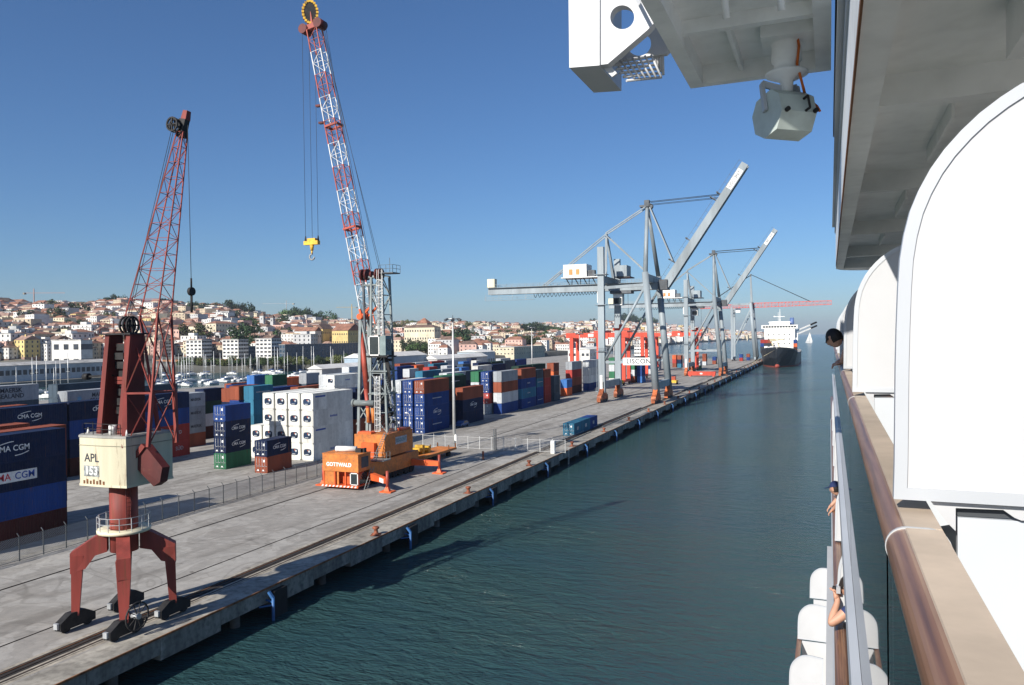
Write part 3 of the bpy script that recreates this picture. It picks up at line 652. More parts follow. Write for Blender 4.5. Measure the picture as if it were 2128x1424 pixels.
def sts(Y0, label, sign):
    """ship-to-shore gantry, landside leg X=-65, waterside leg X=-47, frames at Y0 and Y0+21"""
    t = thing('container_gantry_crane', label, 'crane', (-56, Y0, 0), 'ship to shore gantry cranes')
    XL, XW = -65.1, -48.3; Y1 = Y0 + 21; YC = Y0 + 10.5
    for y in (Y0, Y1):
        MB().bar((XL, y, 3.0), (XL, y, 49.0 if y == Y0 else 47), 2.0, 1.6).build('landside_leg', M_sts, t)
        MB().tube((XW + .3, y, 3.0), (XW - 2.8, y, 40.5), 1.15, 1.0, n=14).build('waterside_leg', M_sts, t)
        MB().tube((XL + .8, y, 13.0), (XW - 2.9, y, 36.0), 0.42, n=8).build('diagonal_brace', M_sts, t)
        MB().bar((XL, y, 12.6), (XW - .6, y, 12.6), 0.45, 0.8).build('portal_beam', M_sts, t)
        MB().bar((XL, y, 36.0), (XW - 2.6, y, 36.6), 0.7, 0.9).build('upper_beam', M_sts, t)
    for x, xt in ((XL, XL), (XW + .2, XW - 2.6)):
        MB().box((x - .65, Y0 - .8, 4.3), (x + .65, Y1 + .8, 6.4)).build('sill_beam', M_sts, t)
        MB().box((xt - .8, Y0, 37.6), (xt + .8, Y1, 39.9)).build('cross_girder', M_sts, t)
        for y in (Y0, Y1):
            bg_ = MB().prism([(x - .7, y - 4.4, .9), (x - .7, y - .5, .9), (x - .7, y, 1.7), (x - .7, y + .5, .9), (x - .7, y + 4.4, .9), (x - .7, y + 4.0, 2.2), (x - .7, y + 2.6, 2.6), (x - .7, y + .9, 4.3), (x - .7, y - .9, 4.3), (x - .7, y - 2.6, 2.6), (x - .7, y - 4.0, 2.2)], (1.4, 0, 0)).build('bogie', M_bog, t)
            for k in range(4):
                MB().tube((x - .5, y + (-3.7, -1.6, 1.6, 3.7)[k], .66), (x + .5, y + (-3.7, -1.6, 1.6, 3.7)[k], .66), .64, n=14).build('wheel', M_stsd, bg_)
            MB().box((x - .55, y - 4.8, .3), (x + .55, y - 4.42, 1.5)).box((x - .55, y + 4.42, .3), (x + .55, y + 4.8, 1.5)).build('buffer', M_bog, bg_)
    # main girder with back reach
    g = MB(); g.box((-108, YC - 1.5, 35.6), (-49, YC - .5, 38.0)); g.box((-108, YC + .5, 35.6), (-49, YC + 1.5, 38.0))
    for x in range(-106, -49, 6): g.box((x, YC - .5, 36.2), (x + .4, YC + .5, 37.2))
    go = g.build('main_girder', M_sts, t)
    w_ = MB(); railing(w_, [(-108, YC - 2.2, 38.0), (-50, YC - 2.2, 38.0)], r=.07, post=2.4); w_.box((-108, YC - 2.3, 37.85), (-50, YC - 1.5, 38.0)); railing(w_, [(-108, YC + 2.2, 38.0), (-50, YC + 2.2, 38.0)], r=.07, post=2.4); w_.box((-108, YC + 1.5, 37.85), (-50, YC + 2.3, 38.0))
    w_.build('walkway', M_sts, go)
    MB().box((-107.9, YC - 2.3, 38.1), (-105.2, YC - .2, 41.0)).build('end_cabinet', M_cream, go)
    tp = MB(); railing(tp, [(-109, YC - 2, 33.6), (-91, YC - 2, 33.9)], h=1.0, r=.08, post=3); tp.box((-109, YC - 2.1, 33.5), (-91, YC - 1.2, 33.6))
    for x in (-109, -104, -99, -94): tp.bar((x, YC - 1.6, 33.6), (x, YC - 1.2, 35.7), .09)
    tp.build('service_platform', M_sts, go)
    fe = MB()
    for k in range(20):
        x = -91 + k * 1.55 * (1 - k * .012); dd = 1.5 * (1 - k * .02)
        pts = [(x + 1.3 * s_ * (1 - k * .02), YC - 1.9, 35.6 - dd * math.sin(math.pi * s_)) for s_ in (0, .2, .4, .6, .8, 1)]
        fe.path(pts, .10, n=5)
    fe.build('festoon_cables', M_cable, go)
    # machinery house and electrical rooms
    mh = MB().box((-80.0, YC - 3.2, 40.4), (-72.0, YC + 3.2, 44.6)).box((-80.6, YC - 3.9, 40.1), (-68, YC + 3.9, 40.4)).build('machinery_house', M_white, t)
    for x in (-78.0, -75.6): MB().box((x, YC - 3.27, 41.2), (x + 1.2, YC - 3.2, 43.0)).build('door', mat('door_orange', (0.6, 0.25, 0.08), .6), mh)
    MB().box((-71.8, YC - 2.4, 40.4), (-69.5, YC - .5, 42.6)).build('ventilation_unit', M_stsd, mh)
    sp = MB()
    for x in (-79, -76, -73, -70):
        for dy in (-1, 1): sp.bar((x, YC + dy * 3.4, 40.1), (x + .6, YC + dy * 1.2, 38.0), .25)
    sp.build('house_support', M_stsd, mh)
    MB().box((XL + 1.3, YC + 1, 40.4), (XL + 5.5, YC + 7, 44.0)).build('electrical_room', M_sts, t)
    MB().box((XL + 1.3, YC + 1, 40.0), (XL + 6.5, YC + 8, 40.35)).build('platform', M_stsd, t)
    # landside mast (small A) and main mast
    la = Vector((-66.0, YC, 54.5)); ma_ = Vector((-52.4, YC, 63.0))
    for y in (Y0 + 5, Y1 - 5): MB().bar((-65.0, y, 39), la, .9, .9, .6, .6).build('landside_mast', M_sts, t)
    for y in (Y0, Y1): MB().tube((-51.0, y, 40), ma_, .75, .55, n=10).build('main_mast', M_sts, t)
    hd = MB().box((-54.6, YC - 1.4, 62.2), (-51.6, YC + 1.4, 62.8)).box((-53.2, YC - .9, 62.8), (-51.6, YC + .9, 64.4)); hd.tube((-51.4, YC - .8, 62.4), (-51.4, YC + .8, 62.4), .9, n=12); hd.build('mast_head', M_stsd, t)
    st_ = MB()
    for dy in (-1.2, 1.2):
        st_.bar(la + Vector((0, dy, 0)), ma_ + Vector((0, dy, -.6)), .35); st_.bar(la + Vector((0, dy, -.4)), (-88, YC + dy, 38.0), .35); st_.bar(la + Vector((0, dy, -.6)), (-51, YC + dy, 39.5), .35)
    st_.build('back_stay', M_sts, t)
    # raised boom
    h0 = Vector((-46.6, YC, 36.8)); h1 = Vector((-21.8, YC, 73.2)); d = (h1 - h0).normalized(); nrm = Vector((-d.z, 0, d.x))
    bo = MB()
    for dy in (-1.2, 1.2): bo.bar(h0 + Vector((0, dy, 0)), h1 + Vector((0, dy, 0)), .8, 2.6, .8, 2.2, up=nrm)
    for k in range(8):
        p = h0.lerp(h1, k / 7.5 + .03); bo.bar(p + Vector((0, -1, 0)), p + Vector((0, 1, 0)), .5)
    bo_ = bo.build('boom', M_sts, t)
    p0 = h0.lerp(h1, .80); p1 = h0.lerp(h1, .95)
    MB().bar(p0 + Vector((0, -1.62, 0)), p1 + Vector((0, -1.62, 0)), .04, 1.7, up=nrm).build('name_panel', M_white, bo_)
    lg = text_mesh('LISCONT', 1.0, 1.0, .02).copy(); lg.materials.append(M_stsd)
    o = bpy.data.objects.new('lettering', lg); col.objects.link(o); pc = h0.lerp(h1, .875) + Vector((0, -1.66, 0)) - ORG[t.name]
    o.matrix_local = Matrix.Translation(pc) @ Matrix(((d.x, nrm.x, 0, 0), (0, 0, -1, 0), (d.z, nrm.z, 0, 0), (0, 0, 0, 1))); o.parent = bo_
    bw = MB(); a = h0 + nrm * 1.5 + Vector((0, -1.7, 0)); c_ = h1 + nrm * 1.2 + Vector((0, -1.7, 0))
    for k in range(18):
        p = a.lerp(c_, k / 17); bw.bar(p, p + nrm * .9, .07)
    bw.bar(a + nrm * .9, c_ + nrm * .9, .07); bw.build('boom_walkway', M_stsd, bo_)
    for fr, hh in ((.17, 2.4), (.36, 1.6), (.69, 2.2), (.74, 1.3)):
        p = h0.lerp(h1, fr) + nrm * 1.2; MB().bar(p + Vector((0, -1.2, 0)), p + nrm * hh + Vector((0, -1.2, 0)), .3).bar(p + Vector((0, 1.2, 0)), p + nrm * hh + Vector((0, 1.2, 0)), .3).bar(p + nrm * hh + Vector((0, -1.6, 0)), p + nrm * hh + Vector((0, 1.6, 0)), .35).build('stay_bracket', M_stsd, bo_)
    fs_ = MB(); pa = ma_ + Vector((1, 0, .8))
    for dy in (-.9, .9):
        q_ = h0.lerp(h1, .74) + nrm * 1.3 + Vector((0, dy, 0)); fs_.tube(pa + Vector((0, dy, 0)), q_, .10, n=5); fs_.tube(pa + Vector((0, dy, -.9)), q_ - d * 1.2, .08, n=5)
    fs_.build('hoist_rope', M_cable, t)
    fl = MB(); q_ = h0.lerp(h1, .17) + nrm * 2.2; fl.bar(ma_ + Vector((1, -1, -1)), q_ + Vector((0, -1, 0)), .4); fl.bar(ma_ + Vector((1, 1, -1)), q_ + Vector((0, 1, 0)), .4); fl.build('folding_stay', M_sts, t)
    hg = MB().box((-48.6, YC - 2.2, 35.4), (-45.8, YC + 2.2, 38.6)).build('boom_hinge', M_stsd, t)
    # operator cabin and trolley hanging under the girder
    MB().box((XL - 1.7, Y0 + 1.1, 31.5), (XL + .4, Y0 + 3.2, 35.0)).build('stair_cabin', M_white, t)
    cb = MB().box((-63.6, YC - 1.5, 30.8), (-60.6, YC + 1.5, 34.6)).build('operator_cabin', M_white, t)
    MB().box((-63.4, YC - 1.56, 31.2), (-60.8, YC - 1.5, 33.2)).build('window', M_glass, cb)
    tr = MB().box((-64.5, YC - 2.2, 34.6), (-57.5, YC + 2.2, 35.5)).build('trolley', M_stsd, t)
    for x in (-63.5, -59): MB().tube((x, YC, 34.6), (x, YC, 24.5), .06, n=5).build('hoist_rope', M_cable, tr)
    MB().box((-64, YC - .8, 22.6), (-58.5, YC + .8, 23.4)).box((-62.0, YC - .5, 23.4), (-60.5, YC + .5, 24.6)).build('head_block', M_rtg, tr)
    # stairs and platforms on the near landside leg
    stp = MB(); stp.box((XL - 1.9, Y0 - 1.4, 16.0), (XL + 1.9, Y0 + 1.4, 16.15)).box((XL - 1.9, Y0 - 1.4, 40.2), (XL + 2.1, Y0 + 1.4, 40.4)).box((XL - 1.9, Y0 - 1.4, 3.2), (XL - 1.0, Y0 + 1.4, 3.4))
    stp.box((XL - 1.9, Y0 - 1.5, 30.6), (XL + 1.9, Y0 + 1.4, 30.75))
    railing(stp, [(XL - 1.9, Y0 - 1.4, 16.15), (XL + 1.9, Y0 - 1.4, 16.15)], r=.06, post=1); railing(stp, [(XL - 1.9, Y0 - 1.4, 3.4), (XL - 1.9, Y0 + 1.4, 3.4)], r=.06, post=1)
    for dx in (-.25, .25): stp.bar((XL - 1.35 + dx, Y0 - .9, 3.3), (XL - 1.35 + dx, Y0 - .9, 16), .07)
    for k in range(32): stp.bar((XL - 1.6, Y0 - .9, 3.5 + k * .4), (XL - 1.1, Y0 - .9, 3.5 + k * .4), .05)
    stp.build('ladder_and_platforms', M_sts, t)
    MB().box((XL - .5, Y0 - 1.02, 3.4), (XL + .3, Y0 - .82, 8.5)).build('switch_cabinet', M_white, t)
    if sign:
        sg = MB().box((-58.2, Y0 - .6, 11.7), (-48.9, Y0 - .45, 14.0)).build('sign_board', M_white, t)
        text('LISCONT', 1.5, (-52.6, Y0 - .61, 12.85), '-Y', M_decal_dark, sg, spacing=1.08, bold=.035)
    return t
c1 = sts(240, 'grey gantry crane with its boom raised and a white LISCONT sign on its portal', True)
c2 = sts(404, 'grey gantry crane with raised boom and a red spreader frame between its feet', False)
# red spreader frame lying between the feet of the second gantry
sf = thing('spreader_frame', 'long red spreader frame parked between the feet of the second grey gantry crane', 'spreader', (-56, 398, 0))
MB().box((-63.4, 396.8, .5), (-50.0, 397.6, 2.4)).box((-63.4, 398.6, .5), (-50.0, 399.4, 2.4)).build('beam', M_rtg, sf)
for x in (-62.8, -51.4): MB().box((x, 396.6, 0), (x + 1.0, 399.6, .5)).build('foot', M_rtg, sf)
MB().box((-57.4, 396.74, 1.1), (-56.2, 396.8, 1.8)).build('plate', M_white, sf)
# ---- third crane: lowered red lattice boom
t = thing('lattice_boom_gantry', 'far grey gantry crane with a lowered red lattice boom over the water', 'crane', (-58, 640, 0))
for y in (632, 650):
    MB().bar((-66.5, y, 2), (-66.5, y, 42), 1.6, 1.6).build('landside_leg', M_sts, t)
    MB().tube((-49.2, y, 2), (-52.2, y, 45), 1.5, 1.2, n=12).build('waterside_leg', M_sts, t)
    MB().bar((-66.0, y, 12), (-52.5, y, 40), .8).build('diagonal_brace', M_sts, t)
    MB().bar((-66.5, y, 44.0), (-51, y, 44.0), 1.0, 1.4).build('upper_beam', M_sts, t)
for x in (-66.5, -49.2):
    MB().box((x - .6, 630, 1.0), (x + .6, 652, 3.0)).build('sill_beam', M_sts, t)
    for y in (633, 649):
        bgi = MB().box((x - .5, y - 2.6, .7), (x + .5, y + 2.6, 1.6)).build('bogie', M_bog, t)
        for k in (-1.6, 1.6): MB().tube((x - .3, y + k, .6), (x + .3, y + k, .6), .58, n=12).build('wheel', M_stsd, bgi)
MB().bar((-52.2, 641, 45), (-52.8, 641, 68), 1.8, 1.8, 1.1, 1.1).build('main_mast', M_sts, t)
MB().box((-53.6, 631, 44.4), (-51.0, 651, 45.6)).build('cross_girder', M_sts, t)
mb = MB(); lattice(mb, [(-50, 639, 41.6), (-50, 643, 41.6), (-50, 643, 45.0), (-50, 639, 45.0)], [(6, 639.4, 42.6), (6, 642.6, 42.6), (6, 642.6, 45.4), (6, 639.4, 45.4)], 22, .30, .15); mb.build('lattice_boom', M_rtg, t)
mb = MB(); lattice(mb, [(-92, 639, 41.6), (-92, 643, 41.6), (-92, 643, 44.0), (-92, 639, 44.0)], [(-50, 639, 41.6), (-50, 643, 41.6), (-50, 643, 44.4), (-50, 639, 44.4)], 18, .28, .14); mb.build('back_girder', M_rtg, t)
mb = MB()
for dy in (-1.4, 1.4): mb.tube((-52.6, 641 + dy, 67.6), (-9, 641 + dy, 45.2), .22, n=5); mb.tube((-52.6, 641 + dy, 67.2), (-88, 641 + dy, 44), .2, n=5)
mb.build('stay_rope', M_cable, t)
MB().box((-64, 637, 37.8), (-60.5, 640, 41.2)).build('operator_cabin', M_white, t)
# ---- rubber tyred gantries
def rtg(Y, X0, X1, label):
    t = thing('rubber_tyred_gantry', label, 'gantry crane', ((X0 + X1) / 2, Y, 0), 'red rubber tyred gantries')
    for y in (Y, Y + 9):
        for x in (X0, X1): MB().box((x - .75, y - .55, 2.0), (x + .75, y + .55, 20.2)).build('leg', M_rtg, t)
        MB().box((X0 - 2.4, y - .7, 20.2), (X1 + 2.4, y + .7, 22.2)).build('top_girder', M_rtg, t)
    for x in (X0, X1):
        MB().box((x - .5, Y - 1.5, 1.2), (x + .5, Y + 10.5, 2.4)).build('sill_beam', M_rtg, t)
        MB().box((x - .45, Y, 18.4), (x + .45, Y + 9, 20.0)).build('end_tie', M_rtg, t)
        for y in (Y - .4, Y + 9.4): MB().tube((x - .3, y, .8), (x + .3, y, .8), .8, n=14).build('wheel', M_black, t)
    mx = X0 * .45 + X1 * .55
    MB().box((mx - 2.5, Y - .5, 22.25), (mx + 2.5, Y + 9.5, 23.1)).build('trolley', M_rtg, t)
    MB().box((mx + 2.0, Y - 2.1, 17.2), (mx + 4.0, Y - .1, 19.6)).build('operator_cabin', M_white, t)
    MB().box((mx + 2.2, Y - 1.1, 19.6), (mx + 3.8, Y - .72, 22.0)).build('cabin_hanger', M_rtg, t)
    MB().box((X1 - 1.6, Y - 2.6, .9), (X1 + .2, Y - 1.55, 2.3)).build('engine_box', M_yellow, t)
    for k in (-5, 1): MB().box((mx + k, Y - .78, 20.6), (mx + k + 2.4, Y - .7, 21.8)).build('name_plate', M_white, t)
    return t
rtg(323, -101.0, -78.2, 'red yard gantry straddling the containers beside the LISCONT crane')
rtg(368, -101.6, -80.0, 'second red yard gantry just beyond the one beside the LISCONT crane')
rtg(455, -92.0, -68.5, 'third red yard gantry beyond the second grey gantry crane')
# ---- yellow wheel loader-like bollard tractor seen between the cranes
t = thing('yard_tractor', 'small yellow and dark yard tractor parked between the two grey gantries', 'tractor', (-59, 332, 0))
MB().box((-60.4, 330, .7), (-57.6, 335, 1.8)).build('body', M_yellow, t)
MB().box((-60.0, 332.6, 1.8), (-58.4, 334.6, 3.3)).build('cabin', mat('tractor_red', (0.4, .07, .03), .6), t)
for x in (-60.4, -57.9):
    for y in (331, 334): MB().tube((x, y, .55), (x + .35, y, .55), .55, n=14).build('wheel', M_black, t)
# ================================================================== RED PORTAL CRANE
M_red = mat('portal_crane_red', (0.22, 0.040, 0.030), 0.65, 0, 0.22, 0.7, rust=0.22, streak=True)
M_redd = mat('portal_crane_dark_red', (0.11, 0.018, 0.015), 0.6, 0, 0.2, 0.5, rust=0.12)
M_soot = mat('greasy_black_steel', (0.025, 0.024, 0.024), 0.65, 0.2, 0.25, 1.5)
t = thing('portal_crane', 'rusty red portal jib crane with cream machinery house numbered 153 by the quay edge', 'crane', (-48.75, 43.4, 0))
CX, CY = -48.75, 43.4
for sx, sy in ((-1, -1), (1, -1), (1, 1), (-1, 1)):
    fx, fy = CX + sx * 2.4, CY + sy * 2.25
    kx, ky = CX + sx * 2.25, CY + sy * 2.1
    lg = MB(); lg.bar((fx, fy, 1.0), (kx, ky, 5.4), .55, .5, 1.0, .8, up=(sx, sy, 0))
    # knee to ring arm
    P = Vector((kx, ky, 0)); C0 = Vector((CX + sx * .75, CY + sy * .8, 0)); dirv = (C0 - P).normalized(); side = Vector((-dirv.y, dirv.x, 0)) * .45
    o0 = P - dirv * .45
    poly = [o0 + Vector((0, 0, 4.1)), o0 + Vector((0, 0, 5.6)), P + dirv * 1.1 + Vector((0, 0, 6.6)), C0 + Vector((0, 0, 7.0)), C0 + Vector((0, 0, 5.5)), P + dirv * 1.2 + Vector((0, 0, 5.3)), P + dirv * .55 + Vector((0, 0, 4.4))]
    lg.prism([p - side for p in poly], side * 2)
    lo = lg.build('leg', M_red, t)
    bo = MB().prism([(fx - .3, fy - 1.45, .25), (fx - .3, fy + 1.45, .25), (fx - .3, fy + 1.45, .8), (fx - .3, fy + .6, 1.3), (fx - .3, fy - .6, 1.3), (fx - .3, fy - 1.45, .8)], (.6, 0, 0)).build('bogie', M_soot, t)
    for k in (-.9, .9): MB().tube((fx - .2, fy + k, .42), (fx + .2, fy + k, .42), .40, n=14).build('wheel', M_soot, bo)
    MB().box((fx - .18, fy - 1.65, .45), (fx + .18, fy - 1.46, .85)).build('buffer', M_pipe, bo)
MB().tube((CX, CY, 5.4), (CX, CY, 10.6), .98, n=24).build('column', M_red, t)
pf = MB().lathe([(.98, 6.85), (1.85, 6.85), (1.85, 7.08), (.98, 7.08)], (CX, CY, 0), 24).build('ring_platform', M_cream, t)
rb = MB()
for k in range(14):
    a, b_ = 2 * math.pi * k / 14, 2 * math.pi * (k + 1) / 14
    p = Vector((CX + 1.8 * math.cos(a), CY + 1.8 * math.sin(a), 7.08)); q_ = Vector((CX + 1.8 * math.cos(b_), CY + 1.8 * math.sin(b_), 7.08))
    rb.bar(p, p + Vector((0, 0, 1.0)), .045)
    for z in (.55, 1.0): rb.bar(p + Vector((0, 0, z)), q_ + Vector((0, 0, z)), .04)
rb.build('railing', M_pipe, pf)
ld = MB()
for dx in (-.2, .2): ld.bar((CX + 1.02, CY - .5 + dx, 7.1), (CX + 1.02, CY - .5 + dx, 10.3), .05)
for k in range(10): ld.bar((CX + 1.02, CY - .7, 7.3 + k * .3), (CX + 1.02, CY - .3, 7.3 + k * .3), .03)
ld.build('ladder', M_redd, t)
# cable reel on the near seaward leg
RX, RY, RZ = CX + 3.25, CY - 1.9, 1.45
rl = MB()
for k in range(20):
    a, b_ = 2 * math.pi * k / 20, 2 * math.pi * (k + 1) / 20
    rl.bar((RX, RY + .98 * math.cos(a), RZ + .98 * math.sin(a)), (RX, RY + .98 * math.cos(b_), RZ + .98 * math.sin(b_)), .10, .08)
    if k % 2 == 0: rl.bar((RX, RY, RZ), (RX, RY + .98 * math.cos(a), RZ + .98 * math.sin(a)), .06, .05)
ro = rl.build('cable_reel', M_soot, t)
MB().tube((RX - .5, RY, RZ), (RX + .22, RY, RZ), .2, n=12).build('hub', M_pipe, ro)
# machinery house: cream, bow-fronted towards the quay root
hz0, hz1 = 10.5, 14.05
foot = [(-51.7, 43.2), (-51.5, 42.2), (-50.95, 41.55), (-48.6, 41.55), (-46.6, 41.75), (-46.45, 45.9), (-48.5, 46.4), (-51.2, 45.6)]
hs = MB().prism([(x, y, hz0) for x, y in foot], (0, 0, hz1 - hz0)).build('machinery_house', M_cream, t)
def ring(z0, z1, off):
    mb = MB(); cx = sum(p[0] for p in foot) / len(foot); cy = sum(p[1] for p in foot) / len(foot)
    P = []
    for x, y in foot:
        v = Vector((x - cx, y - cy)); v2 = v * (1 + off / v.length); P.append((cx + v2.x, cy + v2.y, z0))
    mb.prism(P, (0, 0, z1 - z0)); return mb
ring(13.4, 13.46, .03).build('seam', mat('seam_grey', (.3, .28, .2), .7), hs)
ring(14.0, 14.16, .06).build('roof_plate', mat('roof_grey', (.30, .29, .26), .8, 0, .2), hs)
ring(10.44, 10.6, .05).build('base_trim', M_cream, hs)
fl = MB()
for k in range(7):
    x = -50.6 + k * .32; fl.box((x, 41.53, 10.5), (x + .17, 41.75, 10.85 + .1 * (k % 2)))
fl.build('peeling_paint', M_edge, hs)
text('APL', .62, (-49.75, 41.535, 12.5), '-Y', M_decal_dark, hs, bold=.012)
MB().box((-50.55, 41.535, 11.15), (-49.0, 41.7, 11.95)).build('number_plate', mat('faded_plate', (.42, .44, .42), .7, 0, .4, 3.0), hs)
text('153', .62, (-49.78, 41.525, 11.55), '-Y', M_white, hs, bold=.015)
gr_ = MB(); railing(gr_, [(-51.3, 43, 14.16), (-51.0, 42, 14.16), (-47.4, 42, 14.16)], h=.8, r=.04, post=.8); gr_.build('roof_railing', M_soot, hs)
MB().tube((-48.6, 42.4, 14.16), (-48.6, 42.4, 14.85), .28, n=12).build('roof_vent', M_white, hs)
for x, y in ((-51.2, 42.5), (-46.9, 42.1)): MB().tube((x, y, 14.16), (x, y, 14.6), .12, .02, n=8).build('lamp', M_white, hs)
# tower of two plate legs
def plate(x, w, y0, y1, z0, z1, yt0, yt1):
    return [(x, y0, z0), (x + w, y0, z0), (x + w, y1, z0), (x, y1, z0), (x + .5, yt0, z1), (x + .5 + w * .85, yt0, z1), (x + .5 + w * .85, yt1, z1), (x + .5, yt1, z1)]
tw = []
for x in (-50.35, -48.25):
    tl = MB().hexa(plate(x, .40, 42.7, 44.7, 14.16, 21.5, 43.2, 44.25)).build('tower_leg', M_redd, t)
    MB().hexa(plate(x - .04, .48, 42.5, 42.7, 14.16, 21.5, 43.0, 43.2)).build('front_flange', M_red, tl)
for z in (15.6, 17.8, 18.1, 20.6): MB().box((-49.7, 43.6, z), (-47.8, 43.9, z + .25)).build('tower_tie', M_red, t)
mc = MB(); 
for k in range(10): mc.box((-49.6 + rnd.random() * .5, 43.3 + rnd.random() * .5, 14.2 + k * .68), (-48.6 + rnd.random() * .4, 44.6, 14.72 + k * .68))
mc.build('winch_machinery', M_soot, t)
MB().box((-50.4, 42.8, 21.5), (-47.2, 44.6, 21.62)).build('top_platform', M_soot, t)
tr_ = MB(); railing(tr_, [(-50.3, 42.9, 21.62), (-48.9, 42.9, 21.62)], h=.9, r=.04, post=.9); tr_.build('top_railing', M_redd, t)
sh = MB()
for dx in (0, .35, .7): 
    for k in range(18):
        a, b_ = 2 * math.pi * k / 18, 2 * math.pi * (k + 1) / 18
        sh.bar((-48.6 + dx, 43.7 + .55 * math.cos(a), 22.2 + .62 * math.sin(a)), (-48.6 + dx, 43.7 + .55 * math.cos(b_), 22.2 + .62 * math.sin(b_)), .12)
    sh.bar((-48.6 + dx, 43.7, 21.5), (-48.6 + dx, 43.7, 22.9), .12)
    sh.bar((-48.6 + dx, 43.1, 22.2), (-48.6 + dx, 44.3, 22.2), .12)
sh.build('top_sheaves', M_soot, t)
MB().bar((-52.5, 43.4, 18.35), (-49.6, 43.4, 18.45), .13).tube((-52.6, 43.4, 18.35), (-52.1, 43.4, 18.35), .26, n=10).build('balance_arm', M_soot, t)
# jib: foot legs, lattice, head
JT = AY(381, 262, 46.0); JT0 = Vector((JT.x, JT.y, JT.z))
JW = AY(309, 655, 45.0); JM = Vector((JW.x, JW.y, JW.z))
ax = (JT0 - JM).normalized(); rx = Vector((1, .25, 0)).normalized(); ry = ax.cross(rx).normalized()
def sq(c, wx, wy): return [c - rx * wx - ry * wy, c + rx * wx - ry * wy, c + rx * wx + ry * wy, c - rx * wx + ry * wy]
jb = MB(); lattice(jb, sq(JM, 1.3, .9), sq(JT0 - ax * .5, .26, .30), 12, .08, .038); jib = jb.build('jib', M_red, t)
F0 = Vector((-47.9, 45.3, 13.5))
lw = MB(); Q = sq(JM, 1.3, .9)
ft = [Vector((-46.9, 41.9, 13.3)), Vector((-45.6, 42.8, 13.3)), Vector((-45.5, 45.4, 13.3)), Vector((-46.9, 45.2, 13.3))]
MD = [f_.lerp(q_, .40) for f_, q_ in zip(ft, Q)]
for k in range(4):
    lw.bar(ft[k], MD[k], .36 if k == 0 else .24, .36 if k == 0 else .24, .26, .26); lw.bar(MD[k], Q[k], .15)
    j = (k + 1) % 4
    lw.bar(MD[k], MD[j], .14); lw.bar(MD[k], Q[j], .08); lw.bar(MD[j], Q[k], .08); lw.bar(ft[k], MD[j], .07)
lw.build('jib_foot', M_red, t)
hd = MB(); hd.bar(JT0 - ax * .9, JT0 + ax * .5, .5, .5, .6, .5); hd.build('jib_head', M_soot, t); MB().bar(JT0 + ax * .45 + rx * .08, JT0 + ax * 1.15 + rx * .08, .5, .5, .4, .4).build('head_cap', M_red, t)
sv = MB()
for dx in (-.6, -.25):
    for k in range(14):
        a, b_ = 2 * math.pi * k / 14, 2 * math.pi * (k + 1) / 14; c0 = JT0 - rx * .55 + ry * dx
        sv.bar(c0 + Vector((.5 * math.cos(a), 0, .5 * math.sin(a))), c0 + Vector((.5 * math.cos(b_), 0, .5 * math.sin(b_))), .12)
    sv.bar(c0 - Vector((.5, 0, 0)), c0 + Vector((.5, 0, 0)), .1); sv.bar(c0 - Vector((0, 0, .5)), c0 + Vector((0, 0, .5)), .1)
sv.build('head_sheave', M_soot, t)
rp = MB()
for k, o_ in enumerate((0, .25)): rp.tube(JT0 - rx * .9 + ry * o_, (-48.4 + o_, 43.7, 22.7), .022, n=5)
hk = AY(395, 606, JT0.y); hook_top = Vector((JT0.x + .42, JT0.y, JT0.z)); hb = Vector((hook_top.x + .12, JT0.y, hk.z))
rp.tube(hook_top, hb + Vector((0, 0, .5)), .024, n=5); rp.build('rope', M_cable, t)
MB().tube(hb + Vector((-.12, 0, 0)), hb + Vector((.12, 0, 0)), .32, n=14).tube(hb + Vector((0, 0, .3)), hb + Vector((0, 0, 1.0)), .07, n=8).tube(hb - Vector((0, 0, .2)), hb - Vector((0, 0, 1.6)), .09, n=8).build('hook_block', M_soot, t)
MB().tube(JM.lerp(JT0, .03) + rx * .1 - ry * 1.1, JM.lerp(JT0, .04) + rx * .1 - ry * 1.1, .2, n=10).build('jib_lamp', M_soot, t)
# counterweight lever
p0 = AY(272, 962, 42.6); p1 = AY(300, 925, 42.9); p2 = AY(337, 972, 43.2); p3 = AY(332, 1002, 43.1); p4 = AY(319, 1011, 43.0)
cw = MB().prism([p0, p1, p2, p3, p4], (.12, .6, 0)); cwo = cw.build('counterweight', M_redd, t)
fw_ = MB().bar(p0 + Vector((0, -.02, 0)), p1 + Vector((0, -.02, 0)), .3, .34); fw_.build('lever_edge', M_red, cwo)
# ================================================================== MOBILE HARBOUR CRANE
M_or = mat('gottwald_orange', (0.58, 0.19, 0.04), 0.6, 0, 0.14, 0.5, dirt=0.45, rust=0.03)
M_oor = mat('gottwald_red_orange', (0.70, 0.12, 0.03), 0.5, 0, 0.1, 0.5, dirt=0.2)
M_wht = mat('boom_white', (0.60, 0.60, 0.59), 0.5, 0, 0.1, 0.5, rust=0.03)
M_bred = mat('boom_red', (0.36, 0.065, 0.04), 0.5, 0, 0.15, 0.5, rust=0.06)
M_gry = mat('tower_grey', (0.22, 0.25, 0.245), 0.5, 0, 0.15, 0.5, rust=0.08)
t = thing('mobile_harbour_crane', 'orange mobile harbour crane with a red and white lattice boom and outriggers out', 'crane', (-62.5, 101, 0))
ca = MB().box((-65.4, 95.2, 1.05), (-59.95, 109.6, 3.2)).build('carrier', M_or, t)
for k in range(7):
    for x in (-65.2, -60.85):
        wh = MB().tube((x, 97.4 + k * 1.75, .72), (x + .7, 97.4 + k * 1.75, .72), .72, n=16).build('wheel', M_black, ca)
MB().box((-64.4, 95.6, .6), (-61, 109.2, 1.05)).build('axle_beam', M_soot, ca)
fh = MB().box((-65.6, 92.0, 2.5), (-59.75, 95.2, 4.9)).build('engine_house', M_or, t)
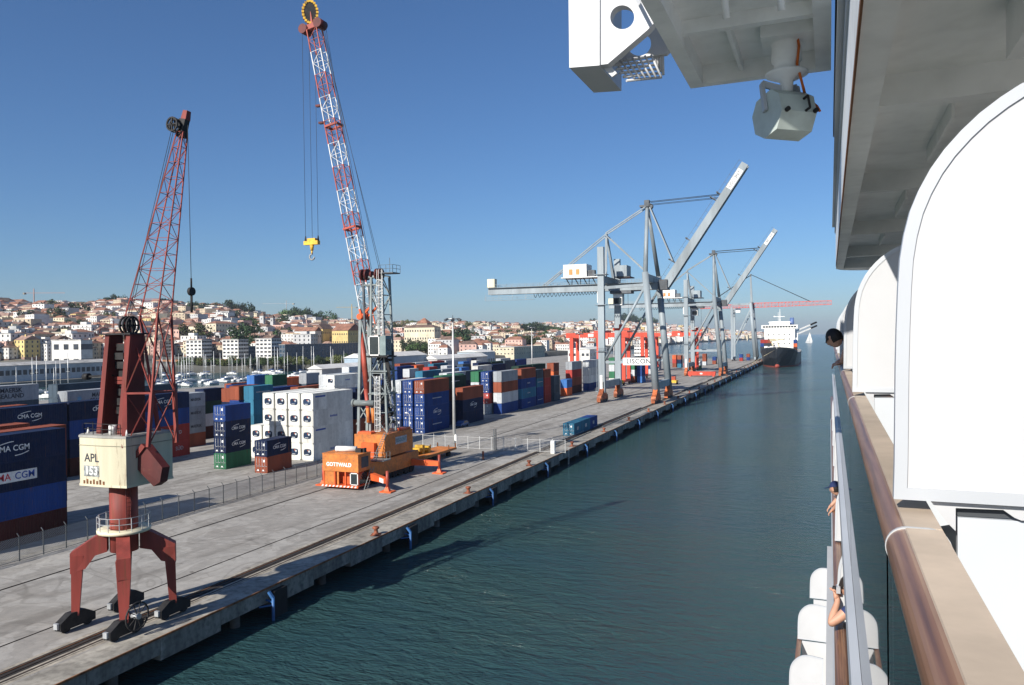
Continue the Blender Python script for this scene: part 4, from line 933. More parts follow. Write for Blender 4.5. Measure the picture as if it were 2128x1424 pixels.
MB().box((-65.65, 91.95, 4.88), (-59.7, 95.25, 4.98)).build('roof', M_or, fh)
text('GOTTWALD', .52, (-62.9, 91.985, 3.45), '-Y', M_decal, fh, bold=.03)
MB().box((-59.75, 92.8, 3.0), (-59.72, 94.6, 4.5)).build('radiator_grille', M_stsd, fh)
bays = MB()
for x in (-65.55, -63.75, -62.0, -60.0): bays.box((x, 92.05, .55), (x + .2, 92.3, 2.5))
bays.box((-65.55, 93.4, .55), (-59.85, 93.55, 2.5)); bays.box((-65.55, 92.05, .45), (-59.85, 95.2, .6)); bays.box((-65.55, 92.3, .6), (-65.4, 95.2, 2.5))
bays.build('lower_bays', M_oor, fh)
MB().box((-65.3, 92.1, .6), (-63.8, 92.2, 2.45)).box((-63.3, 92.1, .6), (-63.0, 92.2, 2.45)).build('panel', M_or, fh)
wf = MB().box((-61.1, 92.0, .7), (-60.97, 92.08, 2.4)).box((-59.95, 92.0, .7), (-59.82, 92.08, 2.4)).box((-61.1, 92.0, 2.27), (-59.82, 92.08, 2.4)).box((-61.1, 92.0, .7), (-59.82, 92.08, .82)).build('cab_window_frame', M_white, fh)
MB().box((-60.97, 92.05, .82), (-59.95, 92.07, 2.27)).build('glass', M_glass, wf)
MB().box((-59.85, 92.3, .8), (-59.8, 94.2, 2.3)).build('side_window', M_glass, fh)
bm_ = MB().box((-65.8, 91.8, .35), (-59.7, 92.0, .62)).build('bumper', M_oor, fh)
for k in range(10): MB().prism([(-65.7 + k * .6, 91.79, .38), (-65.42 + k * .6, 91.79, .38), (-65.25 + k * .6, 91.79, .60), (-65.53 + k * .6, 91.79, .60)], (0, -.008, 0)).build('stripe', M_white, bm_)
MB().tube((-64.4, 93.6, 5.4), (-61.4, 94.2, 5.4), .4, n=14).build('exhaust_silencer', M_white, fh)
MB().box((-61.3, 93.7, 4.98), (-60.4, 94.6, 5.5)).box((-64.2, 93.6, 4.98), (-63.9, 94.0, 5.1)).box((-60.2, 93.9, 4.98), (-59.95, 94.5, 5.6)).build('exhaust_fittings', M_soot, fh)
st_ = MB()
for dx in (0, .7): st_.bar((-59.2 + dx * .1, 92.6 + dx, .1), (-59.3 + dx * .1, 94.6 + dx, 2.9), .06)
for k in range(8): st_.bar((-59.2, 92.7 + k * .24, .25 + k * .33), (-59.15, 93.4 + k * .24, .25 + k * .33), .05)
st_.build('access_ladder', M_gry, fh)
# outriggers
for (x0, y0, x1, y1, striped) in ((-59.9, 95.0, -55.4, 92.4, True), (-59.9, 107.6, -55.3, 107.7, False), (-65.4, 95.0, -66.9, 94.0, True), (-65.4, 107.6, -68.8, 107.8, False)):
    og = MB().bar((x0, y0, 1.6), (x1, y1, 1.55), .8, 1.0, .6, .7).build('outrigger', M_oor, t)
    MB().tube((x1, y1, .25), (x1, y1, 2.9), .2, n=12).build('jack', M_bred, og)
    MB().prism([(x1 - .9, y1 - .7, .02), (x1 + .9, y1 - .7, .02), (x1 + .9, y1 + .7, .02), (x1 - .9, y1 + .7, .02)], (0, 0, .16)).bar((x1, y1, .1), (x1, y1, .8), .9, .7, .3, .3).build('pad', M_oor, og)
    if striped and x1 > -60:
        for k in range(4):
            MB().box((x1 - 1.5 + k * .32, y1 - .18 + (1.5 - k * .32) * .8 - .62, 1.25), (x1 - 1.36 + k * .32, y1 - .15 + (1.5 - k * .32) * .8 - .62, 1.85)).build('stripe', M_white, og)
# superstructure
ss = MB().box((-64.9, 99.4, 3.5), (-59.9, 107.7, 6.8)).build('superstructure', M_or, t)
MB().box((-63.5, 98.6, 3.4), (-61.3, 99.4, 5.6)).build('winch_cover', M_oor, t)
MB().box((-65.4, 99.8, 3.4), (-64.9, 106, 6.7)).build('side_locker', M_or, ss)
MB().box((-59.89, 102.4, 5.0), (-59.86, 105.8, 6.1)).build('name_plate', M_decal_dim, ss)
text('LISCONT', .55, (-59.84, 104.1, 5.55), '+X', mat('faded_teal', (.10, .25, .27), .7), ss, bold=.01)
MB().box((-64.7, 99.6, 6.8), (-62.4, 101, 7.1)).box((-61.5, 104.9, 6.8), (-60.1, 107.5, 7.15)).build('roof_hatch', M_oor, ss)
MB().box((-61.2, 97.2, 3.25), (-58.9, 99.3, 3.4)).build('side_platform', M_gry, t)
sr_ = MB(); railing(sr_, [(-61.1, 97.25, 3.4), (-58.95, 97.25, 3.4), (-58.95, 99.2, 3.4)], h=1.1, r=.045, post=.8); sr_.build('platform_railing', M_gry, t)
s2 = MB()
for dy in (0, .8): s2.bar((-60.9, 97.6 + dy, 3.4), (-59.6, 98.8 + dy, 7.2), .08)
for k in range(11): s2.bar((-60.85 + k * .115, 97.65 + k * .11, 3.6 + k * .33), (-60.85 + k * .115, 98.4 + k * .11, 3.6 + k * .33), .06)
s2.build('stair', M_gry, t)
# slewing tower
TX, TY = -62.0, 102.2
tw = MB(); lattice(tw, [(TX - 1.3, TY - 1.3, 7), (TX + 1.6, TY - 1.3, 7), (TX + 1.6, TY + 1.3, 7), (TX - 1.3, TY + 1.3, 7)], [(TX - .9, TY - 1.1, 30.4), (TX + .9, TY - 1.1, 30.4), (TX + .9, TY + 1.1, 30.4), (TX - .9, TY + 1.1, 30.4)], 8, .3, .12)
two = tw.build('tower', M_gry, t)
for z in (12.6, 16.0, 18.2): MB().box((TX - 1.5, TY - 1.5, z), (TX + 1.8, TY + 1.5, z + .18)).build('tower_deck', M_gry, two)
mcy = MB(); rr = random.Random(4)
for k in range(80):
    x = TX - 1.2 + rr.random() * 2.2; y = TY - 1 + rr.random() * 2; z = 7.3 + rr.random() * 12.5
    if k % 3: mcy.bar((x, y, z), (x + rr.uniform(-.8, .8), y + rr.uniform(-.5, .5), z + rr.uniform(.6, 1.8)), .12)
    else: mcy.box((x, y, z), (x + rr.uniform(.3, .9), y + .5, z + rr.uniform(.3, .9)))
mcy.build('winch_machinery', M_soot, two)
hose = MB()
for k in range(5):
    x = TX + 1.1 + k * .12
    hose.path([(x, TY - 1.3, 19.0 - .2 * k), (x + .5, TY - 1.5, 17.5), (x + .9, TY - 1.4, 15.5 - .5 * k), (x + .4, TY - 1.3, 13.4)], .07, n=5)
hose.build('hydraulic_hoses', M_soot, two)
so = MB()
for k in range(13): so.bar((TX + 1.5 + k * .09, TY - 1.5, 15.2 - k * .32), (TX + 1.5 + k * .09, TY - .8, 15.2 - k * .32), .35, .05)
so.bar((TX + 1.4, TY - 1.5, 15.4), (TX + 2.6, TY - 1.5, 11.2), .08); so.bar((TX + 1.4, TY - .8, 15.4), (TX + 2.6, TY - .8, 11.2), .08); so.build('stair', M_gry, two)
BF = Vector((-64.8, TY, 24.3))
lg2 = MB()
for dy in (-1.2, 1.2):
    lg2.bar((-65.5, TY + dy, 3.3), BF + Vector((0, dy, 0)), .42, .42); lg2.bar((TX - 1.2, TY + dy, 17), BF + Vector((0, dy, 0)), .25)
    lg2.bar((-65.7, TY + dy, 11.5), (TX - 1.2, TY + dy, 15.2), .14); lg2.bar((-65.6, TY + dy, 11.5), (TX - 1.2, TY + dy, 8), .14); lg2.bar((-65.8, TY + dy, 8.0), (TX - 1.2, TY + dy, 11.8), .14)
lg2.build('support_struts', M_gry, t)
MB().tube((-65.9, TY - 1.6, 11.3), (-62.3, TY - 1.6, 11.3), .45, n=14).tube((-66.1, TY - 1.6, 11.3), (-65.8, TY - 1.6, 11.3), .6, n=14).build('luffing_drum', M_gry, t)
MB().tube((-63.3, TY - 1.5, 8.6), (-63.9, TY - 1.5, 13.4), .3, n=12).tube((-63.8, TY - 1.2, 12.6), (-64.9, TY - .9, 22.0), .45, .38, n=12).build('luffing_cylinder', M_bred, t)
for x in (-63.4, -62.5): MB().tube((x, TY - 1.6, 8.4), (x - .15, TY - 1.6, 10.6), .28, n=10).build('hydraulic_accumulator', M_or, t)
# operator cab on the tower
cb = MB().box((-62.5, 99.6, 18.5), (-59.7, 101.3, 21.4)).build('operator_cab', mat('cab_grey_green', (.22, .28, .27), .5), t)
wf = MB().box((-62.52, 99.5, 18.45), (-62.36, 99.6, 21.4)).box((-60.86, 99.5, 18.45), (-60.7, 99.6, 21.4)).box((-62.52, 99.5, 21.22), (-60.7, 99.6, 21.4)).box((-62.52, 99.5, 18.45), (-60.7, 99.6, 18.62)).build('window_frame', M_white, cb)
MB().box((-62.36, 99.54, 18.62), (-60.86, 99.58, 21.22)).build('glass', M_glass, wf)
MB().box((-59.7, 99.9, 19.2), (-59.67, 101.0, 20.9)).build('side_window', M_glass, cb)
MB().box((-63.0, 99.5, 18.2), (-59.4, 102, 18.42)).build('cab_floor', M_soot, cb)
# tower ladders with cages
def cage(x, y, z0, z1):
    mb = MB()
    for dx in (-.25, .25): mb.bar((x + dx, y, z0), (x + dx, y, z1), .07)
    for k in range(int((z1 - z0) / .5)):
        z = z0 + k * .5; mb.bar((x - .25, y, z), (x + .25, y, z), .05)
    for k in range(int((z1 - z0) / .9)):
        z = z0 + k * .9
        P = [(x - .4, y, z), (x - .4, y - .5, z), (x, y - .7, z), (x + .4, y - .5, z), (x + .4, y, z)]
        for a, b_ in zip(P[:-1], P[1:]): mb.bar(a, b_, .05)
    for px_, py_ in ((-.4, -.5), (.4, -.5), (0, -.7)): mb.bar((x + px_, y + py_, z0), (x + px_, y + py_, z1), .05)
    return mb
cage(TX + .9, TY - 1.35, 21.6, 31.2).build('ladder_cage', M_white, two)
cage(TX + .4, TY - 1.6, 7.2, 15.4).build('ladder_cage', M_white, two)
# tower head
thd = MB().tube((TX - 2.6, TY - 1.0, 30.2), (TX + .9, TY - 1.0, 30.2), .22, n=8).tube((TX - 2.6, TY - 1, 29.0), (TX + .9, TY - 1, 29.0), .16, n=8).build('head_beam', M_gry, t)
for x in (-2.5, -1.7, -.9, .1, .7):
    MB().tube((TX + x - .16, TY - 1.0, 30.6), (TX + x + .16, TY - 1.0, 30.6), .85 if abs(x + .9) > .1 else .5, n=18).build('sheave', M_redd, thd)
MB().bar((TX - 2.4, TY - 1, 30), (TX - 2.2, TY - 1, 22), .3).bar((TX - 1.5, TY - 1, 29), (TX - 1.0, TY - 1, 22), .2).bar((TX - 2.4, TY - 1, 26), (TX - .9, TY - 1, 26), .12).build('head_strut', M_stsd, t)
hp = MB().box((TX + .9, TY - 1.8, 30.6), (TX + 3.2, TY + .4, 30.75)); railing(hp, [(TX + .9, TY - 1.8, 30.75), (TX + 3.2, TY - 1.8, 30.75), (TX + 3.2, TY + .4, 30.75)], h=1.1, r=.05, post=.8); hp.bar((TX + 2.0, TY - .6, 30.7), (TX + 2.0, TY - .6, 33), .06); hp.build('head_platform', M_stsd, t)
# boom
BT = AY(651, 62, TY); BT = Vector(BT)
bax = (BT - BF).normalized(); bpx = Vector((bax.z, 0, -bax.x))
def bsq(c, a, b_): return [c - bpx * a + Vector((0, -b_, 0)), c + bpx * a + Vector((0, -b_, 0)), c + bpx * a + Vector((0, b_, 0)), c - bpx * a + Vector((0, b_, 0))]
bmm = MB(); lattice(bmm, bsq(BF + bax * 1.2 + bpx * .9, 1.0, .9), bsq(BT + bpx * .2, .9, .75), 24, .15, .058, mi_fn=lambda u: 1 if int((1 - u) * 12) % 2 else 0)
boom = bmm.build('boom', [M_bred, M_wht], t)
bf_ = MB()
for q_ in bsq(BF + bax * 1.2 + bpx * .9, 1.0, .9): bf_.bar(BF + Vector((0, q_.y - TY, 0)), q_, .3)
bf_.tube(BF + Vector((-.1, -1.5, 0)), BF + Vector((-.1, 1.5, 0)), .45, n=12); bf_.bar(BF + bax * 1.2 + bpx * 2.0 + Vector((0, -1, 0)), (TX - .4, TY - 1, 23.2), .14); bf_.bar(BF, (TX - .6, TY - 1.0, 24.6), .16); bf_.build('boom_foot', M_oor, t)
for fr in (.30, .655):
    P = bsq(BF.lerp(BT, fr) + bpx * .6, 1.02, .9); jm = MB()
    for k in range(4): jm.bar(P[k], P[(k + 1) % 4], .3)
    jm.build('boom_joint', M_bred, boom)
hd = MB(); hc = BT + bax * .5
hd.bar(hc - bpx * 1.5, hc + bpx * 1.6, .9, .8); hd.build('boom_head', M_bred, t)
for s_ in (-1.35, 1.45): MB().tube(hc + bpx * s_ + Vector((0, -.9, -.1)), hc + bpx * s_ + Vector((0, .9, -.1)), .75, n=16).build('head_sheave', M_redd, t)
wc = hc + bax * 2.3 + bpx * .0; nw = Vector((.55, -.83, 0)).normalized(); uw = Vector((.83, .55, 0)).normalized(); 
wd = MB(); ringp = [wc + uw * (.95 * math.cos(2 * math.pi * k / 20)) + Vector((0, 0, 1.5 * math.sin(2 * math.pi * k / 20))) for k in range(20)]
wd.prism(ringp, nw * .3); wheel_o = wd.build('cable_wheel', M_soot, t)
for k in range(20):
    p = wc + uw * (1.1 * math.cos(2 * math.pi * k / 20)) + Vector((0, 0, 1.7 * math.sin(2 * math.pi * k / 20))) + nw * .15
    MB().bar(p - nw * .25, p + nw * .25, .36, .34).build('rim_block', M_yellow, wheel_o)
MB().bar(hc, wc, .5, .5).build('wheel_mount', M_bred, t)
for yy in (.26, .32):
    p = BF.lerp(BT, 1 - yy) - bpx * 1.4; MB().box(p - Vector((.5, .3, .15)), p + Vector((.3, .3, .15))).bar(p + Vector((0, 0, 0)), p + bpx * .6, .12).build('boom_lamp', M_redd, boom)
# ropes
rp = MB()
for k, (ox, tx) in enumerate(((1.6, .7), (1.75, .4), (1.9, -.9), (2.05, -1.7))):
    rp.tube(hc + bpx * ox + Vector((0, -.5 + k * .3, 0)), (TX + tx, TY - 1.0, 31.4), .032, n=5)
for k, (ox, tx) in enumerate(((.3, -1.6), (-.1, -2.4))): rp.tube(hc + bpx * ox, (TX + tx, TY - .6, 22.5), .032, n=5)
rp.build('luffing_rope', M_cable, t)
hk = AY(648, 505, TY); hx, hz = hk.x, hk.z
rp = MB()
for dx in (-1.15, 0.1, 1.2): rp.tube((hx + dx, TY, hz + .6), (hx + dx - .1, TY, hc.z - .4 - .25 * (dx + 1.2)), .03, n=5)
rp.build('hoist_rope', M_cable, t)
hkb = MB().box((hx - 1.3, TY - .35, hz - .3), (hx + 1.3, TY + .35, hz + .3)).box((hx - .7, TY - .3, hz + .3), (hx + .8, TY + .3, hz + .7)).build('hook_beam', M_yellow, t)
for dx in (-1.15, 1.2): MB().tube((hx + dx, TY, hz + .3), (hx + dx, TY, hz + 1.1), .18, .08, n=8).build('rope_socket', M_soot, hkb)
MB().tube((hx, TY, hz - .3), (hx, TY, hz - 1.2), .34, .22, n=12).tube((hx, TY, hz - 1.2), (hx, TY, hz - 1.7), .14, n=8).build('swivel', M_yellow, hkb)
pts = [(hx + .45 * math.cos(a), TY, hz - 2.2 + .45 * math.sin(a)) for a in [R(80 + k * 35) for k in range(9)]]
MB().path(pts, .13, n=6).build('hook', M_pipe, hkb)
# ================================================================== SMALL THINGS ON THE QUAY
# low-loader trailer behind the mobile crane
t = thing('flat_trailer', 'low orange flat trailer with a yellow load behind the mobile harbour crane', 'trailer', (-63, 122, 0))
MB().box((-65.2, 114.5, .9), (-61.4, 126.5, 1.3)).build('bed', M_or, t)
for y in (117, 118.6, 124):
    for x in (-65.1, -62.1): MB().tube((x, y, .5), (x + .5, y, .5), .5, n=12).build('wheel', M_black, t)
for k in range(5): MB().box((-64.9 + .1 * k, 115.2 + k * .9, 1.3 + (k % 2) * .5), (-63.4 + .1 * k, 116 + k * .9, 2.0 + (k % 3) * .4)).build('load_crate', M_yellow, t)
for y in (123.4, 126.2): MB().box((-65.2, y, 1.3), (-65.0, y + .15, 2.0)).box((-61.6, y, 1.3), (-61.4, y + .15, 2.0)).build('stake', M_edge, t)
# bollards
M_bol = mat('bollard_rust', (.22, .07, .035), .7, .1, .3, 2.0)
bm2 = MB().lathe([(0, .03), (.42, .03), (.42, .12), (.24, .2), (.2, .55), (.36, .66), (.38, .8), (.26, .88), (0, .9)], (0, 0, 0), 14).box((-.6, -.5, 0), (.6, .5, .05)).mesh('mooring_bollard'); bm2.materials.append(M_bol)
k = 0
for Y in [25.5, 48.5] + [72.0 + 23.4 * i for i in range(26)]:
    if 40 < Y < 50: continue
    tag(inst('mooring_bollard', bm2, (QX - .75, Y, .006), rotz=rnd.uniform(0, 3)), 'squat rusty mooring bollard standing on the pale quay coping', 'bollard', 'mooring bollards along the quay edge')
# fender units
M_fb = mat('fender_blue', (.035, .12, .30), .5, 0, .15, 1, rust=.05)
def fender_meshes():
    post = MB().tube((.75, 0, -3.4), (.75, 0, -.7), .13, n=10).bar((.75, 0, -.75), (.30, 0, -.25), .22).bar((0.02, 0, -.95), (.75, 0, -1.1), .12).bar((0.02, -.9, -1.3), (.75, 0, -1.3), .1).mesh('post')
    pad = MB().box((.02, .5, -2.9), (.5, 2.2, -.35)).mesh('rubber_pad')
    post.materials.append(M_fb); pad.materials.append(M_black); return post, pad
fp, fpad = fender_meshes()
for i in range(24):
    Y = 53.3 - 23.5 + i * 23.5
    t = thing('quay_fender', 'blue steel pile guard with black rubber pad on the quay face', 'fender', (QX, Y, 0), 'fenders on the quay face')
    inst('post', fp, (0, 0, 0), t); inst('rubber_pad', fpad, (0, 0, 0), t)
# ladders hanging on the quay face near the gate
t = thing('quay_ladder', 'pale ladder hanging down the quay face beside the gate', 'ladder', (QX + .15, 137, 0))
mb = MB()
for dy in (0, .5): mb.bar((QX + .12, 137 + dy, .3), (QX + .12, 137 + dy, -2.9), .07)
mb.build('stile', M_pipe, t)
for k in range(9): MB().bar((QX + .12, 137, .1 - k * .33), (QX + .12, 137.5, .1 - k * .33), .045).build('rung', M_pipe, t)
# fence along the yard
M_post = mat('fence_post_steel', (.10, .11, .115), .6, .2, .15)
m, n, l = node_mat('chain_link_mesh')
b = n['Principled BSDF']; b.inputs['Base Color'].default_value = (.30, .31, .31, 1); b.inputs['Roughness'].default_value = .6
tcn = n.new('ShaderNodeTexCoord'); trn = n.new('ShaderNodeBsdfTransparent'); mxs = n.new('ShaderNodeMixShader')
def dia(sgn):
    mp = n.new('ShaderNodeMapping'); mp.inputs['Rotation'].default_value = (R(45) * sgn, 0, 0); l.new(tcn.outputs['Object'], mp.inputs['Vector'])
    wv = n.new('ShaderNodeTexWave'); wv.bands_direction = 'Y'; wv.inputs['Scale'].default_value = 2.6; l.new(mp.outputs[0], wv.inputs['Vector'])
    gt = n.new('ShaderNodeMath'); gt.operation = 'GREATER_THAN'; gt.inputs[1].default_value = .87; l.new(wv.outputs['Fac'], gt.inputs[0]); return gt.outputs[0]
mxm = n.new('ShaderNodeMath'); mxm.operation = 'MAXIMUM'; l.new(dia(1), mxm.inputs[0]); l.new(dia(-1), mxm.inputs[1])
out = n['Material Output']; l.new(mxm.outputs[0], mxs.inputs['Fac']); l.new(trn.outputs[0], mxs.inputs[1]); l.new(b.outputs[0], mxs.inputs[2]); l.new(mxs.outputs[0], out.inputs['Surface'])
M_link = MATS['chain_link_mesh']
fe = thing('yard_fence', 'chain link yard fence on dark posts with angled tops along the open yard', 'fence', (-72, 75, 0))
pst = MB().bar((0, 0, 0), (0, 0, 2.35), .08).bar((0, 0, 2.35), (-.3, 0, 2.65), .06).mesh('post'); pst.materials.append(M_post)
pan = MB().face([(0, 0, .08), (0, 2.5, .08), (0, 2.5, 2.3), (0, 0, 2.3)]).mesh('mesh_panel'); pan.materials.append(M_link)
rl_ = MB().bar((0, 0, 2.3), (0, 2.5, 2.3), .045).bar((0, 0, .1), (0, 2.5, .1), .045).mesh('rail'); rl_.materials.append(M_post)
for k in range(36):
    y = 42.0 + k * 2.5
    inst('post', pst, (0, y - 75, 0), fe)
    if k < 35: inst('mesh_panel', pan, (0, y - 75, 0), fe); inst('rail', rl_, (.02, y - 75, 0), fe)
# pale cross fence with double gate
M_pg = mat('pale_galvanised', (.58, .58, .56), .5, .3, .1)
ge = thing('gate_fence', 'pale galvanised cross fence with a double gate between lamp mast and quay edge', 'fence', (-58, 133.5, 0))
def bars_panel(Wd, H):
    mb = MB(); mb.bar((0, 0, H), (Wd, 0, H), .05).bar((0, 0, .12), (Wd, 0, .12), .05)
    k = 0
    while k * .24 < Wd: mb.bar((k * .24, 0, .12), (k * .24, 0, H), .022); k += 1
    return mb
x = -72.0; gp = bars_panel(2.4, 2.2).mesh('mesh_panel'); gp.materials.append(M_pg); gpost = MB().bar((0, 0, 0), (0, 0, 2.4), .10).bar((0, 0, 2.4), (0, -.25, 2.7), .06).mesh('post'); gpost.materials.append(M_pg)
gtall = MB().bar((0, 0, 0), (0, 0, 3.9), .16).mesh('gate_post'); gtall.materials.append(M_post)
for k in range(13):
    xx = -72 + k * 2.4 - (-58)
    if xx - 2.4 > 14.2: break
    inst('post', gpost, (xx, 0, 0), ge)
    if k < 12: inst('mesh_panel', gp, (xx, 0, 0), ge)
for dx in (-57.0, -56.6): inst('gate_post', gtall, (dx + 58, -.2, 0), ge)
cab = thing('switch_box', 'pale switch box standing at the quay end of the gate fence', 'cabinet', (-45.0, 132.2, 0))
MB().box((-45.4, 131.8, .1), (-44.7, 132.5, 2.3)).build('body', M_white, cab); MB().box((-45.45, 131.75, 0), (-44.65, 132.55, .1)).build('plinth', M_curb, cab); MB().box((-45.3, 131.77, .4), (-44.8, 131.8, 2.1)).build('door', M_pg, cab)
# lamp mast and small yard lamps
def mast(x, y, h, label, heads=True, grp=None):
    t = thing('lamp_mast', label, 'lamp mast', (x, y, 0), grp)
    MB().tube((x, y, 0), (x, y, h), .32, .15, n=12).build('pole', M_pg, t)
    if heads:
        MB().tube((x, y, h - .1), (x, y, h + .1), 1.1, n=16).build('head_ring', M_pg, t)
        for k in range(6):
            a = k * math.pi / 3; p = Vector((x + 1.2 * math.cos(a), y + 1.2 * math.sin(a), h))
            MB().bar(p, p + Vector((.55 * math.cos(a), .55 * math.sin(a), -.3)), .5, .35).build('floodlight', M_stsd, t)
        MB().bar((x, y, h), (x, y, h + .7), .08).build('lightning_rod', M_stsd, t)
        MB().box((x + .3, y - .5, 1.0), (x + .7, y - .1, 2.2)).build('control_box', M_white, t)
    return t
mast(-66.8, 136.6, 24.6, 'tall grey floodlight mast standing by the gate fence')
for k, (x, y, h) in enumerate(((-122, 330, 25), (-100, 392, 25), (-96, 318, 22), (-70, 600, 26))):
    mast(x, y, h, ['distant floodlight mast behind the middle container rows', 'distant floodlight mast left of the red yard gantry', 'floodlight mast close behind the red yard gantry', 'floodlight mast by the far quay near the moored ship'][k], True, 'distant floodlight masts')
t = thing('street_lamp', 'thin white lamp post with a curved head in front of the blue container stack', 'lamp post', (-74.6, 133.0, 0))
MB().tube((-74.6, 133, 0), (-74.6, 133, 6.2), .09, .06, n=8).tube((-74.6, 133, 6.2), (-75.1, 133, 6.5), .06, n=8).build('pole', M_pg, t); MB().box((-75.5, 132.85, 6.4), (-75.0, 133.15, 6.6)).build('lamp_head', M_white, t)
t = thing('quay_post', 'small dark capstan post standing alone on the apron before the gate fence', 'post', (-54.4, 122.4, 0))
MB().lathe([(0, 0), (.3, 0), (.3, .1), (.16, .15), (.16, 1.2), (.2, 1.25), (.2, 1.4), (0, 1.4)], (-54.4, 122.4, 0), 12).build('shaft', M_bol, t)
# a car in the shadow of the front stack
t = thing('parked_car', 'small blue car parked in the shadow beside the lamp mast', 'car', (-79.0, 165.8, 0))
M_car = mat('car_blue', (.05, .12, .3), .25, .2, .05)
MB().prism([(-79.9, 163.6, .35), (-79.9, 163.6, .85), (-79.9, 164.6, .95), (-79.9, 165.4, 1.45), (-79.9, 167.0, 1.45), (-79.9, 167.7, .95), (-79.9, 168.0, .35)], (1.7, 0, 0)).build('body', M_car, t)
MB().prism([(-78.19, 165.0, .98), (-78.19, 165.5, 1.38), (-78.19, 166.9, 1.38), (-78.19, 167.4, .98)], (.01, 0, 0)).build('side_window', M_glass, t)
for y in (164.4, 167.1):
    for x in (-79.95, -78.4): MB().tube((x, y, .32), (x + .22, y, .32), .32, n=14).build('wheel', M_black, t)
# ================================================================== CITY
WALLS = {'white': (.72, .70, .65), 'cream': (.66, .58, .42), 'sand': (.55, .45, .32), 'pink': (.62, .40, .33), 'yellow': (.68, .52, .22), 'pale grey': (.50, .50, .49), 'ochre': (.52, .34, .16)}
ROOFS = {'terracotta': (.27, .13, .085), 'brown': (.17, .11, .085), 'pale red': (.34, .22, .17), 'flat grey': (.36, .35, .33)}
WM = {k: mat('house_wall_' + k.replace(' ', '_'), v, .85, 0, .10, .12, dirt=.15) for k, v in WALLS.items()}
RMt = {k: mat('roof_' + k.replace(' ', '_'), v, .85, 0, .22, .25) for k, v in ROOFS.items()}
M_win = mat('window_dark', (.05, .055, .065), .3, 0, .3, .5, spec=.5)
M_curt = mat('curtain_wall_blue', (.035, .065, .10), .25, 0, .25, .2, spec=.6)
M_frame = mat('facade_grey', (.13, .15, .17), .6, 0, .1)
WINM = MB().box((-.5, -.06, -.5), (.5, .04, .5)).mesh('window'); WINM.materials.append(M_win)
PANE = MB().box((-.5, -.05, -.5), (.5, .03, .5)).mesh('pane'); PANE.materials.append(M_curt)
def pos_depth(x, depth):
    d = ray(x, 705); k = depth / d.dot(_fw); return CAM.x + d.x * k, CAM.y + d.y * k
def bldg(name, label, xl, xc, xr, ytop, depth, zb, wall, roof='flat', roofm=None, win=None, wsize=(1.1, 1.6), cat='building', winmesh=None, group=None, roofh=2.6):
    cx, cy = pos_depth(xc, depth)
    X0 = AY(xl, 705, cy).x; Y1 = AX(xr, 705, cx).y; zt = AY(xc, ytop, cy).z
    if Y1 < cy + 4: Y1 = cy + 4
    t = thing(name, label, cat, ((X0 + cx) / 2, (cy + Y1) / 2, zb), group)
    MB().box((X0, cy, zb - 4), (cx, Y1, zt)).build('wall', wall, t)
    e = .5
    if roof == 'gable':       # ridge along Y
        xm = (X0 + cx) / 2
        rb_ = MB().prism([(X0 - e, cy - e, zt), (cx + e, cy - e, zt), (xm, cy - e, zt + roofh)], (0, Y1 - cy + 2 * e, 0)).build('roof', roofm, t)
    elif roof == 'gableX':
        ym = (cy + Y1) / 2
        rb_ = MB().prism([(X0 - e, cy - e, zt), (X0 - e, Y1 + e, zt), (X0 - e, ym, zt + roofh)], (cx - X0 + 2 * e, 0, 0)).build('roof', roofm, t)
    elif roof == 'hip':
        xm, ym = (X0 + cx) / 2, (cy + Y1) / 2; hw = min(cx - X0, Y1 - cy) / 2
        if cx - X0 > Y1 - cy: A, B = (X0 + hw, ym, zt + roofh), (cx - hw, ym, zt + roofh)
        else: A, B = (xm, cy + hw, zt + roofh), (xm, Y1 - hw, zt + roofh)
        c = [(X0 - e, cy - e, zt), (cx + e, cy - e, zt), (cx + e, Y1 + e, zt), (X0 - e, Y1 + e, zt)]; mb = MB()
        if cx - X0 > Y1 - cy: mb.face([c[0], c[1], B, A]); mb.face([c[1], c[2], B]); mb.face([c[2], c[3], A, B]); mb.face([c[3], c[0], A])
        else: mb.face([c[0], c[1], A]); mb.face([c[1], c[2], B, A]); mb.face([c[2], c[3], B]); mb.face([c[3], c[0], A, B])
        mb.face(c); mb.build('roof', roofm, t)
    else:
        MB().box((X0 - .3, cy - .3, zt), (cx + .3, Y1 + .3, zt + .5)).build('roof', roofm or RMt['flat grey'], t)
    if win:
        nf, nx, ny = win; H = zt - zb; org = Vector(t.location)
        for f_ in range(nf):
            z = zb + (f_ + .55) * H / nf
            for k in range(nx): inst('window', winmesh or WINM, Vector((X0 + (k + .5) * (cx - X0) / nx, cy - .02, z)) - org, t, scale=(wsize[0], 1, wsize[1]))
            for k in range(ny): inst('window', winmesh or WINM, Vector((cx + .02, cy + (k + .5) * (Y1 - cy) / ny, z)) - org, t, rotz=math.pi / 2, scale=(wsize[0], 1, wsize[1]))
    return t
GL = 'dark glass blocks along the basin'
tw_ = [(303, 336, 362, 711), (386, 419, 440, 707), (462, 495, 516, 706), (531, 564, 585, 704)]
for k, (a, b_, c, yt) in enumerate(tw_):
    bldg('office_tower', ['white ended office block behind the red crane jib', 'white ended office block second from the red crane jib', 'white ended office block third from the red crane jib', 'white ended office block beside the long dark glass block'][k], a, b_, c, yt, 640, 3, WM['white'], 'flat', RMt['flat grey'], (6, 4, 4), (2.6, 1.5), group=GL)
lows = [(300, 309, 388, 726), (418, 424, 464, 723), (496, 500, 533, 721), (580, 592, 757, 717)]
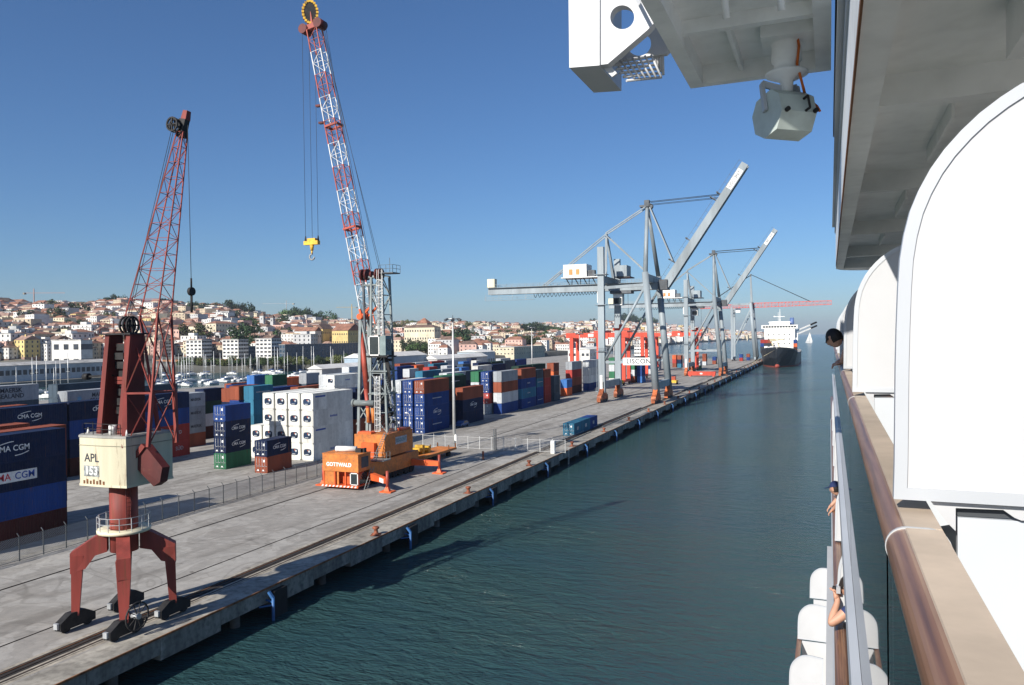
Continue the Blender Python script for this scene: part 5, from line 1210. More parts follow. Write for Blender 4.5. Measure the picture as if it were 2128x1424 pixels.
for k, (a, b_, c, yt) in enumerate(lows):
    bldg('glass_office_block', ['low dark glass block behind the red crane jib', 'low dark glass block between the first two white ended blocks', 'low dark glass block between the third and fourth white ended blocks', 'long dark glass block left of the mobile crane boom'][k], a, b_, c, yt, 655 if k < 3 else 628, 3, M_frame, 'flat', RMt['flat grey'], (4, 2, 10 if k < 3 else 26), (2.0, 2.3), winmesh=PANE, group=GL)
# historic blocks and apartment houses above the basin
bldg('apartment_house', 'tall cream apartment house with seven rows of windows on the slope', 428, 449, 492, 672, 800, 8, WM['cream'], 'hip', RMt['terracotta'], (6, 3, 7), (1.2, 1.8))
bldg('monastery_wing', 'long white wing with a brown roof left of the yellow gabled block', 612, 655, 668, 688, 760, 6, WM['white'], 'gableX', RMt['terracotta'], (2, 9, 3), (1.2, 2.0), roofh=4)
bldg('monastery_block', 'yellow gabled block beside the white wing with brown roof', 656, 671, 692, 684, 770, 6, WM['yellow'], 'gable', RMt['brown'], (3, 3, 5), (1.2, 1.8), roofh=5)
bldg('monastery_hall', 'big cream yellow hall with a steep red roof left of the boom', 690, 723, 752, 687, 755, 6, WM['yellow'], 'gableX', RMt['terracotta'], (3, 7, 6), (1.0, 1.6), roofh=7)
bldg('museum_building', 'broad cream palace with brown corner roofs right of the mobile crane', 840, 903, 916, 680, 800, 8, WM['cream'], 'hip', RMt['brown'], (3, 12, 4), (1.3, 2.0), roofh=3)
bldg('palace_roof_block', 'square building with a high red hip roof behind the broad cream palace', 866, 888, 898, 672, 860, 15, WM['sand'], 'hip', RMt['terracotta'], (2, 5, 3), (1.3, 1.6), roofh=6)
bldg('warehouse', 'long pale warehouse with a row of small windows behind the container rows', 1030, 1068, 1132, 722, 800, 1, WM['cream'], 'flat', RMt['flat grey'], (2, 5, 14), (1.6, 1.2))
bldg('white_hall', 'white flat roofed hall with three dark windows above the grey shed', 107, 168, 192, 707, 560, 1, WM['white'], 'flat', RMt['flat grey'], (2, 3, 2), (5, 4))
bldg('tan_block', 'tan block with a pale red roof left of the white flat roofed hall', 4, 72, 122, 694, 640, 3, WM['sand'], 'hip', RMt['terracotta'], (4, 9, 7), (1.2, 1.8))
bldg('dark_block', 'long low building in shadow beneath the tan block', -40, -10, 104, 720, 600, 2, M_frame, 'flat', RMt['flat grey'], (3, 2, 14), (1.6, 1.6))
bldg('sand_block', 'sand coloured block with terracotta roof right of the white flat roofed hall', 135, 158, 196, 690, 650, 4, WM['white'], 'hip', RMt['terracotta'], (4, 4, 6), (1.2, 1.8))
bldg('grey_block', 'grey apartment block behind the tower of the red crane', 208, 226, 262, 680, 760, 8, WM['pale grey'], 'hip', RMt['brown'], (5, 3, 6), (1.3, 1.7))
bldg('pink_block', 'pink apartment block just right of the red crane jib', 342, 372, 392, 684, 720, 6, WM['pink'], 'gableX', RMt['brown'], (4, 5, 4), (1.2, 1.7))
bldg('white_block', 'white apartment block high behind the red crane jib', 262, 312, 350, 650, 1050, 45, WM['white'], 'flat', RMt['flat grey'], (5, 8, 7), (2.0, 1.6))
bldg('cream_gable', 'cream gabled house on the slope left of the tall cream apartment house', 392, 412, 424, 678, 770, 8, WM['cream'], 'gable', RMt['brown'], (3, 4, 3), (1.2, 1.7), roofh=4)
bldg('hill_villa', 'pale modern villa with wide flat roof on top of the hill', 405, 440, 450, 637, 1350, 75, WM['white'], 'flat', RMt['brown'], (2, 6, 3), (2.5, 1.8))
ch = bldg('twin_tower_church', 'grey church with two slender towers on the slope', 540, 548, 552, 656, 980, 25, WM['pale grey'], 'hip', RMt['brown'], (3, 1, 1), (1.2, 2), roofh=4)
bldg('church_tower', 'second slender tower of the grey church on the slope', 562, 568, 572, 660, 985, 25, WM['pale grey'], 'hip', RMt['brown'], (3, 1, 1), (1.2, 2), roofh=4)
bldg('church_nave', 'grey church nave between the two slender towers', 545, 560, 585, 676, 990, 20, WM['pale grey'], 'gable', RMt['brown'], (1, 2, 4), (1.4, 3), roofh=5)
# sheds in the port
bldg('port_shed', 'long low grey shed with a row of dark openings across the yacht basin', -80, -30, 236, 762, 395, .6, WM['pale grey'], 'gable', RMt['flat grey'], (1, 4, 24), (2.2, 2.6), roofh=1.6)
bldg('port_warehouse', 'white roofed blue walled warehouse behind the mobile crane tower', 715, 758, 886, 744, 350, 0, mat('shed_blue_wall', (.30, .38, .45), .7, 0, .1, .2), 'gable', WM['white'], (1, 5, 12), (2.4, 2.4), roofh=2.0)
bldg('port_warehouse', 'low white roofed warehouse left of the mobile crane boom', 640, 668, 757, 767, 310, 0, WM['pale grey'], 'gable', WM['white'], (1, 4, 10), (2.2, 2.2), roofh=1.6)
bldg('port_warehouse', 'white roofed warehouse behind the floodlight mast', 880, 908, 1012, 747, 400, 0, WM['pale grey'], 'gable', WM['white'], (1, 4, 10), (2.2, 2.2), roofh=2.0)
bldg('port_warehouse', 'pale blue ended warehouse behind the floodlight mast', 950, 998, 1028, 732, 470, 0, mat('shed_pale_blue', (.42, .52, .58), .7, 0, .1, .2), 'gable', WM['white'], (1, 4, 6), (2.2, 2.2), roofh=1.5)
bldg('port_warehouse', 'white flat warehouse behind the red yard gantry', 1180, 1225, 1262, 726, 640, 0, WM['white'], 'gable', WM['white'], (1, 5, 6), (2.2, 2.2), roofh=1.5)
bldg('ferry_terminal', 'white terminal building with rows of windows beside the red yard gantry', 1318, 1350, 1372, 716, 700, 0, WM['white'], 'flat', RMt['flat grey'], (4, 6, 6), (2.0, 1.2))
# arcade of orange arches at the foot of the glass blocks
ar = thing('arcade_wall', 'low brick arcade with dark arches at the foot of the white ended office blocks', 'arcade', (*pos_depth(400, 600), 1))
P0 = Vector((*pos_depth(322, 600), 1)); P1 = Vector((*pos_depth(492, 600), 1)); dv = (P1 - P0).normalized(); L = (P1 - P0).length; nA = 11
M_arc = mat('arcade_brick', (.42, .20, .10), .85, 0, .15, .3)
nrm = Vector((dv.y, -dv.x, 0))
MB().prism([P0 + Vector((0, 0, 3.8)), P1 + Vector((0, 0, 3.8)), P1 + Vector((0, 0, 5.4)), P0 + Vector((0, 0, 5.4))], -nrm * 6).build('parapet', M_arc, ar)
for k in range(nA + 1):
    p = P0.lerp(P1, k / nA); MB().bar(p + Vector((0, 0, -1)), p + Vector((0, 0, 3.8)), 1.4, 1.4).build('pier', M_arc, ar)
    if k < nA:
        q_ = P0.lerp(P1, (k + 1) / nA); mb = MB()
        for s_ in range(6):
            a, b_ = math.pi * s_ / 6, math.pi * (s_ + 1) / 6; w2 = L / nA / 2 - .7; c = (p + q_) / 2
            A = c + dv * (-w2 * math.cos(a)) + Vector((0, 0, 1.6 + 2.2 * math.sin(a))); B = c + dv * (-w2 * math.cos(b_)) + Vector((0, 0, 1.6 + 2.2 * math.sin(b_)))
            mb.prism([A, B, Vector((B.x, B.y, P0.z + 3.81)), Vector((A.x, A.y, P0.z + 3.81))], -nrm * .6)
        mb.build('arch', M_arc, ar)
MB().prism([P0 - nrm * 6 + Vector((0, 0, -1)), P1 - nrm * 6 + Vector((0, 0, -1)), P1 - nrm * 6 + Vector((0, 0, 5.3)), P0 - nrm * 6 + Vector((0, 0, 5.3))], -nrm * .3).build('back_wall', M_win, ar)
# ---- hillside houses
def house_mesh(w_, d, h, rk, nwin, rh):
    mb = MB(); mb.box((-w_ / 2, -d / 2, -6), (w_ / 2, d / 2, h), 0); e = .4
    if rk == 'gable': mb.prism([(-w_ / 2 - e, -d / 2 - e, h), (w_ / 2 + e, -d / 2 - e, h), (0, -d / 2 - e, h + rh)], (0, d + 2 * e, 0), 1)
    elif rk == 'gableX': mb.prism([(-w_ / 2 - e, -d / 2 - e, h), (-w_ / 2 - e, d / 2 + e, h), (-w_ / 2 - e, 0, h + rh)], (w_ + 2 * e, 0, 0), 1)
    elif rk == 'hip':
        c = [(-w_ / 2 - e, -d / 2 - e, h), (w_ / 2 + e, -d / 2 - e, h), (w_ / 2 + e, d / 2 + e, h), (-w_ / 2 - e, d / 2 + e, h)]; A = (-w_ * .18, 0, h + rh); B = (w_ * .18, 0, h + rh)
        mb.face([c[0], c[1], B, A], 1); mb.face([c[1], c[2], B], 1); mb.face([c[2], c[3], A, B], 1); mb.face([c[3], c[0], A], 1)
    else: mb.box((-w_ / 2 - .2, -d / 2 - .2, h), (w_ / 2 + .2, d / 2 + .2, h + .4), 1)
    if rk != 'flat':
        for cx_, cy_ in ((-w_ * .28, d * .12), (w_ * .22, -d * .1)): mb.box((cx_ - .45, cy_ - .35, h), (cx_ + .45, cy_ + .35, h + rh + .7), 0)
    else: mb.box((-w_ * .2, -d * .2, h + .4), (w_ * .15, d * .2, h + 2.6), 0)
    mb.box((-w_ / 2 - .1, -d / 2 - .12, -6), (w_ / 2 + .12, d / 2 + .1, .9), 1)
    nf = max(1, int(h / 3.1))
    for f_ in range(nf):
        z = (f_ + .55) * h / nf
        for k in range(nwin):
            x = -w_ / 2 + (k + .5) * w_ / nwin; mb.box((x - .55, -d / 2 - .05, z - .8), (x + .55, -d / 2 + .1, z + .8), 2)
        m2 = max(1, int(d / 3.6))
        for k in range(m2):
            y = -d / 2 + (k + .5) * d / m2; mb.box((w_ / 2 - .1, y - .55, z - .8), (w_ / 2 + .05, y + .55, z + .8), 2)
    return mb.mesh('hillside_house')
SHAPES = [(11, 10, 7, 'hip', 3, 2.6, 'two-storey'), (15, 11, 10, 'gableX', 4, 3.0, 'three-storey'), (10, 12, 13, 'hip', 3, 2.4, 'four-storey'), (18, 12, 13, 'gableX', 5, 3.2, 'broad four-storey'), (9, 9, 7, 'gable', 2, 2.8, 'small gabled'), (16, 13, 16, 'flat', 4, 0, 'flat roofed five-storey'), (22, 12, 10, 'hip', 6, 2.8, 'long three-storey')]
HM = [house_mesh(*s_[:6]) for s_ in SHAPES]
for me in HM:
    for m_ in (WM['white'], RMt['terracotta'], M_win): me.materials.append(m_)
rh = random.Random(23); spots = []
WK = ['white'] * 10 + ['cream'] * 4 + ['sand'] * 2 + ['pink'] * 2 + ['yellow'] + ['pale grey'] * 4; RK = ['terracotta'] * 6 + ['brown'] * 2 + ['pale red'] * 4
for k in range(8200):
    x = rh.uniform(-60, 1590) if k % 5 else rh.uniform(-60, 760); s_ = rh.random() ** 1.05 * .99 + .015
    p = Vector(hterr(x, s_)); dep = (p - CAM).dot(_fw)
    if dep > 2600 and rh.random() < .25: continue
    if x < 900 and s_ < .12: continue
    spots.append((dep, x, s_, p))
spots.sort(key=lambda q_: q_[0])
kept = []; grid = {}
for q_ in spots:
    p = q_[3]; key = (int(p.x // 13), int(p.y // 13))
    if any((key[0] + i, key[1] + j) in grid for i in (-1, 0) for j in (-1, 0)) and rh.random() < .62: continue
    grid[key] = 1; kept.append(q_)
combos = {}
bulk = {}
for k, (dep, x, s_, p) in enumerate(kept):
    si = rh.randrange(7); wk = rh.choice(WK); rk = rh.choice(RK) if SHAPES[si][3] != 'flat' else 'flat grey'; rot = rh.gauss(0, .16); sc_ = rh.uniform(.75, 1.15)
    if k < 285:
        o = inst('hillside_house', HM[si], p + Vector((0, 0, -.3)), rotz=rot, mats=[WM[wk], RMt[rk], M_win], scale=(sc_, sc_, sc_))
        tag(o, f"{wk} {SHAPES[si][6]} house with {rk if 'flat' not in rk else 'grey'} roof on the city hillside", 'house', f"{wk} {SHAPES[si][6]} {rk.replace(' ', '-')} hillside houses")
    else: bulk.setdefault((wk, rk), []).append((si, p, rot, sc_))
# the farther houses read as one mass
hb = MB(); mats_ = list(WM.values()) + list(RMt.values()) + [M_win]; wi = {k: i for i, k in enumerate(WM)}; ri_ = {k: i + len(WM) for i, k in enumerate(RMt)}
def simple_house(si, p, rot, s_, w_i, r_i):
    w_, d, h, rk, nw_, rhh = SHAPES[si][:6]; w_ *= s_; d *= s_; h *= s_; rhh *= s_; c, sn = math.cos(rot), math.sin(rot)
    T = lambda x, y, z: (p.x + c * x - sn * y, p.y + sn * x + c * y, p.z + z)
    B = [T(-w_ / 2, -d / 2, -6), T(w_ / 2, -d / 2, -6), T(w_ / 2, d / 2, -6), T(-w_ / 2, d / 2, -6)]; U = [T(-w_ / 2, -d / 2, h), T(w_ / 2, -d / 2, h), T(w_ / 2, d / 2, h), T(-w_ / 2, d / 2, h)]
    for i in range(4): hb.face([B[i], B[(i + 1) % 4], U[(i + 1) % 4], U[i]], w_i)
    if rk == 'flat': hb.face(U, r_i)
    else:
        A, A2 = T(-w_ * .3, 0, h + rhh), T(w_ * .3, 0, h + rhh)
        hb.face([U[0], U[1], A2, A], r_i); hb.face([U[2], U[3], A, A2], r_i); hb.face([U[1], U[2], A2], r_i); hb.face([U[3], U[0], A], r_i)
    nf = max(1, int(h / 3.3))
    for f_ in range(nf):
        z = (f_ + .55) * h / nf
        for k in range(nw_):
            x = -w_ / 2 + (k + .5) * w_ / nw_; hb.face([T(x - .6, -d / 2 - .06, z - .8), T(x + .6, -d / 2 - .06, z - .8), T(x + .6, -d / 2 - .06, z + .8), T(x - .6, -d / 2 - .06, z + .8)], len(mats_) - 1)
for (wk, rk), lst in bulk.items():
    for si, p, rot, s_ in lst: simple_house(si, p, rot, s_, wi[wk], ri_[rk])
me = bpy.data.meshes.new('far_houses'); me.from_pydata([tuple(v) for v in hb.v], [], hb.f); me.polygons.foreach_set('material_index', hb.m)
for m_ in mats_: me.materials.append(m_)
o = bpy.data.objects.new('far_houses', me); col.objects.link(o); tag(o, 'distant mass of pale red roofed houses covering the city hills', 'houses', kind='stuff')
print('houses', len(kept))
# ---- trees
M_leaf = [mat('foliage_dark', (.028, .055, .02), .8, 0, .35, .4), mat('foliage_mid', (.05, .085, .025), .8, 0, .35, .4), mat('foliage_olive', (.085, .10, .03), .8, 0, .35, .4)]
M_bark = mat('bark', (.09, .065, .045), .9, 0, .3, 1)
def crown_mesh(seed, wide, tall, nl):
    r_ = random.Random(seed); mb = MB(); lobes = [(Vector((r_.gauss(0, wide * .32), r_.gauss(0, wide * .32), .35 + r_.random() * .6 * tall)), r_.uniform(.16, .34)) for _ in range(14)]
    for _ in range(nl):
        c, rr_ = r_.choice(lobes); v = Vector((r_.gauss(0, 1), r_.gauss(0, 1), r_.gauss(0, 1))).normalized() * rr_ * r_.uniform(.55, 1.05)
        p = c + v; a = Vector((r_.gauss(0, 1), r_.gauss(0, 1), r_.gauss(0, 1))).normalized(); b_ = a.cross(v.normalized() + Vector((.1, .2, .3))).normalized(); s_ = r_.uniform(.022, .05)
        mb.face([p - a * s_ - b_ * s_ * .6, p + a * s_ - b_ * s_ * .6, p + a * s_ + b_ * s_ * .6, p - a * s_ + b_ * s_ * .6])
    me = mb.mesh('crown'); me.materials.append(M_leaf[0]); return me
CR = [crown_mesh(3, 1.0, .7, 1500), crown_mesh(8, .8, 1.0, 1400), crown_mesh(15, 1.3, .55, 1700)]
tk = MB().tube((0, 0, -.15), (0, 0, .35), .045, .03, n=7)
for a in range(5): tk.tube((0, 0, .28), (.25 * math.cos(a * 1.26), .25 * math.sin(a * 1.26), .6), .025, .01, n=5)
TKM = tk.mesh('trunk'); TKM.materials.append(M_bark)
def tree(p, size, kind, lm, label, grp):
    t = thing('broadleaf_tree', label, 'tree', p, grp)
    inst('trunk', TKM, (0, 0, 0), t, scale=(size,) * 3); inst('crown', CR[kind], (0, 0, 0), t, rotz=rnd.uniform(0, 6), mats=[M_leaf[lm]], scale=(size,) * 3)
TR = [(238, .97, 24, 0, 0), (252, .96, 21, 2, 0), (224, .96, 18, 1, 0), (320, .97, 19, 2, 0), (342, .97, 21, 0, 0), (358, .95, 19, 2, 1), (400, .78, 26, 2, 0), (416, .75, 20, 0, 0), (478, .97, 26, 1, 1), (490, .95, 30, 2, 0), (502, .9, 24, 0, 0), (512, .5, 24, 2, 0), (526, .46, 22, 0, 1), (600, .8, 30, 2, 1), (618, .82, 30, 0, 0), (640, .8, 30, 2, 0), (655, .78, 24, 0, 0), (672, .75, 20, 1, 0), (590, .3, 20, 2, 1),
      (505, .14, 24, 1, 0), (515, .17, 26, 1, 0), (525, .2, 24, 0, 0), (828, .14, 17, 1, 2), (846, .10, 14, 1, 0), (852, .12, 16, 1, 0), (872, .09, 15, 0, 0), (884, .08, 14, 2, 1), (926, .10, 22, 0, 0), (940, .12, 24, 2, 0), (952, .16, 22, 1, 0), (968, .22, 24, 0, 0), (812, .3, 16, 0, 1), (1015, .10, 18, 0, 2), (1024, .08, 16, 2, 2), (1090, .40, 26, 2, 0), (1110, .40, 30, 0, 0), (1130, .42, 26, 2, 1), (1100, .44, 28, 2, 0), (1122, .38, 26, 0, 1), (1060, .3, 22, 2, 2), (1085, .08, 22, 2, 2), (1100, .09, 24, 2, 2), (1070, .09, 20, 0, 2), (1285, .97, 44, 2, 0), (1300, .97, 46, 0, 0), (1320, .97, 46, 2, 0), (1338, .96, 44, 2, 1), (1360, .95, 38, 2, 0)]
for k in range(46):
    TR.append((rh.uniform(0, 1250), rh.uniform(.15, .95), rh.uniform(14, 24), rh.randrange(3), rh.randrange(3)))
for x, s_, size, kd, lm in TR:
    p = Vector(hterr(x, s_)); tree(p, size, kd, lm, ['dark green spreading tree among the hillside houses', 'mid green tree among the hillside houses', 'olive green tree among the hillside houses'][lm], ['dark hillside trees', 'mid green hillside trees', 'olive hillside trees'][lm])
rq = random.Random(77)
for k in range(34):
    x = 372 + k * 11 + rq.uniform(-3, 3); X, Y = pos_depth(x, 575 + rq.uniform(-5, 10)); tree(Vector((X, Y, 1.0)), rq.uniform(5, 8.5), rq.randrange(3), rq.randrange(3), 'small clipped tree on the embankment road beside the yacht basin', 'embankment trees beside the yacht basin')
# ---- tower cranes on the skyline
def tower_crane(x, s_, h, L, label, col_):
    p = Vector(hterr(x, s_)); t = thing('tower_crane', label, 'crane', p, 'distant tower cranes')
    MB().bar(p, p + Vector((0, 0, h)), 1.0).build('mast', col_, t); j = Vector((.86, .5, 0))
    MB().bar(p + Vector((0, 0, h)) - j * L * .3, p + Vector((0, 0, h)) + j * L, .6, .55).build('jib', col_, t); MB().bar(p + Vector((0, 0, h)), p + Vector((0, 0, h + 6)), .9).build('apex', col_, t)
    MB().box(p + Vector((0, 0, h)) - j * L * .3 - Vector((1.5, 1.5, 2)), p + Vector((0, 0, h)) - j * L * .3 + Vector((1.5, 1.5, .5))).build('counterweight', M_mole, t)
tower_crane(72, .96, 27, 40, 'thin pale tower crane on the skyline above the tan block', mat('faded_crane_red', (.42, .26, .22), .7))
tower_crane(732, .75, 42, -30, 'yellow tower crane on the skyline left of the mobile crane boom', M_yellow)
tower_crane(596, .9, 36, -44, 'pale tower crane on the skyline above the grey church', M_pipe)
# ================================================================== YACHTS
M_hullw = mat('yacht_hull', (.72, .72, .70), .35, 0, .1, .3); M_alu = mat('mast_aluminium', (.62, .62, .60), .4, .3, .1); M_bluec = mat('sail_cover_blue', (.04, .08, .2), .7)
def hull_mesh():
    mb = MB(); secs = []
    for t_, wv in ((0, .75), (.25, 1.0), (.5, 1.0), (.75, .7), (.92, .3), (1, .02)):
        y = -5 + 10 * t_; W = 1.6 * wv; secs.append([(-W * .35, y, -.3), (-W * .9, y, .2), (-W, y, 1.0 + .3 * t_), (W, y, 1.0 + .3 * t_), (W * .9, y, .2), (W * .35, y, -.3)])
    for a, b_ in zip(secs[:-1], secs[1:]):
        for k in range(5): mb.face([a[k], a[k + 1], b_[k + 1], b_[k]])
        mb.face([a[5], a[0], b_[0], b_[5]])
    mb.face(secs[0]); return mb.mesh('hull')
YH = hull_mesh(); YH.materials.append(M_hullw)
YC_ = MB().prism([(-.9, -2.2, 1.05), (.9, -2.2, 1.05), (.7, 2.4, 1.2), (-.7, 2.4, 1.2)], (0, 0, .55)).mesh('cabin'); YC_.materials.append(M_hullw)
YM = MB().tube((0, .6, 1.5), (0, .6, 16), .16, .12, n=6).bar((-1.0, .6, 9), (1.0, .6, 9), .09).mesh('mast'); YM.materials.append(M_alu)
YB = MB().tube((0, .5, 2.4), (0, -4, 2.3), .22, n=6).mesh('boom_cover'); YB.materials.append(M_bluec)
ry_ = random.Random(9)
for k in range(78):
    if k < 58: x = ry_.uniform(330, 735); dep = ry_.uniform(400, 560)
    elif k < 68: x = ry_.uniform(20, 250); dep = ry_.uniform(330, 372)
    else: x = ry_.uniform(240, 340); dep = ry_.uniform(360, 540)
    X, Y = pos_depth(x, dep)
    if X > -266: continue
    s_ = ry_.uniform(.75, 1.2)
    t = thing('sailing_yacht', 'white moored yacht with a bare mast and blue boom cover in the yacht basin', 'yacht', (X, Y, WZ), 'yachts moored in the basin'); t.scale = (s_,) * 3; t.rotation_euler = (0, 0, ry_.choice([0, math.pi / 2]) + ry_.gauss(0, .1))
    for nm, me in (('hull', YH), ('cabin', YC_), ('mast', YM), ('boom_cover', YB)): inst(nm, me, (0, 0, 0), t)
mt = thing('motor_yacht', 'sleek white motor yacht moored in front of the low white roofed warehouse', 'motor yacht', (*pos_depth(618, 420), WZ))
X, Y = pos_depth(618, 420)
MB().prism([(X - 12, Y, WZ - .3), (X + 11, Y, WZ - .3), (X + 14, Y, WZ + 2.4), (X - 12, Y, WZ + 2.0)], (0, 5, 0)).build('hull', M_hullw, mt); MB().prism([(X - 9, Y + .6, WZ + 2.2), (X + 7, Y + .6, WZ + 2.3), (X + 3, Y + .6, WZ + 4.4), (X - 7, Y + .6, WZ + 4.4)], (0, 3.8, 0)).build('cabin', M_hullw, mt); MB().prism([(X - 6.5, Y + .55, WZ + 2.9), (X + 4.8, Y + .55, WZ + 2.9), (X + 3.2, Y + .55, WZ + 3.8), (X - 6.2, Y + .55, WZ + 3.8)], (0, .06, 0)).build('window', M_glass, mt)
# ================================================================== MOORED CONTAINER SHIP
M_hull = mat('ship_hull_black', (.022, .028, .036), .45, 0, .2, .1, rust=.06, streak=True); M_boot = mat('ship_boot_red', (.33, .07, .05), .6, 0, .2, .2)
t = thing('container_ship', 'black hulled container ship with white bridge moored at the far quay, bow on', 'ship', (-29.5, 620, WZ))
SX = -29.8
def secs_ship():
    S = []
    for y, wd, wk_, zd, in ((566, .25, .05, 10.4), (569, 4.2, .9, 10.2), (574, 8.0, 3.2, 9.8), (582, 11.2, 6.6, 9.0), (594, 12.6, 10.5, 7.2), (612, 12.8, 12.6, 6.6), (690, 12.8, 12.6, 6.6), (715, 11.5, 9, 7.4)):
        S.append([(SX - wd, y, zd), (SX - (wd * .55 + wk_ * .45), y + .4, 4.0), (SX - wk_, y + 1.5, -1.75), (SX - wk_ * .95, y + 2.0, WZ - 1), (SX + wk_ * .95, y + 2.0, WZ - 1), (SX + wk_, y + 1.5, -1.75), (SX + (wd * .55 + wk_ * .45), y + .4, 4.0), (SX + wd, y, zd)])
    return S
S = secs_ship(); hm = MB(); 
for a, b_ in zip(S[:-1], S[1:]):
    for k in range(7): hm.face([a[k], a[k + 1], b_[k + 1], b_[k]], 1 if k in (2, 3, 4) else 0, False)
    hm.face([a[7], a[0], b_[0], b_[7]], 2)
hm.face(S[0]); hm.face(S[-1])
M_deck = mat('ship_deck', (.45, .43, .38), .8, 0, .2)
hull = hm.build('hull', [M_hull, M_boot, M_deck], t)
bw = MB()
for a, b_ in zip(S[:4], S[1:5]):
    for k in (0, 7): bw.prism([a[k], b_[k], (b_[k][0], b_[k][1], b_[k][2] + 1.2), (a[k][0], a[k][1], a[k][2] + 1.2)], (0.15 if k == 0 else -.15, .1, 0))
bw.build('bulwark', M_hull, hull)
MB().tube((SX, 564.5, -1.6), (SX, 572, -1.8), 1.3, 1.9, n=14).lathe([(0, -1.2), (.8, -.8), (1.3, 0)], (SX, 564.5, -1.6), 14, axis='Y').build('bulbous_bow', M_boot, hull)
br = MB().box((SX - 10.6, 604, 6.6), (SX + 10.6, 618, 24.5)).build('accommodation', M_white, t)
MB().box((SX - 12.6, 603.5, 24.5), (SX + 12.6, 611, 27.2)).build('bridge', M_white, t)
MB().box((SX - 7, 605, 27.2), (SX + 7, 612, 29)).prism([(SX - 8, 604.4, 29), (SX + 8, 604.4, 29), (SX + 7, 604.4, 29.8), (SX - 7, 604.4, 29.8)], (0, 8, 0)).build('monkey_island', M_white, t)
for k in range(12): MB().box((SX - 11.5 + k * 1.95, 603.42, 25.3), (SX - 10.0 + k * 1.95, 603.5, 26.5)).build('bridge_window', M_glass, br)
for z in (10, 13.2, 16.4, 19.6):
    for k in range(5): MB().box((SX - 8 + k * 3.6, 603.94, z), (SX - 7.2 + k * 3.6, 604, z + .9)).build('porthole', M_glass, br)
MB().bar((SX + .2, 608, 29.6), (SX + .2, 608, 39), .5, .5, .2, .2).bar((SX - 3.2, 608, 33.4), (SX + 3.6, 608, 33.4), .35).bar((SX - 1.0, 608, 29.6), (SX - 1.0, 608, 36.6), .2).box((SX - 4.2, 607.6, 33.2), (SX - 3.0, 608.4, 33.9)).build('radar_mast', M_white, t)
MB().tube((SX + 8.2, 616, 24), (SX + 8.2, 616, 32.6), 1.5, n=14).build('funnel', mat('funnel_blue', (.10, .16, .33), .5), t)
for k, z in enumerate((22.6, 20.2)):
    MB().bar((SX + 10.5, 626 + k * 26, z - 5), (SX + 10.5, 626 + k * 26, z + 1), 1.6).bar((SX + 10.5, 626 + k * 26, z), (SX + 20.5, 634 + k * 26, z + 4.5), .9).build('deck_crane', M_white, t)
    MB().bar((SX + 20.5, 634 + k * 26, z + 4.5), (SX + 25.0, 637.6 + k * 26, z + 6.6), 1.1).build('crane_tip', M_soot, t)
fc = MB()
for x in (-9.5, -5.5, 3.5, 7.5): fc.box((SX + x, 584, 9), (SX + x + 2.2, 588, 12.0))
fc.box((SX - 8, 590, 7), (SX + 8, 603, 11.5)); fc.build('forecastle_houses', M_white, t)
MB().bar((SX - 2.6, 586, 9), (SX - 5, 586, 16), .7).bar((SX + 1.4, 586, 9), (SX - .6, 586, 15), .7).bar((SX - 5.4, 586, 16), (SX + 3.6, 586, 16.6), .9).box((SX - 5.6, 585, 15.4), (SX - 2, 587, 17.2)).build('mooring_gear', mat('gear_tan', (.42, .37, .24), .7), t)
for k, (x, z, c, L) in enumerate(((-12.6, 9.2, 'red', 6), (-12.6, 6.6, 'blue', 6), (-10.1, 9.2, 'red', 6), (-7.6, 9.2, 'brown', 6), (9.9, 9.2, 'orange', 6), (9.9, 6.6, 'maroon', 6), (9.9, 11.8, 'blue', 6))):
    Xr = SX + x + 2.44
    con(c, Xr, 592, z + 4.9 if x < 9 else z + 2.0, L20, 2.6, f"{CC[c][1]} container {['upper corner', 'lower', 'second upper', 'inner upper', 'middle', 'bottom', 'topmost'][k]} {'on the shoreward' if x < 0 else 'on the open water'} side of the moored ship deck", 0, group='containers on the moored ship')
MB().box((SX - 12.7, 591.8, 7.0), (SX - 10.2, 598.4, 11.48)).box((SX - 10.15, 591.8, 7.0), (SX - 4.8, 598.4, 14.08)).build('hatch_coaming', M_hull, t); MB().box((SX + 9.8, 591.8, 6.9), (SX + 12.5, 598.4, 8.58)).build('hatch_coaming', M_hull, t)
MB().path([(SX - 1.5, 566.8, 9.6), (SX - 8, 556, 5.6), (QX - .7, 545, .9)], .14, n=5).build('mooring_line', mat('rope_tan', (.40, .34, .22), .8), t)
# sailing boat far out
px_ = G(1681, 712, WZ); t = thing('sailing_boat', 'white sailing boat under sail on the estuary beyond the moored ship', 'sailing boat', (px_.x, px_.y, WZ))
MB().prism([(px_.x - 8, px_.y, WZ), (px_.x + 7, px_.y, WZ), (px_.x + 9, px_.y, WZ + 2.2), (px_.x - 8, px_.y, WZ + 2)], (0, 3.5, 0)).build('hull', M_hullw, t)
MB().prism([(px_.x - 6.5, px_.y + 1.7, WZ + 3), (px_.x + 1.0, px_.y + 1.7, WZ + 3), (px_.x + 2.5, px_.y + 1.7, WZ + 26)], (0, .15, 0)).build('mainsail', WM['white'], t)
MB().prism([(px_.x + 2.2, px_.y + 1.7, WZ + 3), (px_.x + 8.2, px_.y + 1.9, WZ + 2.6), (px_.x + 2.9, px_.y + 1.7, WZ + 24)], (0, .12, 0)).build('jib_sail', WM['white'], t); MB().tube((px_.x + 1.6, px_.y + 1.7, WZ + 2), (px_.x + 2.6, px_.y + 1.7, WZ + 27), .15, n=5).build('mast', M_alu, t)
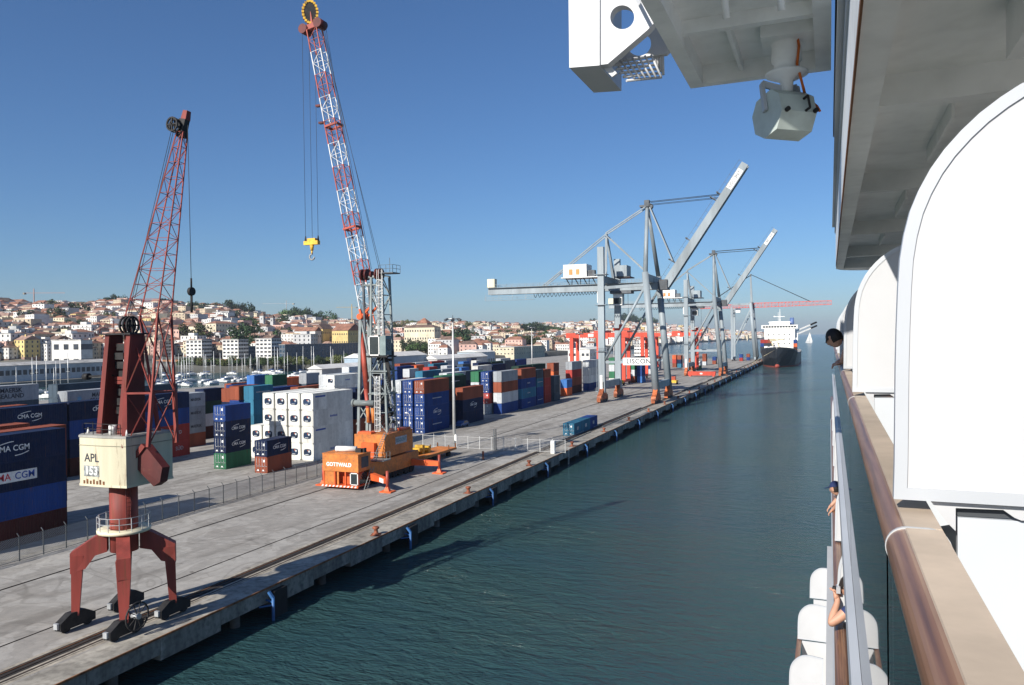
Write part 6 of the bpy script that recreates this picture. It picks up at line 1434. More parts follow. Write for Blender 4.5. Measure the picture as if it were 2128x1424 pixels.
# ================================================================== CRUISE SHIP (the photographer stands on its balcony)
from mathutils.geometry import tessellate_polygon
_d = ray(1724, 694); DEL = math.atan2(_d.x, _d.y); CD, SD = math.cos(DEL), math.sin(DEL)
def S_(a, t, h): return Vector((a * CD + t * SD, t * CD - a * SD, HC + h))
def PX(x, y, t):
    d = ray(x, y); k = t / (d.x * SD + d.y * CD); return (k * (d.x * CD - d.y * SD), k * d.z)     # (a, h)
def PXS(x, y, t, dt=0.0):
    a, h = PX(x, y, t); return S_(a, t + dt, h)
M_shw = mat('ship_white', (.50, .505, .51), .45, 0, .03, .8, dirt=.04)
M_rim = mat('divider_aluminium_rim', (.47, .49, .51), .45, .1, .05)
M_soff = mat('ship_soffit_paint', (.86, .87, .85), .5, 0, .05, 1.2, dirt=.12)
M_lgrey = mat('locker_grey', (.50, .53, .56), .5, 0, .05, .8)
M_deckg = mat('balcony_floor', (.62, .60, .55), .8, 0, .15, 2)
# teak
m, n, l = node_mat('teak_handrail'); b = n['Principled BSDF']; b.inputs['Roughness'].default_value = .42; b.inputs['Coat Weight'].default_value = .25; b.inputs['Coat Roughness'].default_value = .25
tc = n.new('ShaderNodeTexCoord'); mp = n.new('ShaderNodeMapping'); mp.inputs['Scale'].default_value = (11, .55, 11); l.new(tc.outputs['Object'], mp.inputs['Vector'])
nz = n.new('ShaderNodeTexNoise'); nz.inputs['Scale'].default_value = 2.2; nz.inputs['Detail'].default_value = 6; nz.inputs['Distortion'].default_value = 1.6; l.new(mp.outputs[0], nz.inputs['Vector'])
wv = n.new('ShaderNodeTexWave'); wv.inputs['Scale'].default_value = 1.3; wv.inputs['Distortion'].default_value = 7; wv.inputs['Detail'].default_value = 3; l.new(mp.outputs[0], wv.inputs['Vector'])
mx = n.new('ShaderNodeMixRGB'); mx.inputs['Fac'].default_value = .22; l.new(nz.outputs['Fac'], mx.inputs['Color1']); l.new(wv.outputs['Fac'], mx.inputs['Color2'])
rp_ = n.new('ShaderNodeValToRGB'); e_ = rp_.color_ramp.elements; e_[0].position = .25; e_[0].color = (.095, .038, .016, 1); e_[1].position = .75; e_[1].color = (.27, .14, .07, 1); e2 = rp_.color_ramp.elements.new(.5); e2.color = (.185, .085, .04, 1)
l.new(mx.outputs[0], rp_.inputs['Fac']); l.new(rp_.outputs[0], b.inputs['Base Color'])
bp = n.new('ShaderNodeBump'); bp.inputs['Strength'].default_value = .12; bp.inputs['Distance'].default_value = .004; l.new(mx.outputs[0], bp.inputs['Height']); l.new(bp.outputs[0], b.inputs['Normal'])
M_teak = MATS['teak_handrail']
# balustrade glass: thin sheet, clear with Fresnel reflection
m, n, l = node_mat('balustrade_glass'); out = n['Material Output']; n.remove(n['Principled BSDF'])
fr = n.new('ShaderNodeFresnel'); fr.inputs['IOR'].default_value = 1.6; tr = n.new('ShaderNodeBsdfTransparent'); tr.inputs['Color'].default_value = (.30, .36, .37, 1); gl = n.new('ShaderNodeBsdfGlossy'); gl.inputs['Roughness'].default_value = .015
mx = n.new('ShaderNodeMixShader'); l.new(fr.outputs[0], mx.inputs['Fac']); l.new(tr.outputs[0], mx.inputs[1]); l.new(gl.outputs[0], mx.inputs[2]); l.new(mx.outputs[0], out.inputs['Surface'])
M_bal = MATS['balustrade_glass']
ship = thing('cruise_ship', 'white cruise ship side with teak balcony rail, curved white dividers and overhanging deck', 'ship', S_(.5, 6, -HC - WZ * -1.0 + 0))
ship.location = S_(.6, 8, -HC + WZ); ORG[ship.name] = Vector(ship.location)
def extr(prof, t0, t1, name, m_, parent=ship, nseg=1, smooth=False):
    """profile in (a, h) extruded along the ship"""
    mb = MB(); N = len(prof)
    for s_ in range(nseg + 1):
        t_ = t0 + (t1 - t0) * s_ / nseg
        for a, h in prof: mb.v.append(S_(a, t_, h))
    for s_ in range(nseg):
        for k in range(N):
            j = (k + 1) % N; mb.f.append((s_ * N + k, s_ * N + j, (s_ + 1) * N + j, (s_ + 1) * N + k)); mb.m.append(0); mb.smooth.append(smooth)
    mb.f.append(tuple(range(N))); mb.m.append(0); mb.smooth.append(False); mb.f.append(tuple(nseg * N + k for k in range(N))); mb.m.append(0); mb.smooth.append(False)
    return mb.build(name, m_, parent)
def rail_prof(a0, a1, h, th=.075):
    P = []
    r = th / 2; 
    for k in range(15): ang = math.pi / 2 + math.pi * k / 14; P.append((a0 + r + r * math.cos(ang), h - r + r * math.sin(ang)))
    for k in range(15): ang = -math.pi / 2 + math.pi * k / 14; P.append((a1 - r + r * math.cos(ang), h - r + r * math.sin(ang)))
    return P
# --- balcony deck of the photographer
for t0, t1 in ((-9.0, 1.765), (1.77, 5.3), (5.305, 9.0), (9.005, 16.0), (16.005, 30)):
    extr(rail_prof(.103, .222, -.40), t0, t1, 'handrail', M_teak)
    extr([(.138, -.4012), (.208, -.4012), (.206, -.3968), (.140, -.3968)], t0 + .004, t1 - .004, 'sunlit_top_strip', mat('sunlit_teak_tone', (.46, .37, .28), .6, 0, .1, 3.0, dirt=.08, detail=8))  # sunlight on the rail top painted in as a paler strip over darker teak
    if t0 > 0: extr(rail_prof(.1015, .2235, -.3960, .083), t0 - .006, t0 + .003, 'rail_joint', M_pipe)
for k in range(7): extr([(.112, -1.46), (.122, -1.46), (.122, -.475), (.112, -.475)], -1.5 + k * 3.4, 1.85 + k * 3.4, 'glass_panel', M_bal)
extr([(.072, -1.465), (.111, -1.450), (.111, -1.66), (.072, -1.66)], -9, 30, 'deck_edge', M_rim)
extr([(.125, -1.50), (1.75, -1.50), (1.75, -1.62), (.125, -1.62)], -9, 30, 'balcony_floor', M_deckg)
extr([(1.75, -1.6), (1.85, -1.6), (1.85, 1.2), (1.75, 1.2)], -9, 30, 'cabin_wall', M_shw)
for k in range(8): extr([(1.735, -1.4), (1.75, -1.4), (1.75, .55), (1.735, .55)], -1 + 3.4 * k + .5, -1 + 3.4 * k + 2.4, 'balcony_door', M_glass)
# --- dividers
T0 = 1.94
OUT = [(1856, 1034), (1858, 960), (1859, 860), (1860, 760), (1862, 680), (1865, 600), (1869, 540), (1877, 490), (1890, 440), (1908, 397), (1932, 353), (1960, 314), (1995, 275), (2032, 240), (2075, 207), (2115, 181), (2160, 158), (2215, 140), (2290, 124), (2400, 112), (2700, 108), (2700, 1092), (2400, 1070), (2128, 1050)]
OUTL = [PX(x, y, T0) for x, y in OUT]
def inset(P, d):
    N = len(P); R_ = []
    for k in range(N):
        p0, p1, p2 = Vector(P[k - 1]), Vector(P[k]), Vector(P[(k + 1) % N])
        e1 = (p1 - p0).normalized(); e2 = (p2 - p1).normalized(); n1 = Vector((e1.y, -e1.x)); n2 = Vector((e2.y, -e2.x)); nn = (n1 + n2)
        nn = nn / max(.3, nn.dot(nn) / 2); R_.append(tuple(p1 + nn * d))
    return R_
INS = inset(OUTL, .026)
def divider(t_, da, dh, parent=ship, low=True, tmpl={}):
    key = 'x'
    if key not in tmpl:
        N = len(OUTL)
        rim = MB(); th = .036
        for k in range(N):
            j = (k + 1) % N
            o0, o1, i0, i1 = OUTL[k], OUTL[j], INS[k], INS[j]
            A = [S_(o0[0], -th / 2, o0[1]), S_(o1[0], -th / 2, o1[1]), S_(i1[0], -th / 2, i1[1]), S_(i0[0], -th / 2, i0[1])]
            B = [S_(o0[0], th / 2, o0[1]), S_(o1[0], th / 2, o1[1]), S_(i1[0], th / 2, i1[1]), S_(i0[0], th / 2, i0[1])]
            rim.hexa(A + B)
        pan_ = MB().prism([S_(a, -.013, h) for a, h in INS], S_(0, .026, 0) - S_(0, 0, 0))
        tmpl[key] = (pan_.mesh('divider_panel', (0, 0, HC)), rim.mesh('divider_rim', (0, 0, HC)))
        tmpl[key][0].materials.append(M_shw); tmpl[key][1].materials.append(M_rim)
        a0 = PX(1990, 1100, T0)[0]
        br_ = MB().prism([PXS(x, y, T0, -T0) for x, y in ((1935, 1043), (2300, 1064), (2300, 1090), (2122, 1082), (2108, 1076), (2085, 1060), (1986, 1056), (1986, 1104), (1968, 1086))], S_(0, .03, 0) - S_(0, 0, 0)).mesh('bracket', (0, 0, HC)); br_.materials.append(M_shw)
        lo_ = MB().prism([PXS(x, y, T0, -T0 + .012) for x, y in ((1992, 1078), (2500, 1110), (2500, 1900), (1992, 1900))], S_(0, .025, 0) - S_(0, 0, 0)).mesh('lower_panel', (0, 0, HC)); lo_.materials.append(M_lgrey)
        tmpl['b'] = (br_, lo_)
        gp_ = MB().prism([PXS(x, y, T0, -T0 + .02) for x, y in ((1986, 1056), (2125, 1064), (2125, 1083), (1986, 1076))], S_(0, .01, 0) - S_(0, 0, 0)).mesh('dark_gap_strip', (0, 0, HC)); gp_.materials.append(M_stsd); tmpl['g'] = gp_  # dark strip stands in for the shaded opening above the lower panel
    base = S_(da, t_, dh) - ORG[ship.name]
    p = inst('balcony_divider', tmpl['x'][0], base, parent); inst('rim', tmpl['x'][1], (0, 0, 0), p)
    if low: inst('bracket', tmpl['b'][0], (0, 0, 0), p); inst('lower_panel', tmpl['b'][1], (0, 0, 0), p); inst('dark_gap_strip', tmpl['g'], (0, 0, 0), p)
    return p
for k in range(6): divider(T0 + 3.4 * k, 0, 0)
# --- overhanging deck above
extr([(.10, 1.0), (.21, 1.0), (.21, 1.17), (1.9, 1.17), (1.9, 1.6), (.10, 1.6)], 2.0, 13.2, 'overhang', M_soff)
ov = ship.children[-1]
extr([(.085, 1.55), (.10, 1.55), (.10, 1.62), (.085, 1.62)], 2.0, 13.2, 'fascia_trim', M_rim, ov)
extr([(.094, .985), (.102, .985), (.102, 1.02), (.094, 1.02)], 2.0, 12.6, 'drip_edge', M_edge, ov)
for t_, w_ in ((3.95, .10), (6.3, .08), (9.0, .08), (11.6, .08)):
    mb = MB().prism([S_(.21, t_, 1.17), S_(.21, t_, 1.03), S_(.75, t_, 1.04), S_(1.3, t_, .98), S_(1.75, t_, .98), S_(1.75, t_, 1.17)], S_(0, w_, 0) - S_(0, 0, 0)); mb.build('cross_beam', M_soff, ov)
extr([(.60, .98), (.70, .98), (.70, 1.17), (.60, 1.17)], 2.0, 3.3, 'longitudinal_beam', M_soff, ov)
extr([(.98, 1.05), (1.03, 1.05), (1.03, 1.17), (.98, 1.17)], 3.95, 13, 'longitudinal_beam', M_soff, ov)
for t_ in (5.0, 7.6, 10.2): extr([(.58, 1.08), (.595, 1.08), (.595, 1.17), (.58, 1.17)], t_ - .5, t_ + .6, 'stiffener', M_soff, ov)
# rounded far end of the overhang
mb = MB(); pr = [S_(.10 + .5 * (1 - math.cos(u)), 13.2 + .6 * math.sin(u), 1.0) for u in [math.pi / 2 * k / 8 for k in range(9)]] + [S_(1.9, 13.8, 1.0), S_(1.9, 13.2, 1.0)]
mb.prism(pr, (0, 0, .6)); mb.build('overhang_end', M_soff, ov)
for k in range(3): extr([(.092, 1.66), (.10, 1.66), (.10, 2.45), (.092, 2.45)], 2.0 + k * 3, 4.9 + k * 3, 'upper_panel', mat('upper_panel_grey_blue', (.42, .47, .52), .35))
extr([(.06, 2.45), (.12, 2.45), (.12, 2.53), (.06, 2.53)], 2.0, 10.6, 'upper_rail', mat('upper_rail_dark', (.05, .04, .035), .5))
extr([(.05, 1.62), (.14, 1.62), (.14, 1.66), (.05, 1.66)], 2.0, 13, 'upper_channel', M_rim)
# --- bridge wing platform
H2 = 2.2; aL = PX(1435, 158, 7.1)[0]; tF = 7.1
dd = S_(0, 1, 0) - S_(0, 0, 0)
mb = MB(); _c = [(aL + .1, 5.0), (.02, 5.45), (.02, tF - .06), (aL + .1, tF - .06)]
mb.hexa([S_(a, t_, H2 + .16) for a, t_ in _c] + [S_(a, t_, H2 + .4) for a, t_ in _c]); wing = mb.build('bridge_wing', M_soff, ship)
extr([(aL, H2), (aL + .12, H2), (aL + .12, H2 + .42), (aL, H2 + .42)], 4.95, tF, 'edge_beam', M_soff, wing)
extr([(-.09, H2), (.03, H2), (.03, H2 + .42), (-.09, H2 + .42)], 5.4, tF, 'edge_beam', M_soff, wing)
extr([(aL + .12, H2), (-.09, H2), (-.09, H2 + .42), (aL + .12, H2 + .42)], tF - .09, tF, 'end_beam', M_soff, wing)
extr([(aL + .12, H2 + .06), (-.09, H2 + .06), (-.09, H2 + .2), (aL + .12, H2 + .2)], 5.95, 6.02, 'cross_beam', M_soff, wing)
extr([(-.70, H2 + .07), (-.67, H2 + .07), (-.67, H2 + .2), (-.70, H2 + .2)], 6.02, tF - .09, 'stiffener', M_soff, wing)
for x, y in ((1510, 38), (1624, 22)):
    a, h = PX(x, y, 5.6); MB().tube(S_(a, 5.6, h), S_(a - .01, 5.5, H2 + .2), .025, n=10).build('drain_pipe', M_soff, wing)
# --- searchlight housing hanging below the wing
sl_c = PX(1630, 240, 6.5)
a0, h0 = PX(1640, 100, 6.5)
slm = MB().box(S_(a0 - .20, 6.3, H2 + .07), S_(a0 + .22, 6.7, H2 + .18)).build('searchlight', M_soff, ship)
cx0 = S_(a0 - .02, 6.5, 0)
pr = [(0, H2 + .08), (.13, H2 + .08), (.13, h0 + .05), (.11, h0 + .02), (.115, h0 - .10), (.095, h0 - .12), (.10, h0 - .17), (.16, h0 - .19), (.16, h0 - .21), (.05, h0 - .26), (.045, h0 - .34), (0, h0 - .34)]
MB().lathe(pr, (cx0.x, cx0.y, HC), 20).build('swivel_mount', M_soff, slm)
M_slp = mat('searchlight_pale_green', (.50, .56, .52), .5, 0, .06, 3, dirt=.1)
ca_, ch_ = sl_c
bc = S_(ca_, 6.5, ch_); yaw = Matrix.Rotation(R(40), 3, 'Z') @ Matrix.Rotation(R(-14), 3, 'X')
prof8 = [(-.17, -.06), (-.17, .08), (-.09, .16), (.10, .16), (.18, .07), (.18, -.08), (.08, -.17), (-.08, -.17)]
mb = MB().prism([bc + yaw @ Vector((-.16, y, z)) for y, z in prof8], yaw @ Vector((.32, 0, 0))); hs_ = mb.build('housing', M_slp, slm)
top = Vector((cx0.x, cx0.y, HC + h0 - .33))
br_ = MB()
for s_ in (-1, 1):
    e = bc + yaw @ Vector((s_ * .175, 0, .02)); f_ = bc + yaw @ Vector((s_ * .16, 0, .26)); br_.bar(e, f_, .025, .05); br_.bar(f_, top + (f_ - top) * .35, .025, .05); br_.bar(top + (f_ - top) * .35, top, .04, .05)
br_.build('yoke', M_rim, slm)
hd_ = MB()
e = bc + yaw @ Vector((.06, -.17, .05)); hd_.path([e, e + yaw @ Vector((0, -.05, .0)), e + yaw @ Vector((0, -.05, -.10)), e + yaw @ Vector((0, 0, -.10))], .010, n=6); 
for q_ in ((.14, -.172, -.05), (-.12, -.172, -.06)): p = bc + yaw @ Vector(q_); hd_.tube(p, p + yaw @ Vector((0, -.03, 0)), .018, n=8)
hd_.build('handle_and_knobs', M_soot, slm)
cbp = [S_(a0 + .05, 6.45, h0 + .14), S_(a0 + .075, 6.42, h0 - .02), S_(a0 + .06, 6.42, h0 - .16), S_(a0 + .10, 6.44, h0 - .33), Vector(bc) + yaw @ Vector((.22, -.02, .17)), Vector(bc) + yaw @ Vector((.24, -.1, .04)), Vector(bc) + yaw @ Vector((.19, -.17, -.04))]
MB().path(cbp, .011, n=6).build('orange_cable', mat('cable_orange', (.55, .13, .02), .6), slm)
MB().box(bc + Vector((-.02, -.05, .30)), bc + Vector((.05, .03, .36))).build('motor', M_soot, slm)
# --- white outboard end of the wing with round openings
lk = MB().prism([PXS(x, y, 6.4) for x, y in ((1180, -150), (1246, -150), (1246, 136), (1183, 141))], dd * .75).build('wing_end_box', M_shw, ship)
def holed(outer, holes, t_, th, name):
    O = [Vector((*PX(x, y, t_), 0)) for x, y in outer]; Hs = [[Vector((*PX(cx + r * math.cos(2 * math.pi * k / 24), cy + r * math.sin(2 * math.pi * k / 24), t_), 0)) for k in range(24)] for cx, cy, r in holes]
    allp = O + [p for h in Hs for p in h]; tri = tessellate_polygon([O] + Hs); mb = MB(); N = len(allp)
    mb.v = [S_(p.x, t_, p.y) for p in allp] + [S_(p.x, t_ + th, p.y) for p in allp]
    for f_ in tri:
        mb.f.append(tuple(f_)); mb.f.append(tuple(N + k for k in reversed(f_))); mb.m += [0, 0]; mb.smooth += [False, False]
    st = 0
    for loop in [O] + Hs:
        L_ = len(loop)
        for k in range(L_): j = (k + 1) % L_; mb.f.append((st + k, st + j, N + st + j, N + st + k)); mb.m.append(0); mb.smooth.append(False)
        st += L_
    return mb.build(name, M_shw, lk)
holed([(1247, -150), (1385, -150), (1385, 20), (1345, 63), (1263, 133), (1247, 135)], [(1293, 36, 25)], 6.42, .10, 'holed_plate')
holed([(1262, -150), (1432, -150), (1404, 92), (1384, 112), (1352, 116), (1290, 126), (1268, 132)], [(1328, 91, 25), (1300, 45, 32)], 6.85, .06, 'holed_plate')
gb = MB()
for k in range(6): gb.tube(PXS(1267 + 7 * k, 128 + 8 * k, 6.6), PXS(1352 + 4.5 * k, 118 + 8.6 * k, 6.9), .012, n=6)
for k in range(5): gb.tube(PXS(1356 + 5 * k, 52 + 9 * k, 6.9), PXS(1358 + 5 * k, 128 + 7 * k, 6.9), .014, n=6)
for k in range(7): gb.tube(PXS(1275 + 13 * k, 126 - 2 * k, 6.65), PXS(1308 + 11 * k, 164 - .6 * k, 6.65), .010, n=6)
gb.build('guard_rail', M_shw, lk)
slt = MB()
for k in range(6): slt.bar(PXS(1258 + 22 * k, -130, 6.30), PXS(1330 + 22 * k, 10, 6.05), .012, .03)
slt.build('screen_slat', M_shw, lk)
MB().prism([PXS(x, y, 6.5) for x, y in ((1247, 135), (1264, 132), (1282, 152), (1272, 160))], dd * .03).build('corner_flange', M_shw, lk)
# --- lower decks
for da, dh, ks, nm in ((-.085, -2.62, range(1, 9), 1), (-.95, -7.45, (), 2)):
    extr(rail_prof(.103 + da, .222 + da, -.40 + dh), 1.0, 40 if nm == 1 else 21.6, 'handrail', M_teak)
    extr([(.085 + da, -1.47 + dh), (.30 + da, -1.47 + dh), (.30 + da, -1.7 + dh), (.085 + da, -1.7 + dh)], 1.0, 40 if nm == 1 else 21.6, 'deck_edge', M_rim)
    extr([(.30 + da, -1.5 + dh), (1.75, -1.5 + dh), (1.75, -1.62 + dh), (.30 + da, -1.62 + dh)], 1.0, 40 if nm == 1 else 21.6, 'balcony_floor', M_deckg)
    extr([(.112 + da, -1.5 + dh), (.13 + da, -1.5 + dh), (.13 + da, -.475 + dh), (.112 + da, -.475 + dh)], 1.0, 40 if nm == 1 else 21.6, 'glass_panel' if nm == 1 else 'balustrade_panel', M_bal if nm == 1 else M_shw)
    for k in ks: divider(T0 + 3.4 * k + (0 if nm == 1 else .3), da, dh, low=False)
for t_, da in ((14.5, -1.03), (17.8, -1.01), (21.2, -.955), (24.6, -.74)):
    extr([(.235 + da, -8.95), (1.0 + da, -8.95), (1.0 + da, -7.86), (.235 + da, -7.86)], t_ - .012, t_ + .012, 'lower_panel', M_shw); divider(t_, da, -7.45, low=False)
extr([(-.12, -8.95), (1.75, -8.95), (1.75, -6.4), (-.12, -6.4)], 6, 25.2, 'hull_side', M_shw)
extr([(1.75, -23.4), (2.4, -23.4), (2.4, -1.6), (1.75, -1.6)], -9, 40, 'hull_side', M_shw)
extr([(.4, -23.4), (1.75, -23.4), (1.75, -9.2), (.4, -9.2)], 1.0, 40, 'hull_side', M_shw)
# ================================================================== PEOPLE
M_skin = mat('skin', (.50, .27, .18), .55, 0, .08, 8); M_hair = mat('dark_hair', (.02, .014, .010), .6, 0, .3, 30)
def person(label, base, joints, radii, edges, regions, mats_, head, face_dir, hair=None, cap=None):
    """skin-modifier body evaluated to one continuous mesh; regions[i] = material index of joint i"""
    t = thing('person', label, 'person', base); o0 = Vector(base)
    me = bpy.data.meshes.new('body'); me.from_pydata([tuple(Vector(j) - o0) for j in joints], edges, [])
    o = bpy.data.objects.new('body_cage', me); col.objects.link(o)
    md = o.modifiers.new('skin', 'SKIN'); md.use_smooth_shade = True
    for k, r in enumerate(radii):
        sv_ = me.skin_vertices[0].data[k]; sv_.radius = (r, r); sv_.use_root = (k == 0)
    ms = o.modifiers.new('sub', 'SUBSURF'); ms.levels = 2; ms.render_levels = 2
    dg = bpy.context.evaluated_depsgraph_get(); bm3 = bpy.data.meshes.new_from_object(o.evaluated_get(dg)); bpy.data.objects.remove(o)
    bm3.materials.clear()
    for m_ in mats_: bm3.materials.append(m_)
    segs = [(Vector(joints[a]) - o0, Vector(joints[b_]) - o0, regions[a], regions[b_]) for a, b_ in edges]
    for p in bm3.polygons:
        c = p.center; best = None
        for A, B, ra, rb_ in segs:
            d = B - A; u = max(0, min(1, (c - A).dot(d) / max(1e-9, d.dot(d)))); q_ = (c - A - d * u).length
            if best is None or q_ < best[0]: best = (q_, ra if u < .5 else rb_)
        p.material_index = best[1]; p.use_smooth = True
    b_o = bpy.data.objects.new('body', bm3); col.objects.link(b_o); b_o.parent = t
    # head: egg with brow, nose, chin, ears
    hc_ = Vector(head) - o0; fd = Vector(face_dir).normalized(); sd = fd.cross(Vector((0, 0, 1))).normalized(); ud = sd.cross(fd).normalized()
    hm_ = MB(); NU, NV = 16, 12
    def hp(u, v):
        th = math.pi * v / NV; ph = 2 * math.pi * u / NU; f_ = math.sin(th) * math.cos(ph); s_ = math.sin(th) * math.sin(ph); z = math.cos(th)
        r_f = .098 * f_; 
        if f_ > .8 and -.35 < z < .1: r_f += .018
        jaw = 1 - .28 * max(0, -z)
        return hc_ + fd * r_f * (1 if f_ > 0 else 1.05) + sd * (.076 * s_ * jaw) + ud * (.118 * z)
    for v in range(NV):
        for u in range(NU): hm_.face([hp(u, v), hp(u + 1, v), hp(u + 1, v + 1), hp(u, v + 1)], 0, True)
    for s_ in (-1, 1): hm_.bar(hc_ + sd * s_ * .072 - ud * .03, hc_ + sd * s_ * .088 + ud * .03, .012, .03)
    hm_.bar(hc_ + fd * .095 + ud * .01, hc_ + fd * .120 - ud * .028, .018, .014)
    for s_ in (-1, 1): hm_.bar(hc_ + fd * .088 + sd * s_ * .03 + ud * .012, hc_ + fd * .094 + sd * s_ * .03 + ud * .012, .02, .010, mi=1)
    hm_.bar(hc_ + fd * .090 - ud * .06 - sd * .022, hc_ + fd * .090 - ud * .06 + sd * .022, .008, .008, mi=2)
    hm_.build('head', [M_skin, M_soot, mat('lips', (.38, .15, .12), .5)], t, org=(0, 0, 0))
    def cover(name, m_, zmin, sc_, back=True):
        mb = MB()
        for v in range(NV):
            for u in range(NU):
                th = math.pi * (v + .5) / NV; ph = 2 * math.pi * (u + .5) / NU; f_ = math.sin(th) * math.cos(ph); z = math.cos(th)
                if z > zmin or (back and f_ < -.15 and z > -.55):
                    mb.face([hc_ + (hp(*q_) - hc_) * sc_ for q_ in ((u, v), (u + 1, v), (u + 1, v + 1), (u, v + 1))], 0, True)
        return mb.build(name, m_, t, org=(0, 0, 0))
    if hair: cover('hair', hair, .08, 1.12)
    if cap:
        cover('cap', cap, .22, 1.14, back=False)
        MB().prism([hc_ + fd * .09 + sd * .07 + ud * .035, hc_ + fd * .20 + sd * .04 + ud * .02, hc_ + fd * .20 - sd * .04 + ud * .02, hc_ + fd * .09 - sd * .07 + ud * .035], ud * .012).build('cap_peak', cap, t, org=(0, 0, 0)); cover('hair', M_hair, 9, 1.03)
    return t
def hand(J, Rr, E, Rg, wrist_i, wrist, d, side, mi):
    d = Vector(d).normalized(); side = Vector(side).normalized(); dn = d.cross(side).normalized()
    p = wrist + d * .06; J.append(p); Rr.append(.026); Rg.append(mi); E.append((wrist_i, len(J) - 1)); pi_ = len(J) - 1
    for k, (o_, L_) in enumerate(((-.028, .070), (-.009, .080), (.010, .076), (.029, .060))):
        a = p + d * .03 + side * o_; b_ = a + d * L_ * .5; c = b_ + (d * .5 + dn * .75) * L_ * .5
        for q_ in (a, b_, c): J.append(q_); Rr.append(.0085); Rg.append(mi)
        nJ = len(J); E += [(pi_, nJ - 3), (nJ - 3, nJ - 2), (nJ - 2, nJ - 1)]
    a = wrist + d * .035 - side * .035; b_ = a + d * .035 - side * .02
    for q_ in (a, b_): J.append(q_); Rr.append(.0095); Rg.append(mi)
    nJ = len(J); E += [(pi_, nJ - 2), (nJ - 2, nJ - 1)]
def leaning(t_, da, dh, head_a, head_h, arm_r, arm_l):
    """joint set for a person leaning over the rail; coordinates in ship frame"""
    fl_ = -1.45 + dh; P = lambda a, dt, h: S_(a + da, t_ + dt, h)
    J = [P(.62, 0, fl_ + .92), P(.52, 0, fl_ + 1.12), P(.38, 0, fl_ + 1.30), P(.27, 0, fl_ + 1.40), S_(head_a + .10, t_, head_h - .06),
         P(.62, .10, fl_ + .86), P(.60, .11, fl_ + .48), P(.64, .11, fl_ + .07), P(.50, .12, fl_ + .04), P(.62, -.10, fl_ + .86), P(.66, -.11, fl_ + .48), P(.72, -.11, fl_ + .07), P(.58, -.12, fl_ + .04),
         P(.29, .17, fl_ + 1.37), P(*arm_l[0]), P(*arm_l[1]), P(.29, -.17, fl_ + 1.37), P(*arm_r[0]), P(*arm_r[1])]
    Rr = [.135, .125, .135, .10, .055, .095, .065, .045, .035, .095, .065, .045, .035, .062, .045, .030, .062, .045, .030]
    E = [(0, 1), (1, 2), (2, 3), (3, 4), (0, 5), (5, 6), (6, 7), (7, 8), (0, 9), (9, 10), (10, 11), (11, 12), (3, 13), (13, 14), (14, 15), (3, 16), (16, 17), (17, 18)]
    return J, Rr, E
def make(label, t_, da, dh, head_a, head_h, arm_r, arm_l, shirt, trousers, face, hair=None, cap=None, hd_=((-.4, -.2, -.8), (-.4, .2, -.8))):
    J, Rr, E = leaning(t_, da, dh, head_a, head_h, arm_r, arm_l)
    Rg = [2, 1, 1, 1, 0, 2, 2, 3, 3, 2, 2, 3, 3, 1, 0, 0, 1, 0, 0]
    ax = lambda v: (S_(*v) - S_(0, 0, 0)); sd = ax((0, 1, 0))
    hand(J, Rr, E, Rg, 15, Vector(J[15]), ax(hd_[1]), sd, 0); hand(J, Rr, E, Rg, 18, Vector(J[18]), ax(hd_[0]), sd, 0)
    base = S_(.62 + da, t_, -1.45 + dh)
    return person(label, base, J, Rr, E, Rg, [M_skin, shirt, trousers, M_soot], S_(head_a, t_, head_h), ax(face), hair, cap)
sh_w = mat('shirt_pale', (.66, .60, .58), .8, 0, .05, 6); sh_n = mat('shirt_navy', (.02, .035, .11), .8, 0, .1, 6); sh_l = mat('shirt_light', (.70, .70, .68), .8); tr_k = mat('trousers_khaki', (.35, .29, .20), .85); tr_n = mat('trousers_dark', (.03, .035, .05), .85)
fl1 = -1.45; fl2 = -1.45 - 2.62
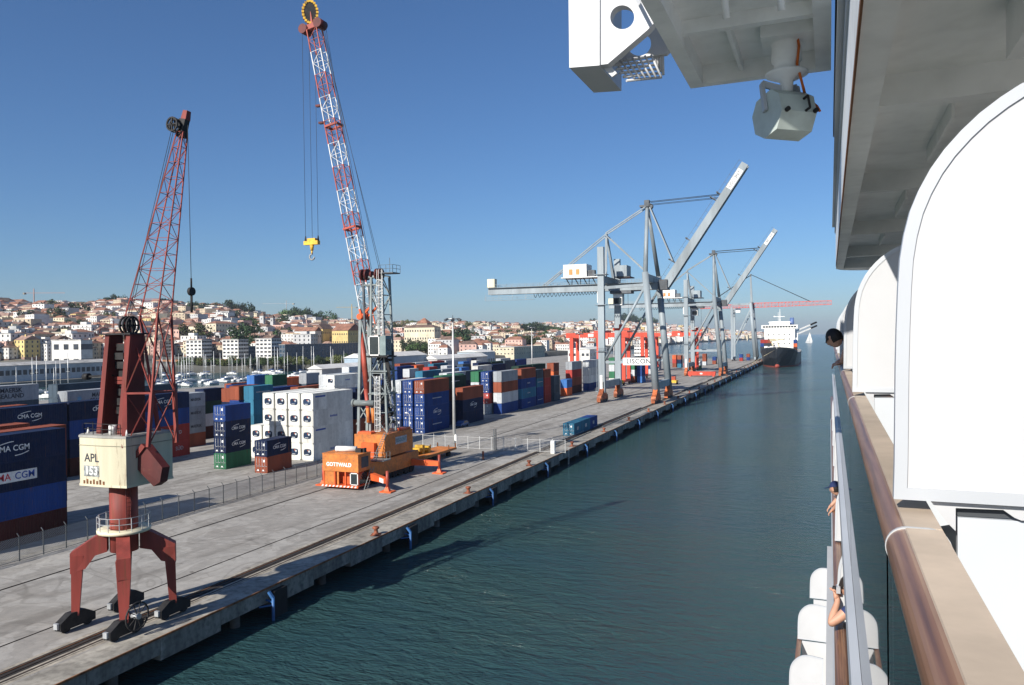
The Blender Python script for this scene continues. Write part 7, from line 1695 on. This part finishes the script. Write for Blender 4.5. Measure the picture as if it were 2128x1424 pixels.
make('dark haired person in a pale shirt leaning over the teak rail by the curved dividers', 10.6, 0, 0, .055, -.07, ((.16, -.20, fl1 + 1.16), (.14, -.16, fl1 + 1.085)), ((.18, .22, fl1 + 1.2), (.15, .2, fl1 + 1.1)), sh_w, tr_k, (-.7, .5, -.5), hair=M_hair, hd_=((-.7, .3, -.3), (-.7, -.2, -.3)))
make('person in a navy cap and light shirt leaning out on the deck below', 14.4, -.085, -2.62, .075, -2.66, ((.2, -.2, fl2 + 1.2), (.12, -.1, fl2 + 1.08)), ((.2, .22, fl2 + 1.2), (.1, .18, fl2 + 1.1)), sh_l, tr_n, (-.8, .6, -.25), cap=sh_n, hd_=((-.5, .2, -.6), (-.5, -.2, -.6)))
p3 = make('person in a navy shirt holding up a small camera on the deck below', 8.7, -.045, -2.62, .17, -2.62, ((.02, -.26, fl2 + 1.13), (.10, -.08, fl2 + 1.33)), ((.16, .26, fl2 + 1.15), (.12, .06, fl2 + 1.33)), sh_n, tr_k, (-.85, .5, -.1), hair=M_hair, hd_=((-.3, .5, .6), (-.3, -.5, .6)))
o0 = Vector(p3.location)
c = S_(.06, 8.69, fl2 + 1.43); cm = thing('compact_camera', 'small silver camera held up by the person in the navy shirt', 'camera', c)
MB().box(c - Vector((.02, .055, .032)), c + Vector((.02, .055, .032))).build('body', mat('camera_silver', (.55, .55, .56), .35, .5), cm); MB().tube(c + Vector((-.02, 0, 0)), c + Vector((-.05, .01, 0)), .026, n=14).build('lens', M_soot, cm)
bd = S_(.165, 8.52, fl2 + 1.22)
MB().tube(bd, bd + Vector((-.02, -.05, .01)), .06, n=16).build('badge', M_white, p3)
# ================================================================== AIR
m, n, l = node_mat('harbour_haze'); n.remove(n['Principled BSDF'])
pv = n.new('ShaderNodeVolumePrincipled'); pv.inputs['Color'].default_value = (.80, .88, 1.0, 1); pv.inputs['Density'].default_value = 0.00006; pv.inputs['Anisotropy'].default_value = .2
l.new(pv.outputs[0], n['Material Output'].inputs['Volume'])
hz = MB().box((-6300, -800, -9), (11900, 13900, 190)).build('haze', MATS['harbour_haze']); tag(hz, 'thin pale blue haze over the estuary and city', 'haze', kind='stuff')
